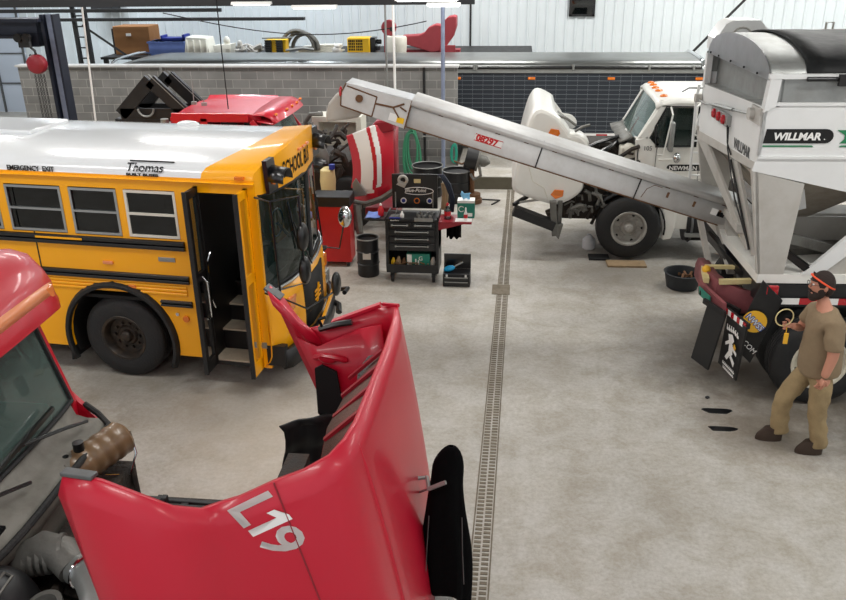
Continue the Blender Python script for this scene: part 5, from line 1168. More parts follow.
    # reflective strip on the far trailer belongs elsewhere; planks under the wheel
newman()
def plank(loc, size, rz, label):
    t = MB(); sx, sy, sz = size; t.box((-sx/2,-sy/2,0), (sx/2,sy/2,sz)); o = t.build('wooden_plank', 'wood', bevel=.004, smooth=False); o.location = loc; o.rotation_euler = (0,0,rz); return tag(o, label, 'plank')
plank((1.80,12.42,0), (.60,.26,.032), .02, 'pale wooden plank on the floor under the front wheel of the white truck')
m = MB(); m.box((-.16,-.12,0), (.16,.12,.03)); o = m.build('rubber_mat', 'black_matte', smooth=False); o.location = (1.40,12.70,0); tag(o, 'black rubber pad on the floor beside the pale plank', 'mat')
m = MB(); m.lathe((1.27,13.15,0), (1.27,13.15,.25), [(0,.09),(.1,.11),(.65,.11),(.85,.06),(.9,.04),(1,.04)], 16); o = m.build('plastic_jug', 'bus_white'); rebase(o, (1.27,13.15,0)); tag(o, 'pale plastic jug on the floor just left of the white truck wheel', 'jug')
# ================================================================= WILLMAR tender
def tender():
    O = V((2.4, 8.4, 0)); A = radians(2.5); U = V((cos(A), sin(A), 0)); W_ = V((-sin(A), cos(A), 0))
    t = thing('seed_tender', 'white WILLMAR seed tender with black rolled tarp and a long conveyor reaching left', 'tender', tuple(O))
    L = lambda x, y, z: O+U*x+W_*y+V((0,0,z))
    WD = 2.35; XE = 6.0
    def poly(m, pts, y, th): m.prism([L(x,y,z) for x, z in pts], W_*th)
    def endp(m, pts, x, th=.03): m.prism([L(x+(p[2] if len(p) > 2 else 0), p[0], p[1]) for p in pts], U*th)
    # upper box
    m = MB()
    for y, th in ((0,.04),(WD,-.04)): poly(m, [(0,2.66),(XE,2.66),(XE,3.18),(0,3.18)], y, th)
    endp(m, [(0,2.52),(WD,2.36),(WD,3.03),(0,3.15)], 0); endp(m, [(0,2.4),(WD,2.4),(WD,3.15),(0,3.15)], XE)
    poly(m, [(-.03,2.52),(.92,2.31),(1.6,2.17),(3.2,2.17),(4.2,2.4),(XE,2.5),(XE,2.66),(0,2.66)], -.005, .03); poly(m, [(-.03,2.52),(.92,2.31),(XE,2.3),(XE,2.66),(0,2.66)], WD, .03)
    m.bar(L(0,-.01,2.66), L(XE,-.01,2.66), .03, .025)
    b = m.build('hopper_box', 'tender_white', t, smooth=False)
    m = MB(); endp(m, [(.02,3.14),(WD-.02,3.02),(WD-.02,3.36),(.02,3.42)], .14, .02); poly(m, [(.12,3.18),(XE,3.18),(XE,3.42),(.12,3.42)], .02, .02); poly(m, [(0,3.18),(XE,3.18),(XE,3.42),(0,3.42)], WD-.02, .02)
    m.prism([L(0,0,3.15),L(.14,0,3.15),L(.14,WD,3.03),L(0,WD,3.03)], (0,0,.01)); m.build('top_band', 'dull_alu', t, smooth=False)
    m = MB(); m.box((0,0,0),(0,0,0)) if False else None
    poly(m, [(-.01,3.10),(.10,3.16),(.12,3.47),(.02,3.47)], -.02, .10); poly(m, [(-.01,3.0),(.06,3.0),(.06,3.40),(-.01,3.40)], WD-.08, .08); m.bar(L(.0,0,3.44), L(XE,0,3.44), .05, .045); m.bar(L(.10,0,3.18), L(XE,0,3.18), .03, .03); m.build('corner_post', 'tender_white', t, smooth=False)
    prof = [(.02+ (WD-.04)*(.5-.5*cos(pi*i/20)), 3.40+.32*sin(pi*i/20)**.85) for i in range(21)]
    m = MB(); endp(m, [(y,z) for y, z in prof], .01, .02); ec = m.build('end_cap', 'aluminium', t, smooth=False)
    for y in (.35,.8,1.3,1.8,2.15):
        m = MB(); m.cyl(L(.0,y,3.425), L(-.015,y,3.425), .012, n=8); m.build('bolt', 'dark_steel', ec)
    text('stencil', 'USED', .10, L(-.003,1.55,3.5), -W_, (0,0,1), 'dull_alu', ec, sx=.8) if False else None
    m = MB(); m.grid([[L(x,y,z) for y, z in prof] for x in (.01,.38)]); m.build('end_hood', 'dull_alu', t)
    m = MB(); rows = []
    for i in range(30):
        x = .36+(XE-.36)*i/29; rows.append([L(x, y, 3.40+(z-3.40)*(1.03-.05*(i % 7 in (3,4,5))*(.4+.3*sin(i)) - (.0)) + .012) for y, z in prof])
    m.grid(rows); tp = m.build('tarp', 'tarp_black', t, solid=.015)
    m = MB(); m.cyl(L(.34,-.05,3.42), L(XE,-.05,3.42), .022); m.build('tarp_tube', 'black_gloss', tp)
    m = MB(); m.prism([L(.62,-.06,3.47),L(.76,-.06,3.47),L(.76,-.06,3.36),L(.62,-.06,3.36)], -W_*.04); m.build('tarp_catch', 'dark_steel', tp, smooth=False)
    m = MB(); m.tube([L(.4,2.2,3.62), L(1.3,2.2,3.66), L(XE,2.2,3.66)], .018, 6); m.tube([L(1.3,2.2,3.6),L(1.3,2.2,3.75),L(1.38,2.2,3.75),L(1.38,2.2,3.6)], .014, 6); m.build('tarp_rail', 'tender_grey', t)
    # auger housing rising behind the cap
    m = MB(); poly(m, [(.12,3.4),(.12,3.55),(.22,3.72),(.30,3.76),(.62,3.76),(.80,3.58),(1.0,3.4)], 2.45, .4); a = m.build('auger_head', 'tender_white', t, smooth=False)
    m = MB(); m.tube([L(.42+.12*cos(q),2.44,3.56+.12*sin(q)) for q in [2*pi*i/20 for i in range(20)]], .012, 6, closed=True)
    m.build('bearing_ring', 'tender_grey', a)
    # side lettering
    m = MB(); pts = [(-.0+.03,2.80),(-.0+.05,2.94)]+[(.62+.075*cos(q),2.87+.07*sin(q)) for q in [pi/2-pi*i/8 for i in range(9)]]
    poly(m, pts, -.008, .004); n = m.build('name_plate', 'black_matte', t, smooth=False)
    text('name_lettering', 'WILLMAR', .098, L(.12,-.011,2.835), U, (0,0,1), 'paint_white', n, bold=.004, shear=.15, sx=1.06, ext=.001)
    text('name_lettering', '.', .1, L(.60,-.011,2.835), U, (0,0,1), 'paint_white', n)
    m = MB(); poly(m, [(.03,2.765),(.52,2.765),(.50,2.780),(.03,2.780)], -.008, .004); poly(m, [(.72,2.93),(1.6,2.93),(1.6,2.80),(.76,2.80),(.80,2.84),(.80,2.88)], -.008, .004); poly(m, [(.76,2.765),(1.6,2.765),(1.6,2.78),(.78,2.78)], -.008, .004); m.build('green_stripe', 'green', t, smooth=False)
    text('end_lettering', 'WILLMAR', .16, L(-.006,.80,2.58), -W_+V((0,0,.02)), (0,0,1), 'steel', t, sx=.82)
    # lower legs and end frame
    m = MB(); poly(m, [(-.03,2.52),(.50,2.39),(.44,1.42),(.18,1.42)], 0, .05); m.build('leg_panel', 'tender_grey', t, smooth=False); m = MB(); poly(m, [(-.03,2.52),(.50,2.39),(.44,1.42),(.18,1.42)], WD-.05, .05); m.build('leg_panel', 'tender_grey', t, smooth=False)
    m = MB(); poly(m, [(1.35,2.20),(.62,1.40),(.80,1.40),(1.6,2.15)], 0, .05); m.build('leg_panel', 'tender_white', t, smooth=False)
    m = MB(); poly(m, [(1.6,2.15),(.80,1.40),(2.2,1.40),(2.2,2.15)], .03, .05); m.build('leg_panel', 'tender_grey', t, smooth=False)
    m = MB(); b_ = .17
    endp(m, [(0,2.52,-.0),(.16,2.50,-.0),(.05,1.42,b_),(0,1.42,b_)], 0, .03)
    endp(m, [(.62,2.47,0),(.95,2.44,0),(.20,1.55,.15),(.08,1.60,.15)], 0, .03)
    endp(m, [(1.85,2.40,0),(WD,2.36,0),(.40,1.55,.15),(.28,1.60,.15)], 0, .03)
    endp(m, [(.0,2.52),(WD,2.36),(WD,2.46),(.0,2.6)], -.005, .03)
    endp(m, [(.16,2.50,0),(.62,2.47,0),(.45,2.2,.04),(.13,2.25,.04)], 0.005, .02) if False else None
    m.build('end_frame', 'tender_grey', t, smooth=False)
    m = MB(); m.tube([L(-.02,.78,2.45), L(.12,.20,1.62)], .014, 6); m.tube([L(-.02,1.02,2.8), L(-.03,.92,2.55), L(.0,.55,2.1), L(.1,.25,1.7)], .008, 6); m.build('cable', 'dark_steel', t)
    # hopper funnels inside
    m = MB()
    def funnel(xa, xb, xc):
        top = [L(xa,.08,2.45),L(xb,.08,2.45),L(xb,WD-.08,2.45),L(xa,WD-.08,2.45)]; bt = [L(xc-.12,.95,1.75),L(xc+.12,.95,1.75),L(xc+.12,1.4,1.75),L(xc-.12,1.4,1.75)]
        m.add(top+bt, [(0,1,5,4),(1,2,6,5),(2,3,7,6),(3,0,4,7)])
    funnel(.05,1.5,.8); funnel(1.55,3.0,2.3); m.build('hopper_funnel', 'hopper_inner', t, smooth=False, solid=.02)
    m = MB(); m.bar(L(.3,1.15,1.62), L(5,1.15,1.62), .5, .3); m.bar(L(.3,.9,1.80), L(5,.9,1.80), .03, .03); m.build('lower_conveyor', 'tender_grey', t, smooth=False, bevel=.01)
    m = MB(); m.bar(L(.52,.35,2.35), L(.62,.40,2.02), .16, .10, up=(0,1,0)); m.build('gate_actuator', 'tender_white', t, smooth=False)
    for k in range(4):
        m = MB(); poly(m, [(.47+.0*k,2.20-.07*k),(.50,2.20-.07*k),(.50,2.16-.07*k),(.47,2.16-.07*k)], .3, .02); m.build('gauge', 'black_matte', t, smooth=False)
    # lamp box, ratchet cable
    m = MB(); endp(m, [(1.66,2.76),(1.0,2.76),(1.0,2.88),(1.66,2.88)], -.05, .05); lb = m.build('lamp_box', 'dull_alu', t, smooth=False)
    for y in (1.52, 1.32, 1.13):
        m = MB(); m.lathe(L(-.05,y,2.82), L(-.085,y,2.82), [(0,.055),(.7,.05),(1,.02)], 12); m.build('red_lamp', 'lamp_red', lb)
    m = MB(); m.tube([L(-.04,1.0,2.78), L(-.03,.95,2.6), L(-.02,.8,2.5)], .008, 6); m.build('wire', 'black_matte', lb)
    m = MB(); m.tube([L(-.05,2.3,2.84), L(-.06,1.9,2.86), L(-.06,1.6,2.90), L(-.05,.35,3.03)], .012, 6); m.tube([L(-.06,1.5,2.915), L(-.06,.8,2.985)], .022, 6); m.build('turnbuckle', 'dull_alu', t)
    m = MB(); endp(m, [(.30,2.97),(.02,2.97),(.02,3.13),(.30,3.13)], -.03, .03); m.cyl(L(-.03,.22,3.05), L(-.08,.22,3.05), .06); m.build('pulley_bracket', 'tender_grey', t); m = MB(); m.cyl(L(-.01,2.32,2.86), L(-.09,2.32,2.86), .05); m.build('pulley_bracket', 'tender_grey', t)
    # ladder on the far corner
    m = MB()
    for dx_ in (.0, .27): m.tube([L(dx_-.02,2.44,3.0), L(dx_-.04,2.44,2.85), L(dx_,2.44,1.45)], .018, 6)
    for k in range(7): m.tube([L(-.01,2.44,2.45-.15*k), L(.27,2.44,2.45-.15*k)], .012, 6)
    m.build('ladder', 'tender_white', t)
    # ---- conveyor
    P = V((2.82,10.0,1.52)); Q = V((-1.28,10.0,2.775)); D = (P-Q).normalized(); N = V((-D.z,0,D.x)) if D.x > 0 else V((D.z,0,-D.x)); N = V((-D.z, 0, D.x))
    if N.z < 0: N = -N
    wy = V((0,.5,0)); h = .16
    m = MB()
    # open U-shaped trough: near wall, floor, far wall, rolled top lips
    def C(s, n, y): p = Q+D*s; return (p.x+N.x*n, 10.0+y, p.z+N.z*n)
    LN = (P-Q).length
    sec = [(.098,-.002),(.105,-.03),(.14,-.045),(.17,-.03),(.182,.02),(.186,.25),(.182,.48),(.17,.53),(.10,.50),(-.15,.5),(-.17,.48),(-.17,.02),(-.15,.0),(.09,.0)]
    m.grid([[C(s,n,y) for n, y in sec] for s in (0, LN*.5, LN)]); cv = m.build('conveyor', 'conveyor_grey', t, solid=.012)
    m = MB(); 
    m.grid([[C(s,-.05,y) for y in (.06,.44)] for s in (-.05, LN+.06)]); m.build('belt', 'rubber', cv, solid=.01)
    for s in (1.66, 2.92):
        m = MB(); m.tube([C(s,.18,-.015), C(s,-.165,-.012)], .008, 6); m.build('section_joint', 'dark_steel', cv)
    m = MB(); m.tube([C(0,-.165,-.002), C(LN,-.165,-.002)], .008, 6); m.build('bottom_edge', 'rust', cv)
    random.seed(8)
    for k in range(11):
        s = .35+k*.36; m = MB(); m.prism([C(s,.085,-.004),C(s+.06,.085,-.004),C(s+.06,.096,-.004),C(s,.096,-.004)], (0,-.004,0)); part_label(m.build('rust_spot', 'rust', cv, smooth=False), 'small rust streak')
    for s, n in ((3.28,-.03),(3.62,-.04),(3.95,-.05)):
        m = MB(); m.prism([C(s,n,-.004),C(s+.03,n,-.004),C(s+.03,n+.07,-.004),C(s,n+.07,-.004)], (0,-.004,0)); part_label(m.build('rust_spot', 'rust', cv, smooth=False), 'upright rust patch')
    m = MB(); m.tube([C(3.0,-.12,-.003),C(3.03,.0,-.003),C(3.10,.07,-.003),C(3.20,.07,-.003)], .006, 5); m.build('rust_scratch', 'rust', cv)
    for s, mt in ((.66,None),):
        m = MB(); m.prism([C(.50,-.03,-.003),C(.86,-.06,-.003),C(.86,.05,-.003),C(.50,.08,-.003)], (0,-.004,0)) if False else m.prism([C(.84,-.07,-.003),C(1.20,-.07,-.003),C(1.20,.02,-.003),C(.84,.02,-.003)], (0,-.004,0)); n = m.build('decal', 'paint_white', cv, smooth=False)
        m = MB(); m.tube([C(.845,-.065,-.008),C(1.195,-.065,-.008),C(1.195,.015,-.008),C(.845,.015,-.008)], .005, 4, closed=True); m.build('decal_border', 'cabinet_red', n)
        text('decal_lettering', '08297', .105, C(.865,-.060,-.010), D, N, 'cabinet_red', n, bold=.005, ext=.001, sx=1.02)
    m = MB(); m.prism([C(3.86,-.06,-.004),C(3.94,-.06,-.004),C(3.94,.02,-.004),C(3.86,.02,-.004)], (0,-.004,0)); m.build('sticker', 'paint_white', cv, smooth=False)
    m = MB(); m.prism([C(3.94,-.06,-.004),C(4.03,-.06,-.004),C(4.03,.0,-.004),C(3.94,.0,-.004)], (0,-.004,0)); m.build('sticker', 'black_matte', cv, smooth=False)
    # discharge head at the left end
    m = MB(); hd = [(-.82,.125),(-.85,.0),(-.82,-.15),(.0,-.19),(.0,.165)]
    m.prism([C(s,n,-.03) for s, n in hd], (0,.40,0)); hh = m.build('discharge_head', 'conveyor_grey', t, smooth=False, bevel=.008)
    m = MB(); m.prism([C(-.82,.128,-.03),C(.0,.168,-.03),C(.0,.168,.37),C(-.82,.128,.37)], (N.x*.006,0,N.z*.006)); m.build('top_cover', 'bus_white', hh, smooth=False)
    m = MB()
    for a, b in (((-.82,.125),(-.85,.0)),((-.85,.0),(-.82,-.15)),((-.82,-.15),(-.42,-.165)),((-.42,-.16),(-.42,.08)),((-.42,.08),(-.80,.10)),((.0,-.19),(.0,.165))): m.tube([C(a[0],a[1],-.032),C(b[0],b[1],-.032)], .009, 6)
    m.build('rusty_seam', 'rust', hh)
    m = MB(); m.cyl(C(-.62,.0,-.03), C(-.62,.0,-.055), .045, n=16); m.build('bearing', 'rust', hh)
    m = MB(); m.tube([C(-.42,.0,-.036),C(-.20,.02,-.036),C(-.08,.10,-.036)], .012, 6); m.tube([C(-.20,.02,-.036),C(-.10,-.08,-.036)], .01, 6); m.tube([C(-.12,.05,-.036),C(-.03,.02,-.036)], .01, 6); m.build('tensioner', 'rust', hh)
    m = MB(); m.prism([C(-.22,-.14,-.034),C(-.12,-.14,-.034),C(-.12,-.05,-.034),C(-.22,-.05,-.034)], (0,-.004,0)); m.build('sticker', 'paint_white', hh, smooth=False)
    m = MB(); m.prism([C(-.12,-.14,-.034),C(-.03,-.14,-.034),C(-.03,-.07,-.034),C(-.12,-.07,-.034)], (0,-.004,0)); m.build('sticker', 'yellow_plastic', hh, smooth=False)
    m = MB(); m.ball(C(-.86,.0,-.0), (.025,.05,.07)); m.build('tail_lamp', 'lamp_red', hh)
    m = MB(); o = [(-2.07,3.02),(-2.22,2.96),(-2.31,2.86),(-2.35,2.74),(-2.36,2.62),(-2.05,2.66),(-1.95,2.68),(-1.88,2.74),(-1.95,2.9)]
    m.prism([(x,10.2,z) for x, z in o], (0,.28,0)); m.build('spout', 'tender_grey', hh, smooth=False, bevel=.03)
    # pivot mount from conveyor to tender end
    m = MB(); m.bar((2.55,10.2,1.50), L(.2,.9,1.1), .10, .08); m.bar((2.3,10.1,1.52), L(.0,.9,.95), .06, .06); m.bar(L(.1,.5,1.75), (2.6,10.1,1.62), .08, .08); m.bar((2.75,10.2,1.5), L(.35,1.2,1.3), .3, .2); m.build('pivot_mount', 'tender_grey', t, smooth=False)
    m = MB(); m.bar((2.42,10.0,1.32), L(.35,.3,1.10), .09, .09); m.cyl((2.42,10.0,1.32), (2.62,9.5,1.22), .05); m.build('hydraulic_arm', 'black_gloss', t, smooth=False)
    # ---- truck body below
    m = MB(); m.prism([L(.18,0,1.32),L(XE,0,1.32),L(XE,0,1.42),L(.18,0,1.42)], W_*WD); m.build('sub_frame', 'newman_white', t, smooth=False)
    m = MB(); m.prism([L(.24,-.02,1.06),L(XE,-.02,1.06),L(XE,-.02,1.31),L(.24,-.02,1.31)], W_*.12); m.prism([L(.3,.6,.8),L(XE,.6,.8),L(XE,.6,1.3),L(.3,.6,1.3)], W_*.15); m.prism([L(.3,1.6,.8),L(XE,1.6,.8),L(XE,1.6,1.3),L(.3,1.6,1.3)], W_*.15); m.prism([L(.24,0,1.06),L(.30,0,1.06),L(.30,0,1.3),L(.24,0,1.3)], W_*WD); m.build('chassis', 'black_paint', t, smooth=False)
    m = MB(); m.bar(L(.30,.2,1.75), L(.95,-.03,1.28), .08, .07); m.build('brace_tube', 'black_gloss', t, smooth=False)
    m = MB(); m.prism([L(.26,-.05,1.22),L(.39,-.05,1.22),L(.39,-.05,1.32),L(.26,-.05,1.32)], -W_*.04); m.build('tail_lamp', 'lamp_red', t, smooth=False, bevel=.01)
    m = MB(); 
    for k in range(8): m.mi = (k+1) % 2; x = .43+k*.20; m.prism([L(x,-.045,1.10),L(x+.20,-.045,1.10),L(x+.20,-.045,1.17),L(x,-.045,1.17)], -W_*.005)
    m.build('reflective_strip', ['lamp_red','paint_white'], t, smooth=False)
    # slanted black fender plate with a round badge
    def plate(nm, a, b, c, d, mt, th=.025):
        m = MB(); a, b, c, d = map(V, (a,b,c,d)); c = b+(d-a); n = (b-a).cross(d-a).normalized(); m.prism([a,b,c,d], n*th); o = m.build(nm, mt, t, smooth=False, bevel=.004)
        if n.dot(V((0,0,4.6))-a) < 0: n = -n
        e = (b-a).normalized(); f = -(d-a).normalized(); f = (f-e*f.dot(e)).normalized()
        return o, a, e, f, n, (b-a).length, (d-a).length
    o, a, e, f, n, w, h_ = plate('fender_plate', (2.62,8.33,1.38), (2.84,8.30,1.17), (2.62,8.22,.48), (2.40,8.36,.62), 'black_paint')
    m = MB(); c = V((2.62,8.33,1.38))+V((.22,-.03,-.21))*.38+V((-.22,.03,-.76))*.50+n*.03; m.cyl(c, c+n*.006, .125, n=28); bd = m.build('round_badge', 'logo_yellow', o, smooth=False)
    text('badge_lettering', 'NWSS', .09, c-e*.11-f*.03+n*.008, e, f, 'logo_blue', bd, bold=.006, sx=.95)
    text('badge_lettering', 'NWSS', .086, c-e*.105-f*.028+n*.010, e, f, 'paint_white', bd, sx=.95)
    text('plate_lettering', '.COM', .08, V((2.62,8.33,1.38))+V((.22,-.03,-.21))*.25+V((-.22,.03,-.76))*.86+n*.032, e, f, 'paint_white', o)
    # rear bumper in faded red, cream bars, striped tape, black mud flaps
    m = MB(); m.prism([(2.22,8.95,1.18),(2.30,8.75,1.15),(2.72,8.6,1.12),(2.82,8.9,1.15),(2.82,8.9,.86),(2.66,8.6,.80),(2.33,8.68,.86),(2.2,8.95,.95)], (0,.35,0)) if False else m.grid([[(2.22+dx,9.6,z),(2.23+dx,9.1,z),(2.30+dx,8.85,z),(2.50+dx,8.72,z-.04),(2.8+dx,8.72,z-.06),(3.0+dx,8.8,z-.06)] for dx, z in ((.12,1.14),(.02,1.15),(0,1.08),(0,.94),(.03,.88))]); m.build('rear_bumper', 'pink_red', t, solid=.03)
    m = MB(); m.prism([(2.12,9.0,1.10),(2.28,8.45,1.06),(2.30,8.45,.90),(2.14,9.0,.94)], (.04,.01,0)); lp = m.build('bumper_plate', 'pink_red', t, smooth=False)
    m = MB(); m.prism([(2.13,8.93,1.06),(2.20,8.68,1.04),(2.21,8.68,.94),(2.14,8.93,.96)], (-.012,-.003,0)); m.build('licence_plate', 'teal_box', lp, smooth=False)
    m = MB(); m.bar((2.25,9.35,1.14), (2.72,9.2,1.20), .05, .04); m.bar((2.30,8.8,1.17), (2.80,8.75,1.22), .06, .05); m.bar((2.25,9.35,1.12), (2.20,8.95,1.12), .06, .06); m.bar((2.72,9.7,1.4),(2.80,8.75,1.24), .08,.08); m.build('step_frame', 'tank_cream', t, smooth=False)
    m = MB(); m.ball((2.24,9.18,1.17), (.05,.05,.05)); m.build('yellow_cap', 'logo_yellow', t)
    m = MB(); 
    for k in range(7):
        f0, f1 = k/7, (k+1)/7; pa = V((2.33,8.48,1.00)); pb = V((2.46,8.12,.97)); m.mi = k % 2
        a1 = pa+(pb-pa)*f0; a2 = pa+(pb-pa)*f1; m.prism([a1, a2, a2-V((0,0,.06)), a1-V((0,0,.06))], (-.01,-.004,0))
    m.build('striped_tape', ['lamp_red','paint_white'], t, smooth=False)
    m = MB(); m.bar((2.14,8.70,.98), (2.30,8.38,.96), .03, .06); m.bar((2.34,8.48,.97), (2.48,8.1,.95), .03, .06); m.bar((2.14,8.9,1.0), (2.48,8.5,.95), .04, .05); m.build('flap_bar', 'dark_steel', t, smooth=False)
    o, a, e, f, n, w, h_ = plate('mud_flap', (2.17,8.66,.96), (2.30,8.38,.95), (2.20,8.38,.20), (2.09,8.76,.24), 'rubber_flap')
    o, a, e, f, n, w, h_ = plate('mud_flap', (2.35,8.48,.96), (2.45,8.09,.94), (2.44,8.18,.20), (2.36,8.62,.26), 'rubber_flap')
    # white running figure emblem and lettering on the front flap
    def F(x, y): return a+e*w*x-f*h_*y+n*.028
    m = MB()
    for pts in ([(.30,.30),(.50,.26),(.62,.34),(.52,.42),(.36,.40)], [(.40,.40),(.56,.42),(.60,.58),(.48,.64),(.38,.56)], [(.40,.44),(.20,.52),(.18,.47),(.38,.38)], [(.56,.44),(.80,.50),(.78,.55),(.56,.50)], [(.40,.56),(.22,.72),(.34,.74),(.48,.62)], [(.52,.60),(.74,.68),(.70,.76),(.48,.66)]): m.prism([F(x,y) for x, y in pts], n*.003)
    m.build('figure_emblem', 'paint_white', o, smooth=False)
    m = MB(); m.prism([F(.64,.38),F(.74,.42),F(.68,.50),F(.60,.44)], n*.003); m.build('emblem_spot', 'logo_yellow', o, smooth=False)
    def marks(x0, x1, y0, hgt, cnt):
        m = MB()
        for k in range(cnt):
            xa = x0+(x1-x0)*k/cnt; xb = xa+(x1-x0)/cnt*.78; yy = y0+.06*abs(k-cnt/2)/cnt*(cnt == 6); m.prism([F(xa,yy),F(xb,yy),F(xb,yy-hgt*.5),F(xa+(xb-xa)*.4,yy-hgt*.5),F(xa+(xb-xa)*.4,yy-hgt),F(xa,yy-hgt)], n*.003)
        m.build('flap_lettering', 'paint_white', o, smooth=False)
    marks(.18, .84, .22, .09, 6); marks(.14, .80, .86, .05, 9); marks(.18, .78, .93, .045, 8)
    wheel('tyre', tuple(L(.88,-.25,.5)), tuple(-W_), .5, .3, 'rim_white', t, rim_r=.30, holes=5, nuts=10, dish=.14)
    wheel('tyre', tuple(L(.88,.12,.5)), tuple(-W_), .5, .3, 'rim_white', t, rim_r=.30)
    wheel('tyre', tuple(L(.88,WD,.5)), tuple(W_), .5, .3, 'rim_white', t, rim_r=.30); wheel('tyre', tuple(L(2.1,-.25,.5)), tuple(-W_), .5, .3, 'rim_white', t, rim_r=.30, dish=.14); wheel('tyre', tuple(L(2.1,WD,.5)), tuple(W_), .5, .3, 'rim_white', t, rim_r=.30)
    m = MB(); m.cyl(L(.88,-.1,.5), L(.88,WD-.1,.5), .07); m.cyl(L(2.1,-.1,.5), L(2.1,WD-.1,.5), .07); m.prism([L(.45,.3,.5),L(.6,.3,.5),L(.6,.3,1.0),L(.45,.3,1.0)], W_*.5); m.build('axle', 'engine', t, smooth=False)
    m = MB(); m.prism([L(.55,.55,1.42),L(1.6,.75,1.42),L(1.6,.75,1.5),L(.55,.55,1.5)], W_*.6); m.bar(L(.5,.25,1.75),L(1.3,.5,1.48), .16, .1); m.build('gearbox', 'engine_grey', t, smooth=False)
tender()
m = MB(); m.lathe((2.50,11.55,0), (2.50,11.55,.24), [(0,.20),(.05,.22),(.95,.265),(1,.28),(1,.25),(.9,.24),(.2,.20),(.2,.001)], 28, caps=False); o = m.build('drain_tub', 'tub_rubber'); rebase(o, (2.5,11.55,0)); tag(o, 'round black rubber tub on the floor left of the tender', 'tub')
m = MB(); random.seed(2)
for i in range(12): a = V((2.5+random.uniform(-.14,.14), 11.55+random.uniform(-.14,.14), .14)); m.bar(a, a+V((random.uniform(-.1,.1),random.uniform(-.1,.1),.04)), .03, .02)
o = m.build('scrap', 'rust', smooth=False); rebase(o, (2.5,11.55,.12)); tag(o, 'rusty scrap lying inside the round black tub', 'scrap'); o['kind'] = 'stuff'
m = MB(); m.box((2.9,9.95,0), (3.0,10.3,.95)); m.build('stand', 'navy_steel', smooth=False) if False else None
# ================================================================= tool area
def solo(nm, m, mt, loc, label, cat, group=None, **k):
    o = m.build(nm, mt, **k); rebase(o, loc); return tag(o, label, cat, group)
def red_cabinet():
    t = thing('tool_cabinet', 'tall red tool cabinet with black top between the bus and the striped hood', 'cabinet', (-2.75, 12.3, 0))
    m = MB(); m.box((-3.05,12.0,.08), (-2.49,12.36,.98)); m.build('cabinet_body', 'cabinet_red', t, bevel=.01, smooth=False)
    m = MB(); m.box((-3.07,11.98,.98), (-2.47,12.38,1.14)); m.build('cabinet_top', 'black_paint', t, bevel=.01, smooth=False)
    for x in (-3.0,-2.55):
        for y in (12.06,12.30):
            m = MB(); m.cyl((x-.02,y,.045), (x+.02,y,.045), .045, n=14); m.build('caster', 'rubber', t)
red_cabinet()
def barrel(x, y, r, h, label, nm='steel_drum', paint='black_paint'):
    t = thing(nm, label, 'drum', (x, y, 0))
    m = MB(); m.lathe((x,y,0), (x,y,h), [(0,r*.97),(.02,r),(.31,r),(.33,r+.012),(.35,r),(.64,r),(.66,r+.012),(.68,r),(.98,r),(1,r+.01),(1,r-.015),(.93,r-.02),(.93,.001)], 28); m.build('shell', paint, t)
    m = MB(); m.tube([(x+(r+.008)*cos(a),y+(r+.008)*sin(a),h) for a in [2*pi*i/28 for i in range(28)]], .01, 6, closed=True); m.build('rim', 'dull_alu', t)
    return t
b = barrel(-2.17,11.72,.165,.60,'small black steel drum standing left of the tool cart')
m = MB(); m.prism([(-2.22,11.552,.30),(-2.10,11.556,.30),(-2.10,11.556,.40),(-2.22,11.552,.40)], (0,-.004,0)); m.build('label_patch', 'tender_grey', b, smooth=False)
barrel(-1.72,16.2,.30,.62,'left black drum of the pair standing behind the tool cart')
barrel(-1.10,15.85,.28,.62,'right black drum of the pair behind the tool cart, beside the hose reel')
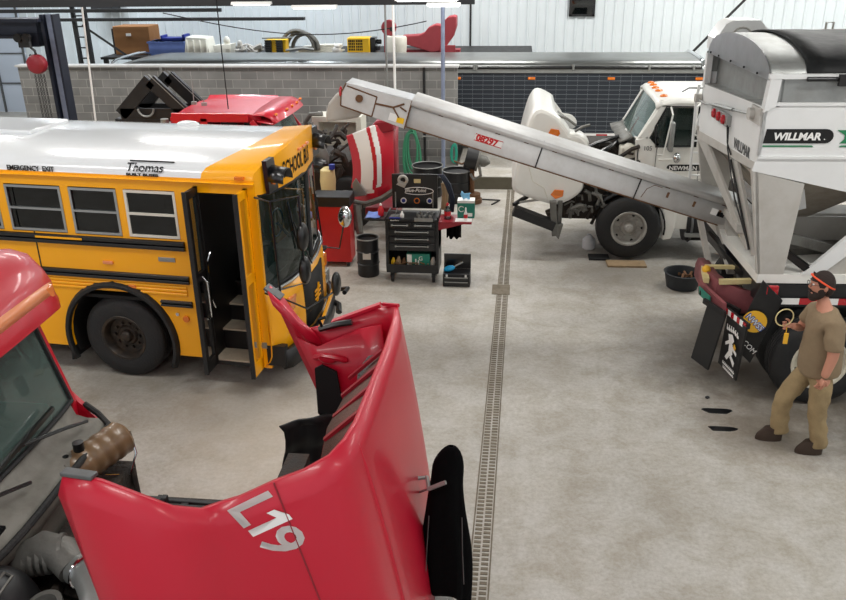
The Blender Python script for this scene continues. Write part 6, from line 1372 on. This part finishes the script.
def cart():
    t = thing('tool_cart', 'black tool cart with an open badge covered lid and drawers', 'cart', (-1.43, 11.6, 0))
    x0, x1, y0, y1 = -1.84, -1.06, 11.40, 11.88
    m = MB(); m.box((x0,y0,.16), (x1,y1,.24)); m.box((x0,y0,.24), (x0+.04,y1,.98)); m.box((x1-.04,y0,.24), (x1,y1,.98)); m.box((x0,y1-.03,.24), (x1,y1,.98)); m.box((x0,y0+.02,.50), (x1,y1,.96)); m.box((x0,y0,.96), (x1,y1,.99)); m.box((x0,y0,.99), (x0+.02,y1,1.03)); m.box((x1-.02,y0,.99), (x1,y1,1.03)); m.box((x0,y0,.24),(x1,y0+.02,.29)); m.build('body', 'black_paint', t, smooth=False, bevel=.006)
    for a, b, z0, z1 in ((x0+.06,-1.47,.86,.94),(-1.44,x1-.06,.86,.94),(x0+.06,x1-.06,.75,.84),(x0+.06,x1-.06,.64,.73),(x0+.06,x1-.06,.52,.62)):
        m = MB(); m.box((a,y0-.012,z0), (b,y0+.02,z1)); d = m.build('drawer', 'black_gloss', t, smooth=False, bevel=.004)
        w = b-a
        m = MB(); m.cyl((a+w*.14,y0-.035,z1-.03), (a+w*.86,y0-.035,z1-.03), .007, n=6)
        for k in (.14,.86): m.cyl((a+w*k,y0-.01,z1-.03), (a+w*k,y0-.045,z1-.03), .014, n=10)
        m.build('handle', 'dull_alu', d)
    # lid
    m = MB(); m.box((x0+.05,y1-.04,1.03), (x1-.05,y1-.0,1.55)); lid = m.build('lid', 'black_gloss', t, smooth=False, bevel=.006)
    m = MB(); m.tube([(-1.40+.23*cos(a)*1.0+.0,y1-.046,1.30+.055*sin(a)) for a in [radians(-150+300*i/24) for i in range(25)]], .006, 5); m.build('logo_swoosh', 'paint_white', lid)
    text('lid_lettering', 'Blue-Point', .075, (-1.60,y1-.045,1.285), (1,0,0), (0,0,1), 'paint_white', lid, shear=.3, bold=.001)
    for x, mt in ((-1.62,'paint_white'),(-1.42,'amber'),(-1.23,'blue_plastic')):
        m = MB(); m.lathe((x,y1-.04,1.15), (x,y1-.046,1.15), [(0,.045),(1,.045)], 20); s = m.build('badge', 'paint_white' if mt != 'amber' else mt, lid, smooth=False)
        m = MB(); m.lathe((x,y1-.046,1.15), (x,y1-.049,1.15), [(0,.03),(1,.03)], 16); m.build('badge_centre', 'dark_blue' if mt != 'amber' else 'black_matte', s, smooth=False)
    m = MB(); m.box((-1.46,y1-.045,1.42), (-1.36,y1-.04,1.48)); m.build('sticker', 'tank_cream', lid, smooth=False)
    m = MB(); m.cyl((x0+.12,y1-.04,1.03), (x0+.12,y1-.2,1.0), .008, n=6); m.cyl((x0+.10,y1-.04,1.28), (x0+.10,y1-.045,1.05), .01, n=6); m.cyl((x1-.12,y1-.04,1.28), (x1-.12,y1-.045,1.05), .01, n=6); m.build('lid_strut', 'dull_alu', lid)
    text('maker_lettering', 'Blue-Point', .03, (x0+.08,y0-.002,.965), (1,0,0), (0,0,1), 'paint_white', t)
    m = MB(); m.box((-1.41,y0-.006,.965), (-1.14,y0,1.02)); m.build('metal_plate', 'dull_alu', t, smooth=False)
    # side shelves
    m = MB(); m.box((-2.16,11.42,.955), (x0,11.80,.98)); m.build('side_shelf', 'black_paint', t, smooth=False)
    m = MB(); m.box((x1,11.42,.93), (-.58,11.80,.96)); m.prism([(x1,11.42,.93),(-.70,11.42,.93),(x1,11.42,.83)], (0,.02,0)); part_label(m.build('side_shelf', 'dark_red', t, smooth=False), 'dark red side shelf')
    for x in (x0+.08, x1-.08):
        for y in (y0+.06, y1-.06):
            m = MB(); m.cyl((x-.02,y,.055), (x+.02,y,.055), .055, n=16); m.box((x-.03,y-.02,.08), (x+.03,y+.02,.16)); m.build('caster', 'rubber', t)
cart()
Z = .98
def bottle(x, y, z, h, r, body, cap, label, lab=None):
    t = thing('bottle', label, 'bottle', (x, y, z))
    m = MB(); m.lathe((x,y,z), (x,y,z+h*.85), [(0,r*.9),(.05,r),(.6,r),(.8,r*.6),(1,r*.35)], 14); m.build('bottle_body', body, t)
    m = MB(); m.lathe((x,y,z+h*.84), (x,y,z+h), [(0,r*.42),(.6,r*.4),(1,r*.2)], 10); m.build('cap', cap, t)
    if lab: m = MB(); m.cyl((x,y,z+h*.22), (x,y,z+h*.5), r*1.03, n=14, caps=False); m.build('wrapper', lab, t)
bottle(-1.93,11.6,Z,.19,.045,'bottle_red','paint_white','red squeeze bottle with white nozzle on the left cart shelf')
bottle(-.94,11.58,.96,.24,.05,'glass_clear','bottle_red','clear drink bottle with a red wrapper on the right cart shelf','bottle_red')
bottle(-.67,11.50,.96,.20,.028,'paint_white','paint_white','white spray bottle with pink band in front of the tissue box','bottle_red')
bottle(-1.60,11.5,.99,.10,.03,'paint_white','paint_white','small white bottle standing among tools on the cart top')
def tissue():
    t = thing('tissue_box', 'green and white box of blue shop wipes on the right cart shelf', 'box', (-.66,11.7,.96))
    m = MB(); m.box((-.80,11.62,.96), (-.55,11.80,1.22)); b = m.build('carton', 'teal_box', t, smooth=False, bevel=.006)
    m = MB(); m.box((-.80,11.615,1.19), (-.55,11.80,1.225)); m.build('carton_edge', 'paint_white', b, smooth=False)
    m = MB(); m.tube([(-.74+.04*cos(a),11.615,1.10+.04*sin(a)) for a in [radians(40+280*i/12) for i in range(13)]], .007, 5); m.box((-.66,11.613,.99), (-.58,11.62,1.04)); m.build('emblem', 'paint_white', b)
    m = MB(); m.grid([[(-.72,11.7,1.22),(-.68,11.7,1.24),(-.62,11.7,1.22)],[(-.76,11.68,1.30),(-.70,11.70,1.28),(-.63,11.72,1.30)],[(-.74,11.68,1.36),(-.70,11.70,1.31),(-.61,11.7,1.32)]]); m.build('tissue', 'tissue_blue', t, solid=.008)
tissue()
m = MB(); m.box((-.82,11.44,.961), (-.58,11.60,.966)); solo('paper_sheet', m, 'paper', (-.7,11.5,.961), 'white paper sheet under the spray bottle on the cart shelf', 'paper', smooth=False)
m = MB(); m.grid([[(-2.14+.07*i, 11.45+.1*j, .985+.012*((i+j) % 2)) for j in range(4)] for i in range(4)]); solo('shop_rag', m, 'blue_plastic', (-2.0,11.6,.98), 'crumpled pale blue rag on the left cart shelf', 'rag', solid=.008)
random.seed(4)
m = MB()
for i in range(26): a = V((-1.40+random.random()*.26,11.45+random.random()*.25,1.0)); m.cyl(a, a+V((0,0,.035)), .012, n=8)
solo('socket_set', m, 'dull_alu', (-1.3,11.5,.99), 'rows of small sockets on the right of the cart top', 'tools')['kind'] = 'stuff'
m = MB()
for i in range(8): a = V((-1.78+i*.022,11.45+.02*(i%3),1.0)); m.bar(a, a+V((.02,.12,.01)), .012, .01)
solo('wrench_set', m, 'dull_alu', (-1.7,11.5,.99), 'small wrenches at the left of the cart top', 'tools')['kind'] = 'stuff'
m = MB(); m.box((-1.78,11.42,.995), (-1.62,11.445,1.01)); solo('blue_rod', m, 'dark_blue', (-1.7,11.43,.99), 'short blue tool handle at the front edge of the cart top', 'tool', smooth=False)
m = MB(); m.tube([(-1.62+.06*cos(a),11.83-.02,1.47+.06*sin(a)) for a in [2*pi*i/14 for i in range(14)]], .022, 8, closed=True); m.prism([(-1.72,11.82,1.40),(-1.60,11.82,1.35),(-1.56,11.82,1.42),(-1.66,11.82,1.46)], (0,-.01,0)); solo('tape_roll', m, 'tender_grey', (-1.62,11.8,1.35), 'grey tape roll with a rag stuck on the open cart lid', 'tape')
m = MB(); m.box((-1.55,11.5,.242), (-1.20,11.8,.43)); t_ = thing('supply_box', 'green box with white print on the bottom tray of the cart', 'box', (-1.37,11.6,.242)); m.build('carton', 'teal_box', t_, smooth=False, bevel=.005)
m = MB(); m.box((-1.54,11.495,.25), (-1.47,11.50,.42)); m.box((-1.42,11.495,.26), (-1.40,11.50,.35)); m.box((-1.38,11.495,.26), (-1.36,11.50,.33)); m.build('print', 'paint_white', t_, smooth=False)
text('print_lettering', 'G', .09, (-1.37,11.494,.33), (1,0,0), (0,0,1), 'paint_white', t_)
random.seed(9)
for i, (x, c, s, lb, nm) in enumerate(((-1.76,'yellow_plastic',.05,'small yellow can at the left of the cart bottom tray','can'),(-1.68,'wood',.06,'brown wooden block on the cart bottom tray','block'),(-1.60,'rust',.05,'rusty fitting left of the green box on the cart','fitting'),(-1.16,'tender_grey',.06,'grey fitting right of the green box on the cart','fitting'))):
    m = MB(); m.lathe((x,11.52,.242), (x+.01,11.53,.242+s*2.2), [(0,s*.6),(.5,s*.7),(.8,s*.4),(1,s*.3)], 8); solo(nm+'_item' if nm == 'block' else nm, m, c, (x,11.52,.242), lb, nm)
m = MB()
for i in range(24): a = V((-1.74+random.random()*.6,11.43+random.random()*.06,.294)); m.bar(a, a+V((random.uniform(-.06,.06),random.uniform(-.01,.02),.005)), .02, .014)
solo('tool_scraps', m, 'tank_brown', (-1.4,11.45,.29), 'loose small brown tool bits along the cart bottom tray', 'tools', smooth=False)['kind'] = 'stuff'
m = MB()
for k in range(3): m.tube([(-1.13+.02*k,11.9,1.52),(-1.06+.02*k,11.82,1.55),(-.98+.03*k,11.78,1.42),(-.90+.02*k,11.78,1.20),(-.92+.02*k,11.80,1.0)], .018, 8)
solo('air_hose', m, 'navy_hose', (-1.0,11.8,1.0), 'dark blue hose draped over the right corner of the cart lid', 'hose')
m = MB(); m.tube([(-1.02,11.95,1.40),(-1.0,11.93,1.25),(-1.02,11.92,1.0)], .05, 8); solo('leather_glove', m, 'wood', (-1.0,11.93,1.0), 'tan leather glove hanging behind the right side of the cart lid', 'glove')
m = MB(); rows = [[(-.95+.20*j/8, 11.60+.04*sin(j*1.7)-.0, z+.02*sin(j*2)*(z < .8)) for j in range(9)] for z in (.93,.85,.75,.66)]; m.grid(rows); solo('hanging_cloth', m, 'cloth_black', (-.85,11.6,.66), 'black cloth hanging below the dark red cart shelf', 'cloth', solid=.02)
def case():
    t = thing('tool_case', 'small open black drawer case on the floor right of the tool cart', 'case', (-.79,11.4,0))
    m = MB(); m.box((-.99,11.30,0), (-.59,11.55,.20)); m.build('case_body', 'black_paint', t, smooth=False, bevel=.006)
    m = MB(); m.box((-.99,11.54,.20), (-.59,11.57,.43)); m.build('lid', 'black_gloss', t, smooth=False, bevel=.006)
    for z in (.03,.10):
        m = MB(); m.box((-.97,11.285,z), (-.61,11.30,z+.055)); d = m.build('drawer', 'black_gloss', t, smooth=False)
        m = MB(); m.box((-.96,11.278,z+.04), (-.62,11.286,z+.055)); m.build('drawer_edge', 'dull_alu', d, smooth=False)
    for x in (-.93,-.65): m = MB(); m.box((x-.015,11.28,.16), (x+.015,11.295,.20)); m.build('latch', 'chrome', t, smooth=False)
case()
m = MB(); m.ball((-.90,11.40,.25), (.09,.04,.045), rot=Matrix.Rotation(-.3,3,'Y')); o = solo('air_tool', m, 'bright_blue', (-.9,11.4,.2), 'bright blue handled tool lying on the open tool case', 'tool')
m = MB(); m.tube([(-.83,11.40,.28),(-.70,11.42,.35)], .013, 6); z_ = m.build('shaft', 'dull_alu', o); z_.data.transform(Matrix.Translation(-V((-.9,11.4,.2))))
# green hose coil on the wall
m = MB(); random.seed(6)
for k in range(7):
    r = .13+.022*k; cx = -2.23+random.uniform(-.03,.03); m.tube([(cx+r*cos(a)*(.75), 17.85+.02*k*0-.02*(k % 3), .62+.0*k+(.42+.03*k)*sin(a)-.05*k) for a in [2*pi*i/26 for i in range(26)]], .02, 6, closed=True)
solo('hanging_hose', m, 'hose_green', (-2.23,17.85,.2), 'coiled green hose hanging on the block wall', 'hose')
m = MB(); m.cyl((-2.23,17.99,1.02), (-2.23,17.75,1.06), .03); solo('hose_hook', m, 'dark_steel', (-2.23,17.99,1.0), 'steel hook holding the coiled green hose on the wall', 'hook')
m = MB()
for k in range(4): m.tube([(-1.33+.055*cos(a)+.01*k, 17.94, .46+(.19+.01*k)*sin(a)) for a in [2*pi*i/18 for i in range(18)]], .016, 6, closed=True)
solo('hanging_hose', m, 'teal', (-1.33,17.94,.26), 'small coil of teal hose near the end of the block wall', 'hose')
# hose reel on stand, steel hub, bracket
t_ = thing('hose_reel', 'black hose reel on a rusty pedestal right of the drums', 'reel', (-.80,15.8,0))
m = MB(); m.cyl((-.92,15.7,.92), (-.70,15.7,.86), .20, n=24); m.build('drum', 'black_paint', t_)
m = MB(); m.cyl((-.70,15.7,.86), (-.66,15.7,.85), .22, n=24); m.lathe((-.66,15.7,.85), (-.45,15.7,.80), [(0,.12),(.6,.10),(1,.02)], 14); m.tube([(-.66,15.55,.80),(-.62,15.5,.60),(-.75,15.5,.52),(-.82,15.6,.6)], .03); m.build('side_plate', 'engine_grey', t_)
m = MB(); m.cyl((-.80,15.75,.18), (-.80,15.75,.72), .05, n=10); m.tube([(-1.15,15.8,.80),(-1.0,15.75,.76),(-.9,15.7,.82)], .02); m.build('pedestal', 'rust', t_)
m = MB(); m.lathe((-.80,15.75,0), (-.80,15.75,.20), [(0,.20),(.4,.20),(.45,.17),(.9,.17),(1,.10)], 24); m.build('wheel_base', 'rust', t_)
m = MB(); m.tube([(-.60,15.9,.02),(-.25,15.85,.02),(-.40,15.55,.02)], .015, 6); solo('bent_rod', m, 'dark_steel', (-.4,15.8,0), 'bent dark steel rod lying on the floor right of the hose reel', 'rod')
# air line along the block wall
m = MB(); m.cyl((-2.0,17.85,.85), (-1.35,17.85,.85), .015); m.box((-2.12,17.9,.80), (-2.0,18.0,.92)); solo('air_pipe', m, 'dull_alu', (-1.7,17.9,.8), 'thin grey air pipe running along the block wall right of the green hose', 'pipe')
# oil bits on the floor near the man
for i, (x, y, sx, sy, lb) in enumerate(((2.25,7.98,.15,.07,'upper dark oil puddle on the floor near the mud flaps'),(2.22,7.62,.14,.06,'lower dark oil puddle on the floor near the mud flaps'))):
    m = MB(); m.lathe((0,0,0), (0,0,.004), [(0,1),(1,.97)], 18); o = m.build('oil_puddle', 'black_gloss', smooth=False)
    for v in o.data.vertices: a = atan2(v.co.y, v.co.x); v.co.x *= sx*(1+.2*sin(3*a+i)); v.co.y *= sy*(1+.25*cos(2*a))
    o.location = (x,y,0); tag(o, lb, 'puddle')
m = MB(); m.ball((2.20,8.25,.015), (.025,.02,.015)); solo('small_nut', m, 'dark_steel', (2.20,8.25,0), 'tiny dark nut on the floor below the mud flaps', 'nut')
# ================================================================= the mechanic
def skin(parts, sub=2):
    """parts: list of (points dict, edges, root). Returns verts, faces of smooth tapered limbs"""
    out_v, out_f = [], []
    for pts, edges, root in parts:
        names = list(pts); me = bpy.data.meshes.new('sk'); me.from_pydata([pts[n][0] for n in names], [(names.index(a), names.index(b)) for a, b in edges], [])
        ob = bpy.data.objects.new('sk', me); COL.objects.link(ob)
        ob.modifiers.new('s', 'SKIN'); sm = ob.modifiers['s']; sm.use_smooth_shade = True; sm.branch_smoothing = .6
        for i, n in enumerate(names):
            r = pts[n][1]; r = r if isinstance(r, tuple) else (r, r)
            me.skin_vertices[0].data[i].radius = r; me.skin_vertices[0].data[i].use_root = (n == root)
        ss = ob.modifiers.new('u', 'SUBSURF'); ss.levels = sub; ss.render_levels = sub
        dg = bpy.context.evaluated_depsgraph_get(); ev = bpy.data.meshes.new_from_object(ob.evaluated_get(dg))
        n0 = len(out_v); out_v += [v.co.copy() for v in ev.vertices]; out_f += [[n0+i for i in p.vertices] for p in ev.polygons]
        bpy.data.objects.remove(ob)
    return out_v, out_f
def chain(pts): # list of (p, r) -> part
    d = {str(i): p for i, p in enumerate(pts)}; return (d, [(str(i), str(i+1)) for i in range(len(pts)-1)], '0')
def man():
    t = thing('person', 'person in dirty khaki work clothes with orange headband walking beside the tender wheel', 'person', (2.85, 7.35, 0))
    Y0 = 7.35
    P = {  # joint: (position, radius); facing -x, his left side nearest the camera
        'pelvis': ((2.95, Y0, .93), (.15,.135)), 'waist': ((2.935, Y0, 1.08), (.155,.135)), 'chest': ((2.93, Y0, 1.28), (.17,.14)), 'upper': ((2.92, Y0, 1.42), (.15,.11)),
        'neck': ((2.885, Y0, 1.545), .062), 'skull': ((2.85, Y0, 1.64), .06),
        'sl': ((2.93, Y0-.17, 1.43), .07), 'el': ((2.955, Y0-.255, 1.14), .055), 'wl': ((2.90, Y0-.27, .91), .038),
        'sr': ((2.90, Y0+.17, 1.43), .07), 'er': ((2.80, Y0+.235, 1.19), .048), 'wr': ((2.66, Y0+.06, 1.285), .031),
        'hl': ((2.96, Y0-.09, .86), .10), 'kl': ((2.965, Y0-.10, .47), .062), 'al': ((3.05, Y0-.10, .10), .045), 'tl': ((2.93, Y0-.11, .045), .04),
        'hr': ((2.91, Y0+.09, .86), .10), 'kr': ((2.73, Y0+.10, .50), .062), 'ar': ((2.74, Y0+.12, .10), .045), 'tr': ((2.58, Y0+.11, .045), .04)}
    E_ = [('pelvis','waist'),('waist','chest'),('chest','upper'),('upper','neck'),('neck','skull'),('upper','sl'),('sl','el'),('el','wl'),('upper','sr'),('sr','er'),('er','wr'),
          ('pelvis','hl'),('hl','kl'),('kl','al'),('al','tl'),('pelvis','hr'),('hr','kr'),('kr','ar'),('ar','tr')]
    parts = [(P, E_, 'pelvis')]
    # left hand: relaxed, hanging
    def hand(w, d, side, curl, parts):
        w = V(w); d = V(d).normalized(); s = V(side).normalized(); s = (s-d*s.dot(d)).normalized(); nrm = d.cross(s)
        parts.append(({'a': (w, (.030,.022)), 'b': (w+d*.045, (.040,.018)), 'c': (w+d*.085, (.040,.016))}, [('a','b'),('b','c')], 'a'))
        for k, (o, ln) in enumerate(((-.030,.068),(-.010,.078),(.011,.072),(.030,.056))):
            b = w+d*.078+s*o; q = b; ang = 0; pt = [(b-d*.02, .0095)]
            for j, f in enumerate((.45,.32,.23)):
                pt.append((q, .0095-.001*j)); ang += curl*(.8+.12*k); q = q+(d*cos(ang)+nrm*sin(ang))*ln*f
            pt.append((q, .007)); parts.append(chain(pt))
        th = w+d*.03-s*.03; parts.append(chain([(w+d*.02, .012), (th-s*.012, .012), (th-s*.028+d*.028+nrm*.010, .0105), (th-s*.032+d*.055+nrm*.022, .008)]))
    hand(P['wl'][0], (-.25,.0,-1), (-1,.0,.2), .45, parts)
    hand(P['wr'][0], (-1,-.15,.12), (0,-.3,-1), .75, parts)
    v, f = skin(parts)
    m = MB(); m.add(v, f)
    # head with face
    hc = V((2.835, Y0, 1.735)); nq, mq = 28, 22; vs = []
    for i in range(mq+1):
        th = pi*i/mq
        for k in range(nq):
            a = 2*pi*k/nq; x, y, z = sin(th)*cos(a), sin(th)*sin(a), cos(th)
            fx_ = -x  # forward amount
            r = V((x*.102, y*.078, z*.125))
            if z < 0: r.x *= 1-.18*(-z) if x < 0 else 1-.40*(-z); r.y *= 1-.25*(-z)
            if fx_ > .5 and abs(y) < .4: 
                if -.35 < z < .12: r.x -= .026*(1-abs(y)/.4)**1.2*(1-abs(z+.18)/.3 if abs(z+.18) < .3 else 0)      # nose
                if z < -.6: r.x -= .010*(1-abs(y)/.4)
            if fx_ > .55 and .02 < z < .22 and .2 < abs(y) < .6: r.x += .008     # eye sockets
            if fx_ > .5 and .22 < z < .38: r.x -= .005
            vs.append(hc+r)
    fs = [(i*nq+k, (i+1)*nq+k, (i+1)*nq+(k+1) % nq, i*nq+(k+1) % nq) for i in range(mq) for k in range(nq)]
    m.add(vs, fs)
    for s in (-1, 1): m.ball(hc+V((.012, s*.078, -.01)), (.020,.012,.033)); m.ball(hc+V((-.09,s*.03,-.072)), (.008,.018,.006))
    body = m.build('body', 'skin', t, angle=80)
    for s in (-1, 1):
        m = MB(); m.ball(hc+V((-.088, s*.032, .012)), (.010,.012,.009)); e = m.build('eye', 'paint_white', t)
        m = MB(); m.ball(hc+V((-.096, s*.032, .012)), (.003,.005,.006)); m.build('pupil', 'black_matte', e)
    # hair (short, dark) and full beard
    m = MB(); vs = []
    for i in range(13):
        th = pi*.60*i/12
        for k in range(28):
            a = 2*pi*k/28; x, y, z = sin(th)*cos(a), sin(th)*sin(a), cos(th)
            lim = .33 if x < -.55 else (-.05 if abs(y) > .75 and x < .2 else -.6)
            zz = max(z, lim) if x < .3 else z
            vs.append(hc+V((x*.112+.004, y*.087, z*.135 if z >= lim or x > .3 else lim*.135)))
    m.add(vs, [(i*28+k, (i+1)*28+k, (i+1)*28+(k+1) % 28, i*28+(k+1) % 28) for i in range(12) for k in range(28)])
    m.ball(hc+V((.055,0,-.03)), (.06,.072,.085)); m.build('hair', 'hair', t, angle=80)
    m = MB(); m.ball(hc+V((-.040,0,-.098)), (.066,.062,.052)); m.ball(hc+V((-.06,0,-.128)), (.042,.042,.036))
    for s in (-1, 1): m.ball(hc+V((-.012,s*.058,-.06)), (.035,.02,.055))
    m.ball(hc+V((-.098,0,-.056)), (.012,.03,.008)); m.build('beard', 'hair', t, angle=80)
    m = MB(); m.tube([hc+V((.003+.107*cos(a), .087*sin(a), .028+.065*(-cos(a)))) for a in [2*pi*i/28 for i in range(28)]], .009, 8, closed=True)
    o = m.build('headband', 'orange', t); 
    # glasses
    m = MB()
    for s in (-1, 1): m.tube([hc+V((-.112, s*.034+.024*cos(a), .008+.018*sin(a))) for a in [2*pi*i/14 for i in range(14)]], .0022, 5, closed=True); m.tube([hc+V((-.110,s*.058,.012)), hc+V((.01,s*.083,.012))], .002, 5)
    m.build('glasses', 'dark_steel', t)
    # shirt: torso and short sleeves, slightly looser than the body
    T_ = {'hm0': ((2.955, Y0, .80), (.200,.182)), 'hem': ((2.955, Y0, .87), (.208,.188)), 'waist': ((2.935, Y0, 1.03), (.215,.19)), 'chest': ((2.945, Y0, 1.25), (.222,.19)), 'upper': ((2.93, Y0, 1.41), (.185,.145)), 'nk': ((2.895, Y0, 1.545), .080),
          'sl': ((2.94, Y0-.19, 1.42), .105), 'el': ((2.95, Y0-.24, 1.20), .090), 'el2': ((2.952, Y0-.242, 1.18), .088), 'sr': ((2.90, Y0+.19, 1.42), .105), 'er': ((2.83, Y0+.235, 1.24), .088)}
    v, f = skin([(T_, [('hm0','hem'),('hem','waist'),('waist','chest'),('chest','upper'),('upper','nk'),('upper','sl'),('sl','el'),('el','el2'),('upper','sr'),('sr','er')], 'hm0')])
    v = [x+V((.005*sin(x.z*38+x.y*22)*sin(x.x*31), .005*sin(x.z*31+x.x*29), 0)) for x in v]
    m = MB(); m.add(v, f); sh = m.build('shirt', 'cloth_shirt', t, angle=80)
    m = MB(); m.prism([(3.09,Y0-.10,1.43),(3.115,Y0-.07,1.35),(3.10,Y0-.03,1.35),(3.08,Y0-.06,1.43)], (.012,-.012,0)); m.build('shirt_print', 'paint_white', sh, smooth=False) if False else None
    T_ = {'pelvis': ((2.96, Y0, .90), (.19,.175)), 'top': ((2.95, Y0, .985), (.185,.165)),
          'hl': ((2.965, Y0-.095, .83), .125), 'tl': ((2.97, Y0-.10, .66), .108), 'kl': ((2.965, Y0-.105, .46), .092), 'cl': ((3.01, Y0-.105, .27), .088), 'al': ((3.045, Y0-.105, .10), .085), 'al2': ((3.05, Y0-.105, .075), .084),
          'hr': ((2.90, Y0+.09, .83), .125), 'tr': ((2.81, Y0+.095, .67), .110), 'kr': ((2.715, Y0+.105, .50), .095), 'cr': ((2.71, Y0+.115, .28), .092), 'ar': ((2.735, Y0+.12, .11), .092), 'ar2': ((2.74, Y0+.12, .085), .09)}
    v, f = skin([(T_, [('pelvis','top'),('pelvis','hl'),('hl','tl'),('tl','kl'),('kl','cl'),('cl','al'),('al','al2'),('pelvis','hr'),('hr','tr'),('tr','kr'),('kr','cr'),('cr','ar'),('ar','ar2')], 'pelvis')])
    v = [x+V((.007*sin(x.z*44+x.y*35)*sin(x.y*28+1), .006*sin(x.z*37+x.x*43), 0))*(1 if x.z < .85 else .4) for x in v]
    m = MB(); m.add(v, f); tr = m.build('trousers', 'cloth_khaki', t, angle=80)
    for x, y, rz in ((3.0, Y0-.105, .05), (2.68, Y0+.115, .0)):
        m = MB(); rows = []
        for z, s in ((0,1),(.03,1.02),(.06,.95),(.10,.72),(.14,.5)):
            rows.append([(x-.02+(.15*s if cos(a) < 0 else .11)*cos(a)+(.0), y+.05*sin(a)*(1 if z < .09 else .9), z+(.0 if cos(a) < 0 else .0)) for a in [2*pi*i/18 for i in range(18)]])
        m.grid(rows, close=True); m.add(rows[0], [tuple(range(18))]); m.add(rows[-1], [tuple(range(18))]); bt = m.build('boot', 'boot', t)
    # the strap loop and yellow tag he holds: a separate thing
man()
t_ = thing('strap_loop', 'thin pale loop of wire with a yellow tag held in the walking person\'s hand', 'strap', (2.58, 7.38, 1.30))
m = MB(); m.tube([(2.56+.085*cos(a),7.36+.02*cos(a),1.39+.085*sin(a)) for a in [2*pi*i/24 for i in range(24)]], .006, 6, closed=True); m.build('loop', 'tank_cream', t_)
m = MB(); m.box((2.575,7.33,1.13), (2.615,7.345,1.24)); m.tube([(2.59,7.34,1.24),(2.59,7.345,1.30)], .004, 5); m.build('tag', 'logo_yellow', t_, bevel=.004)
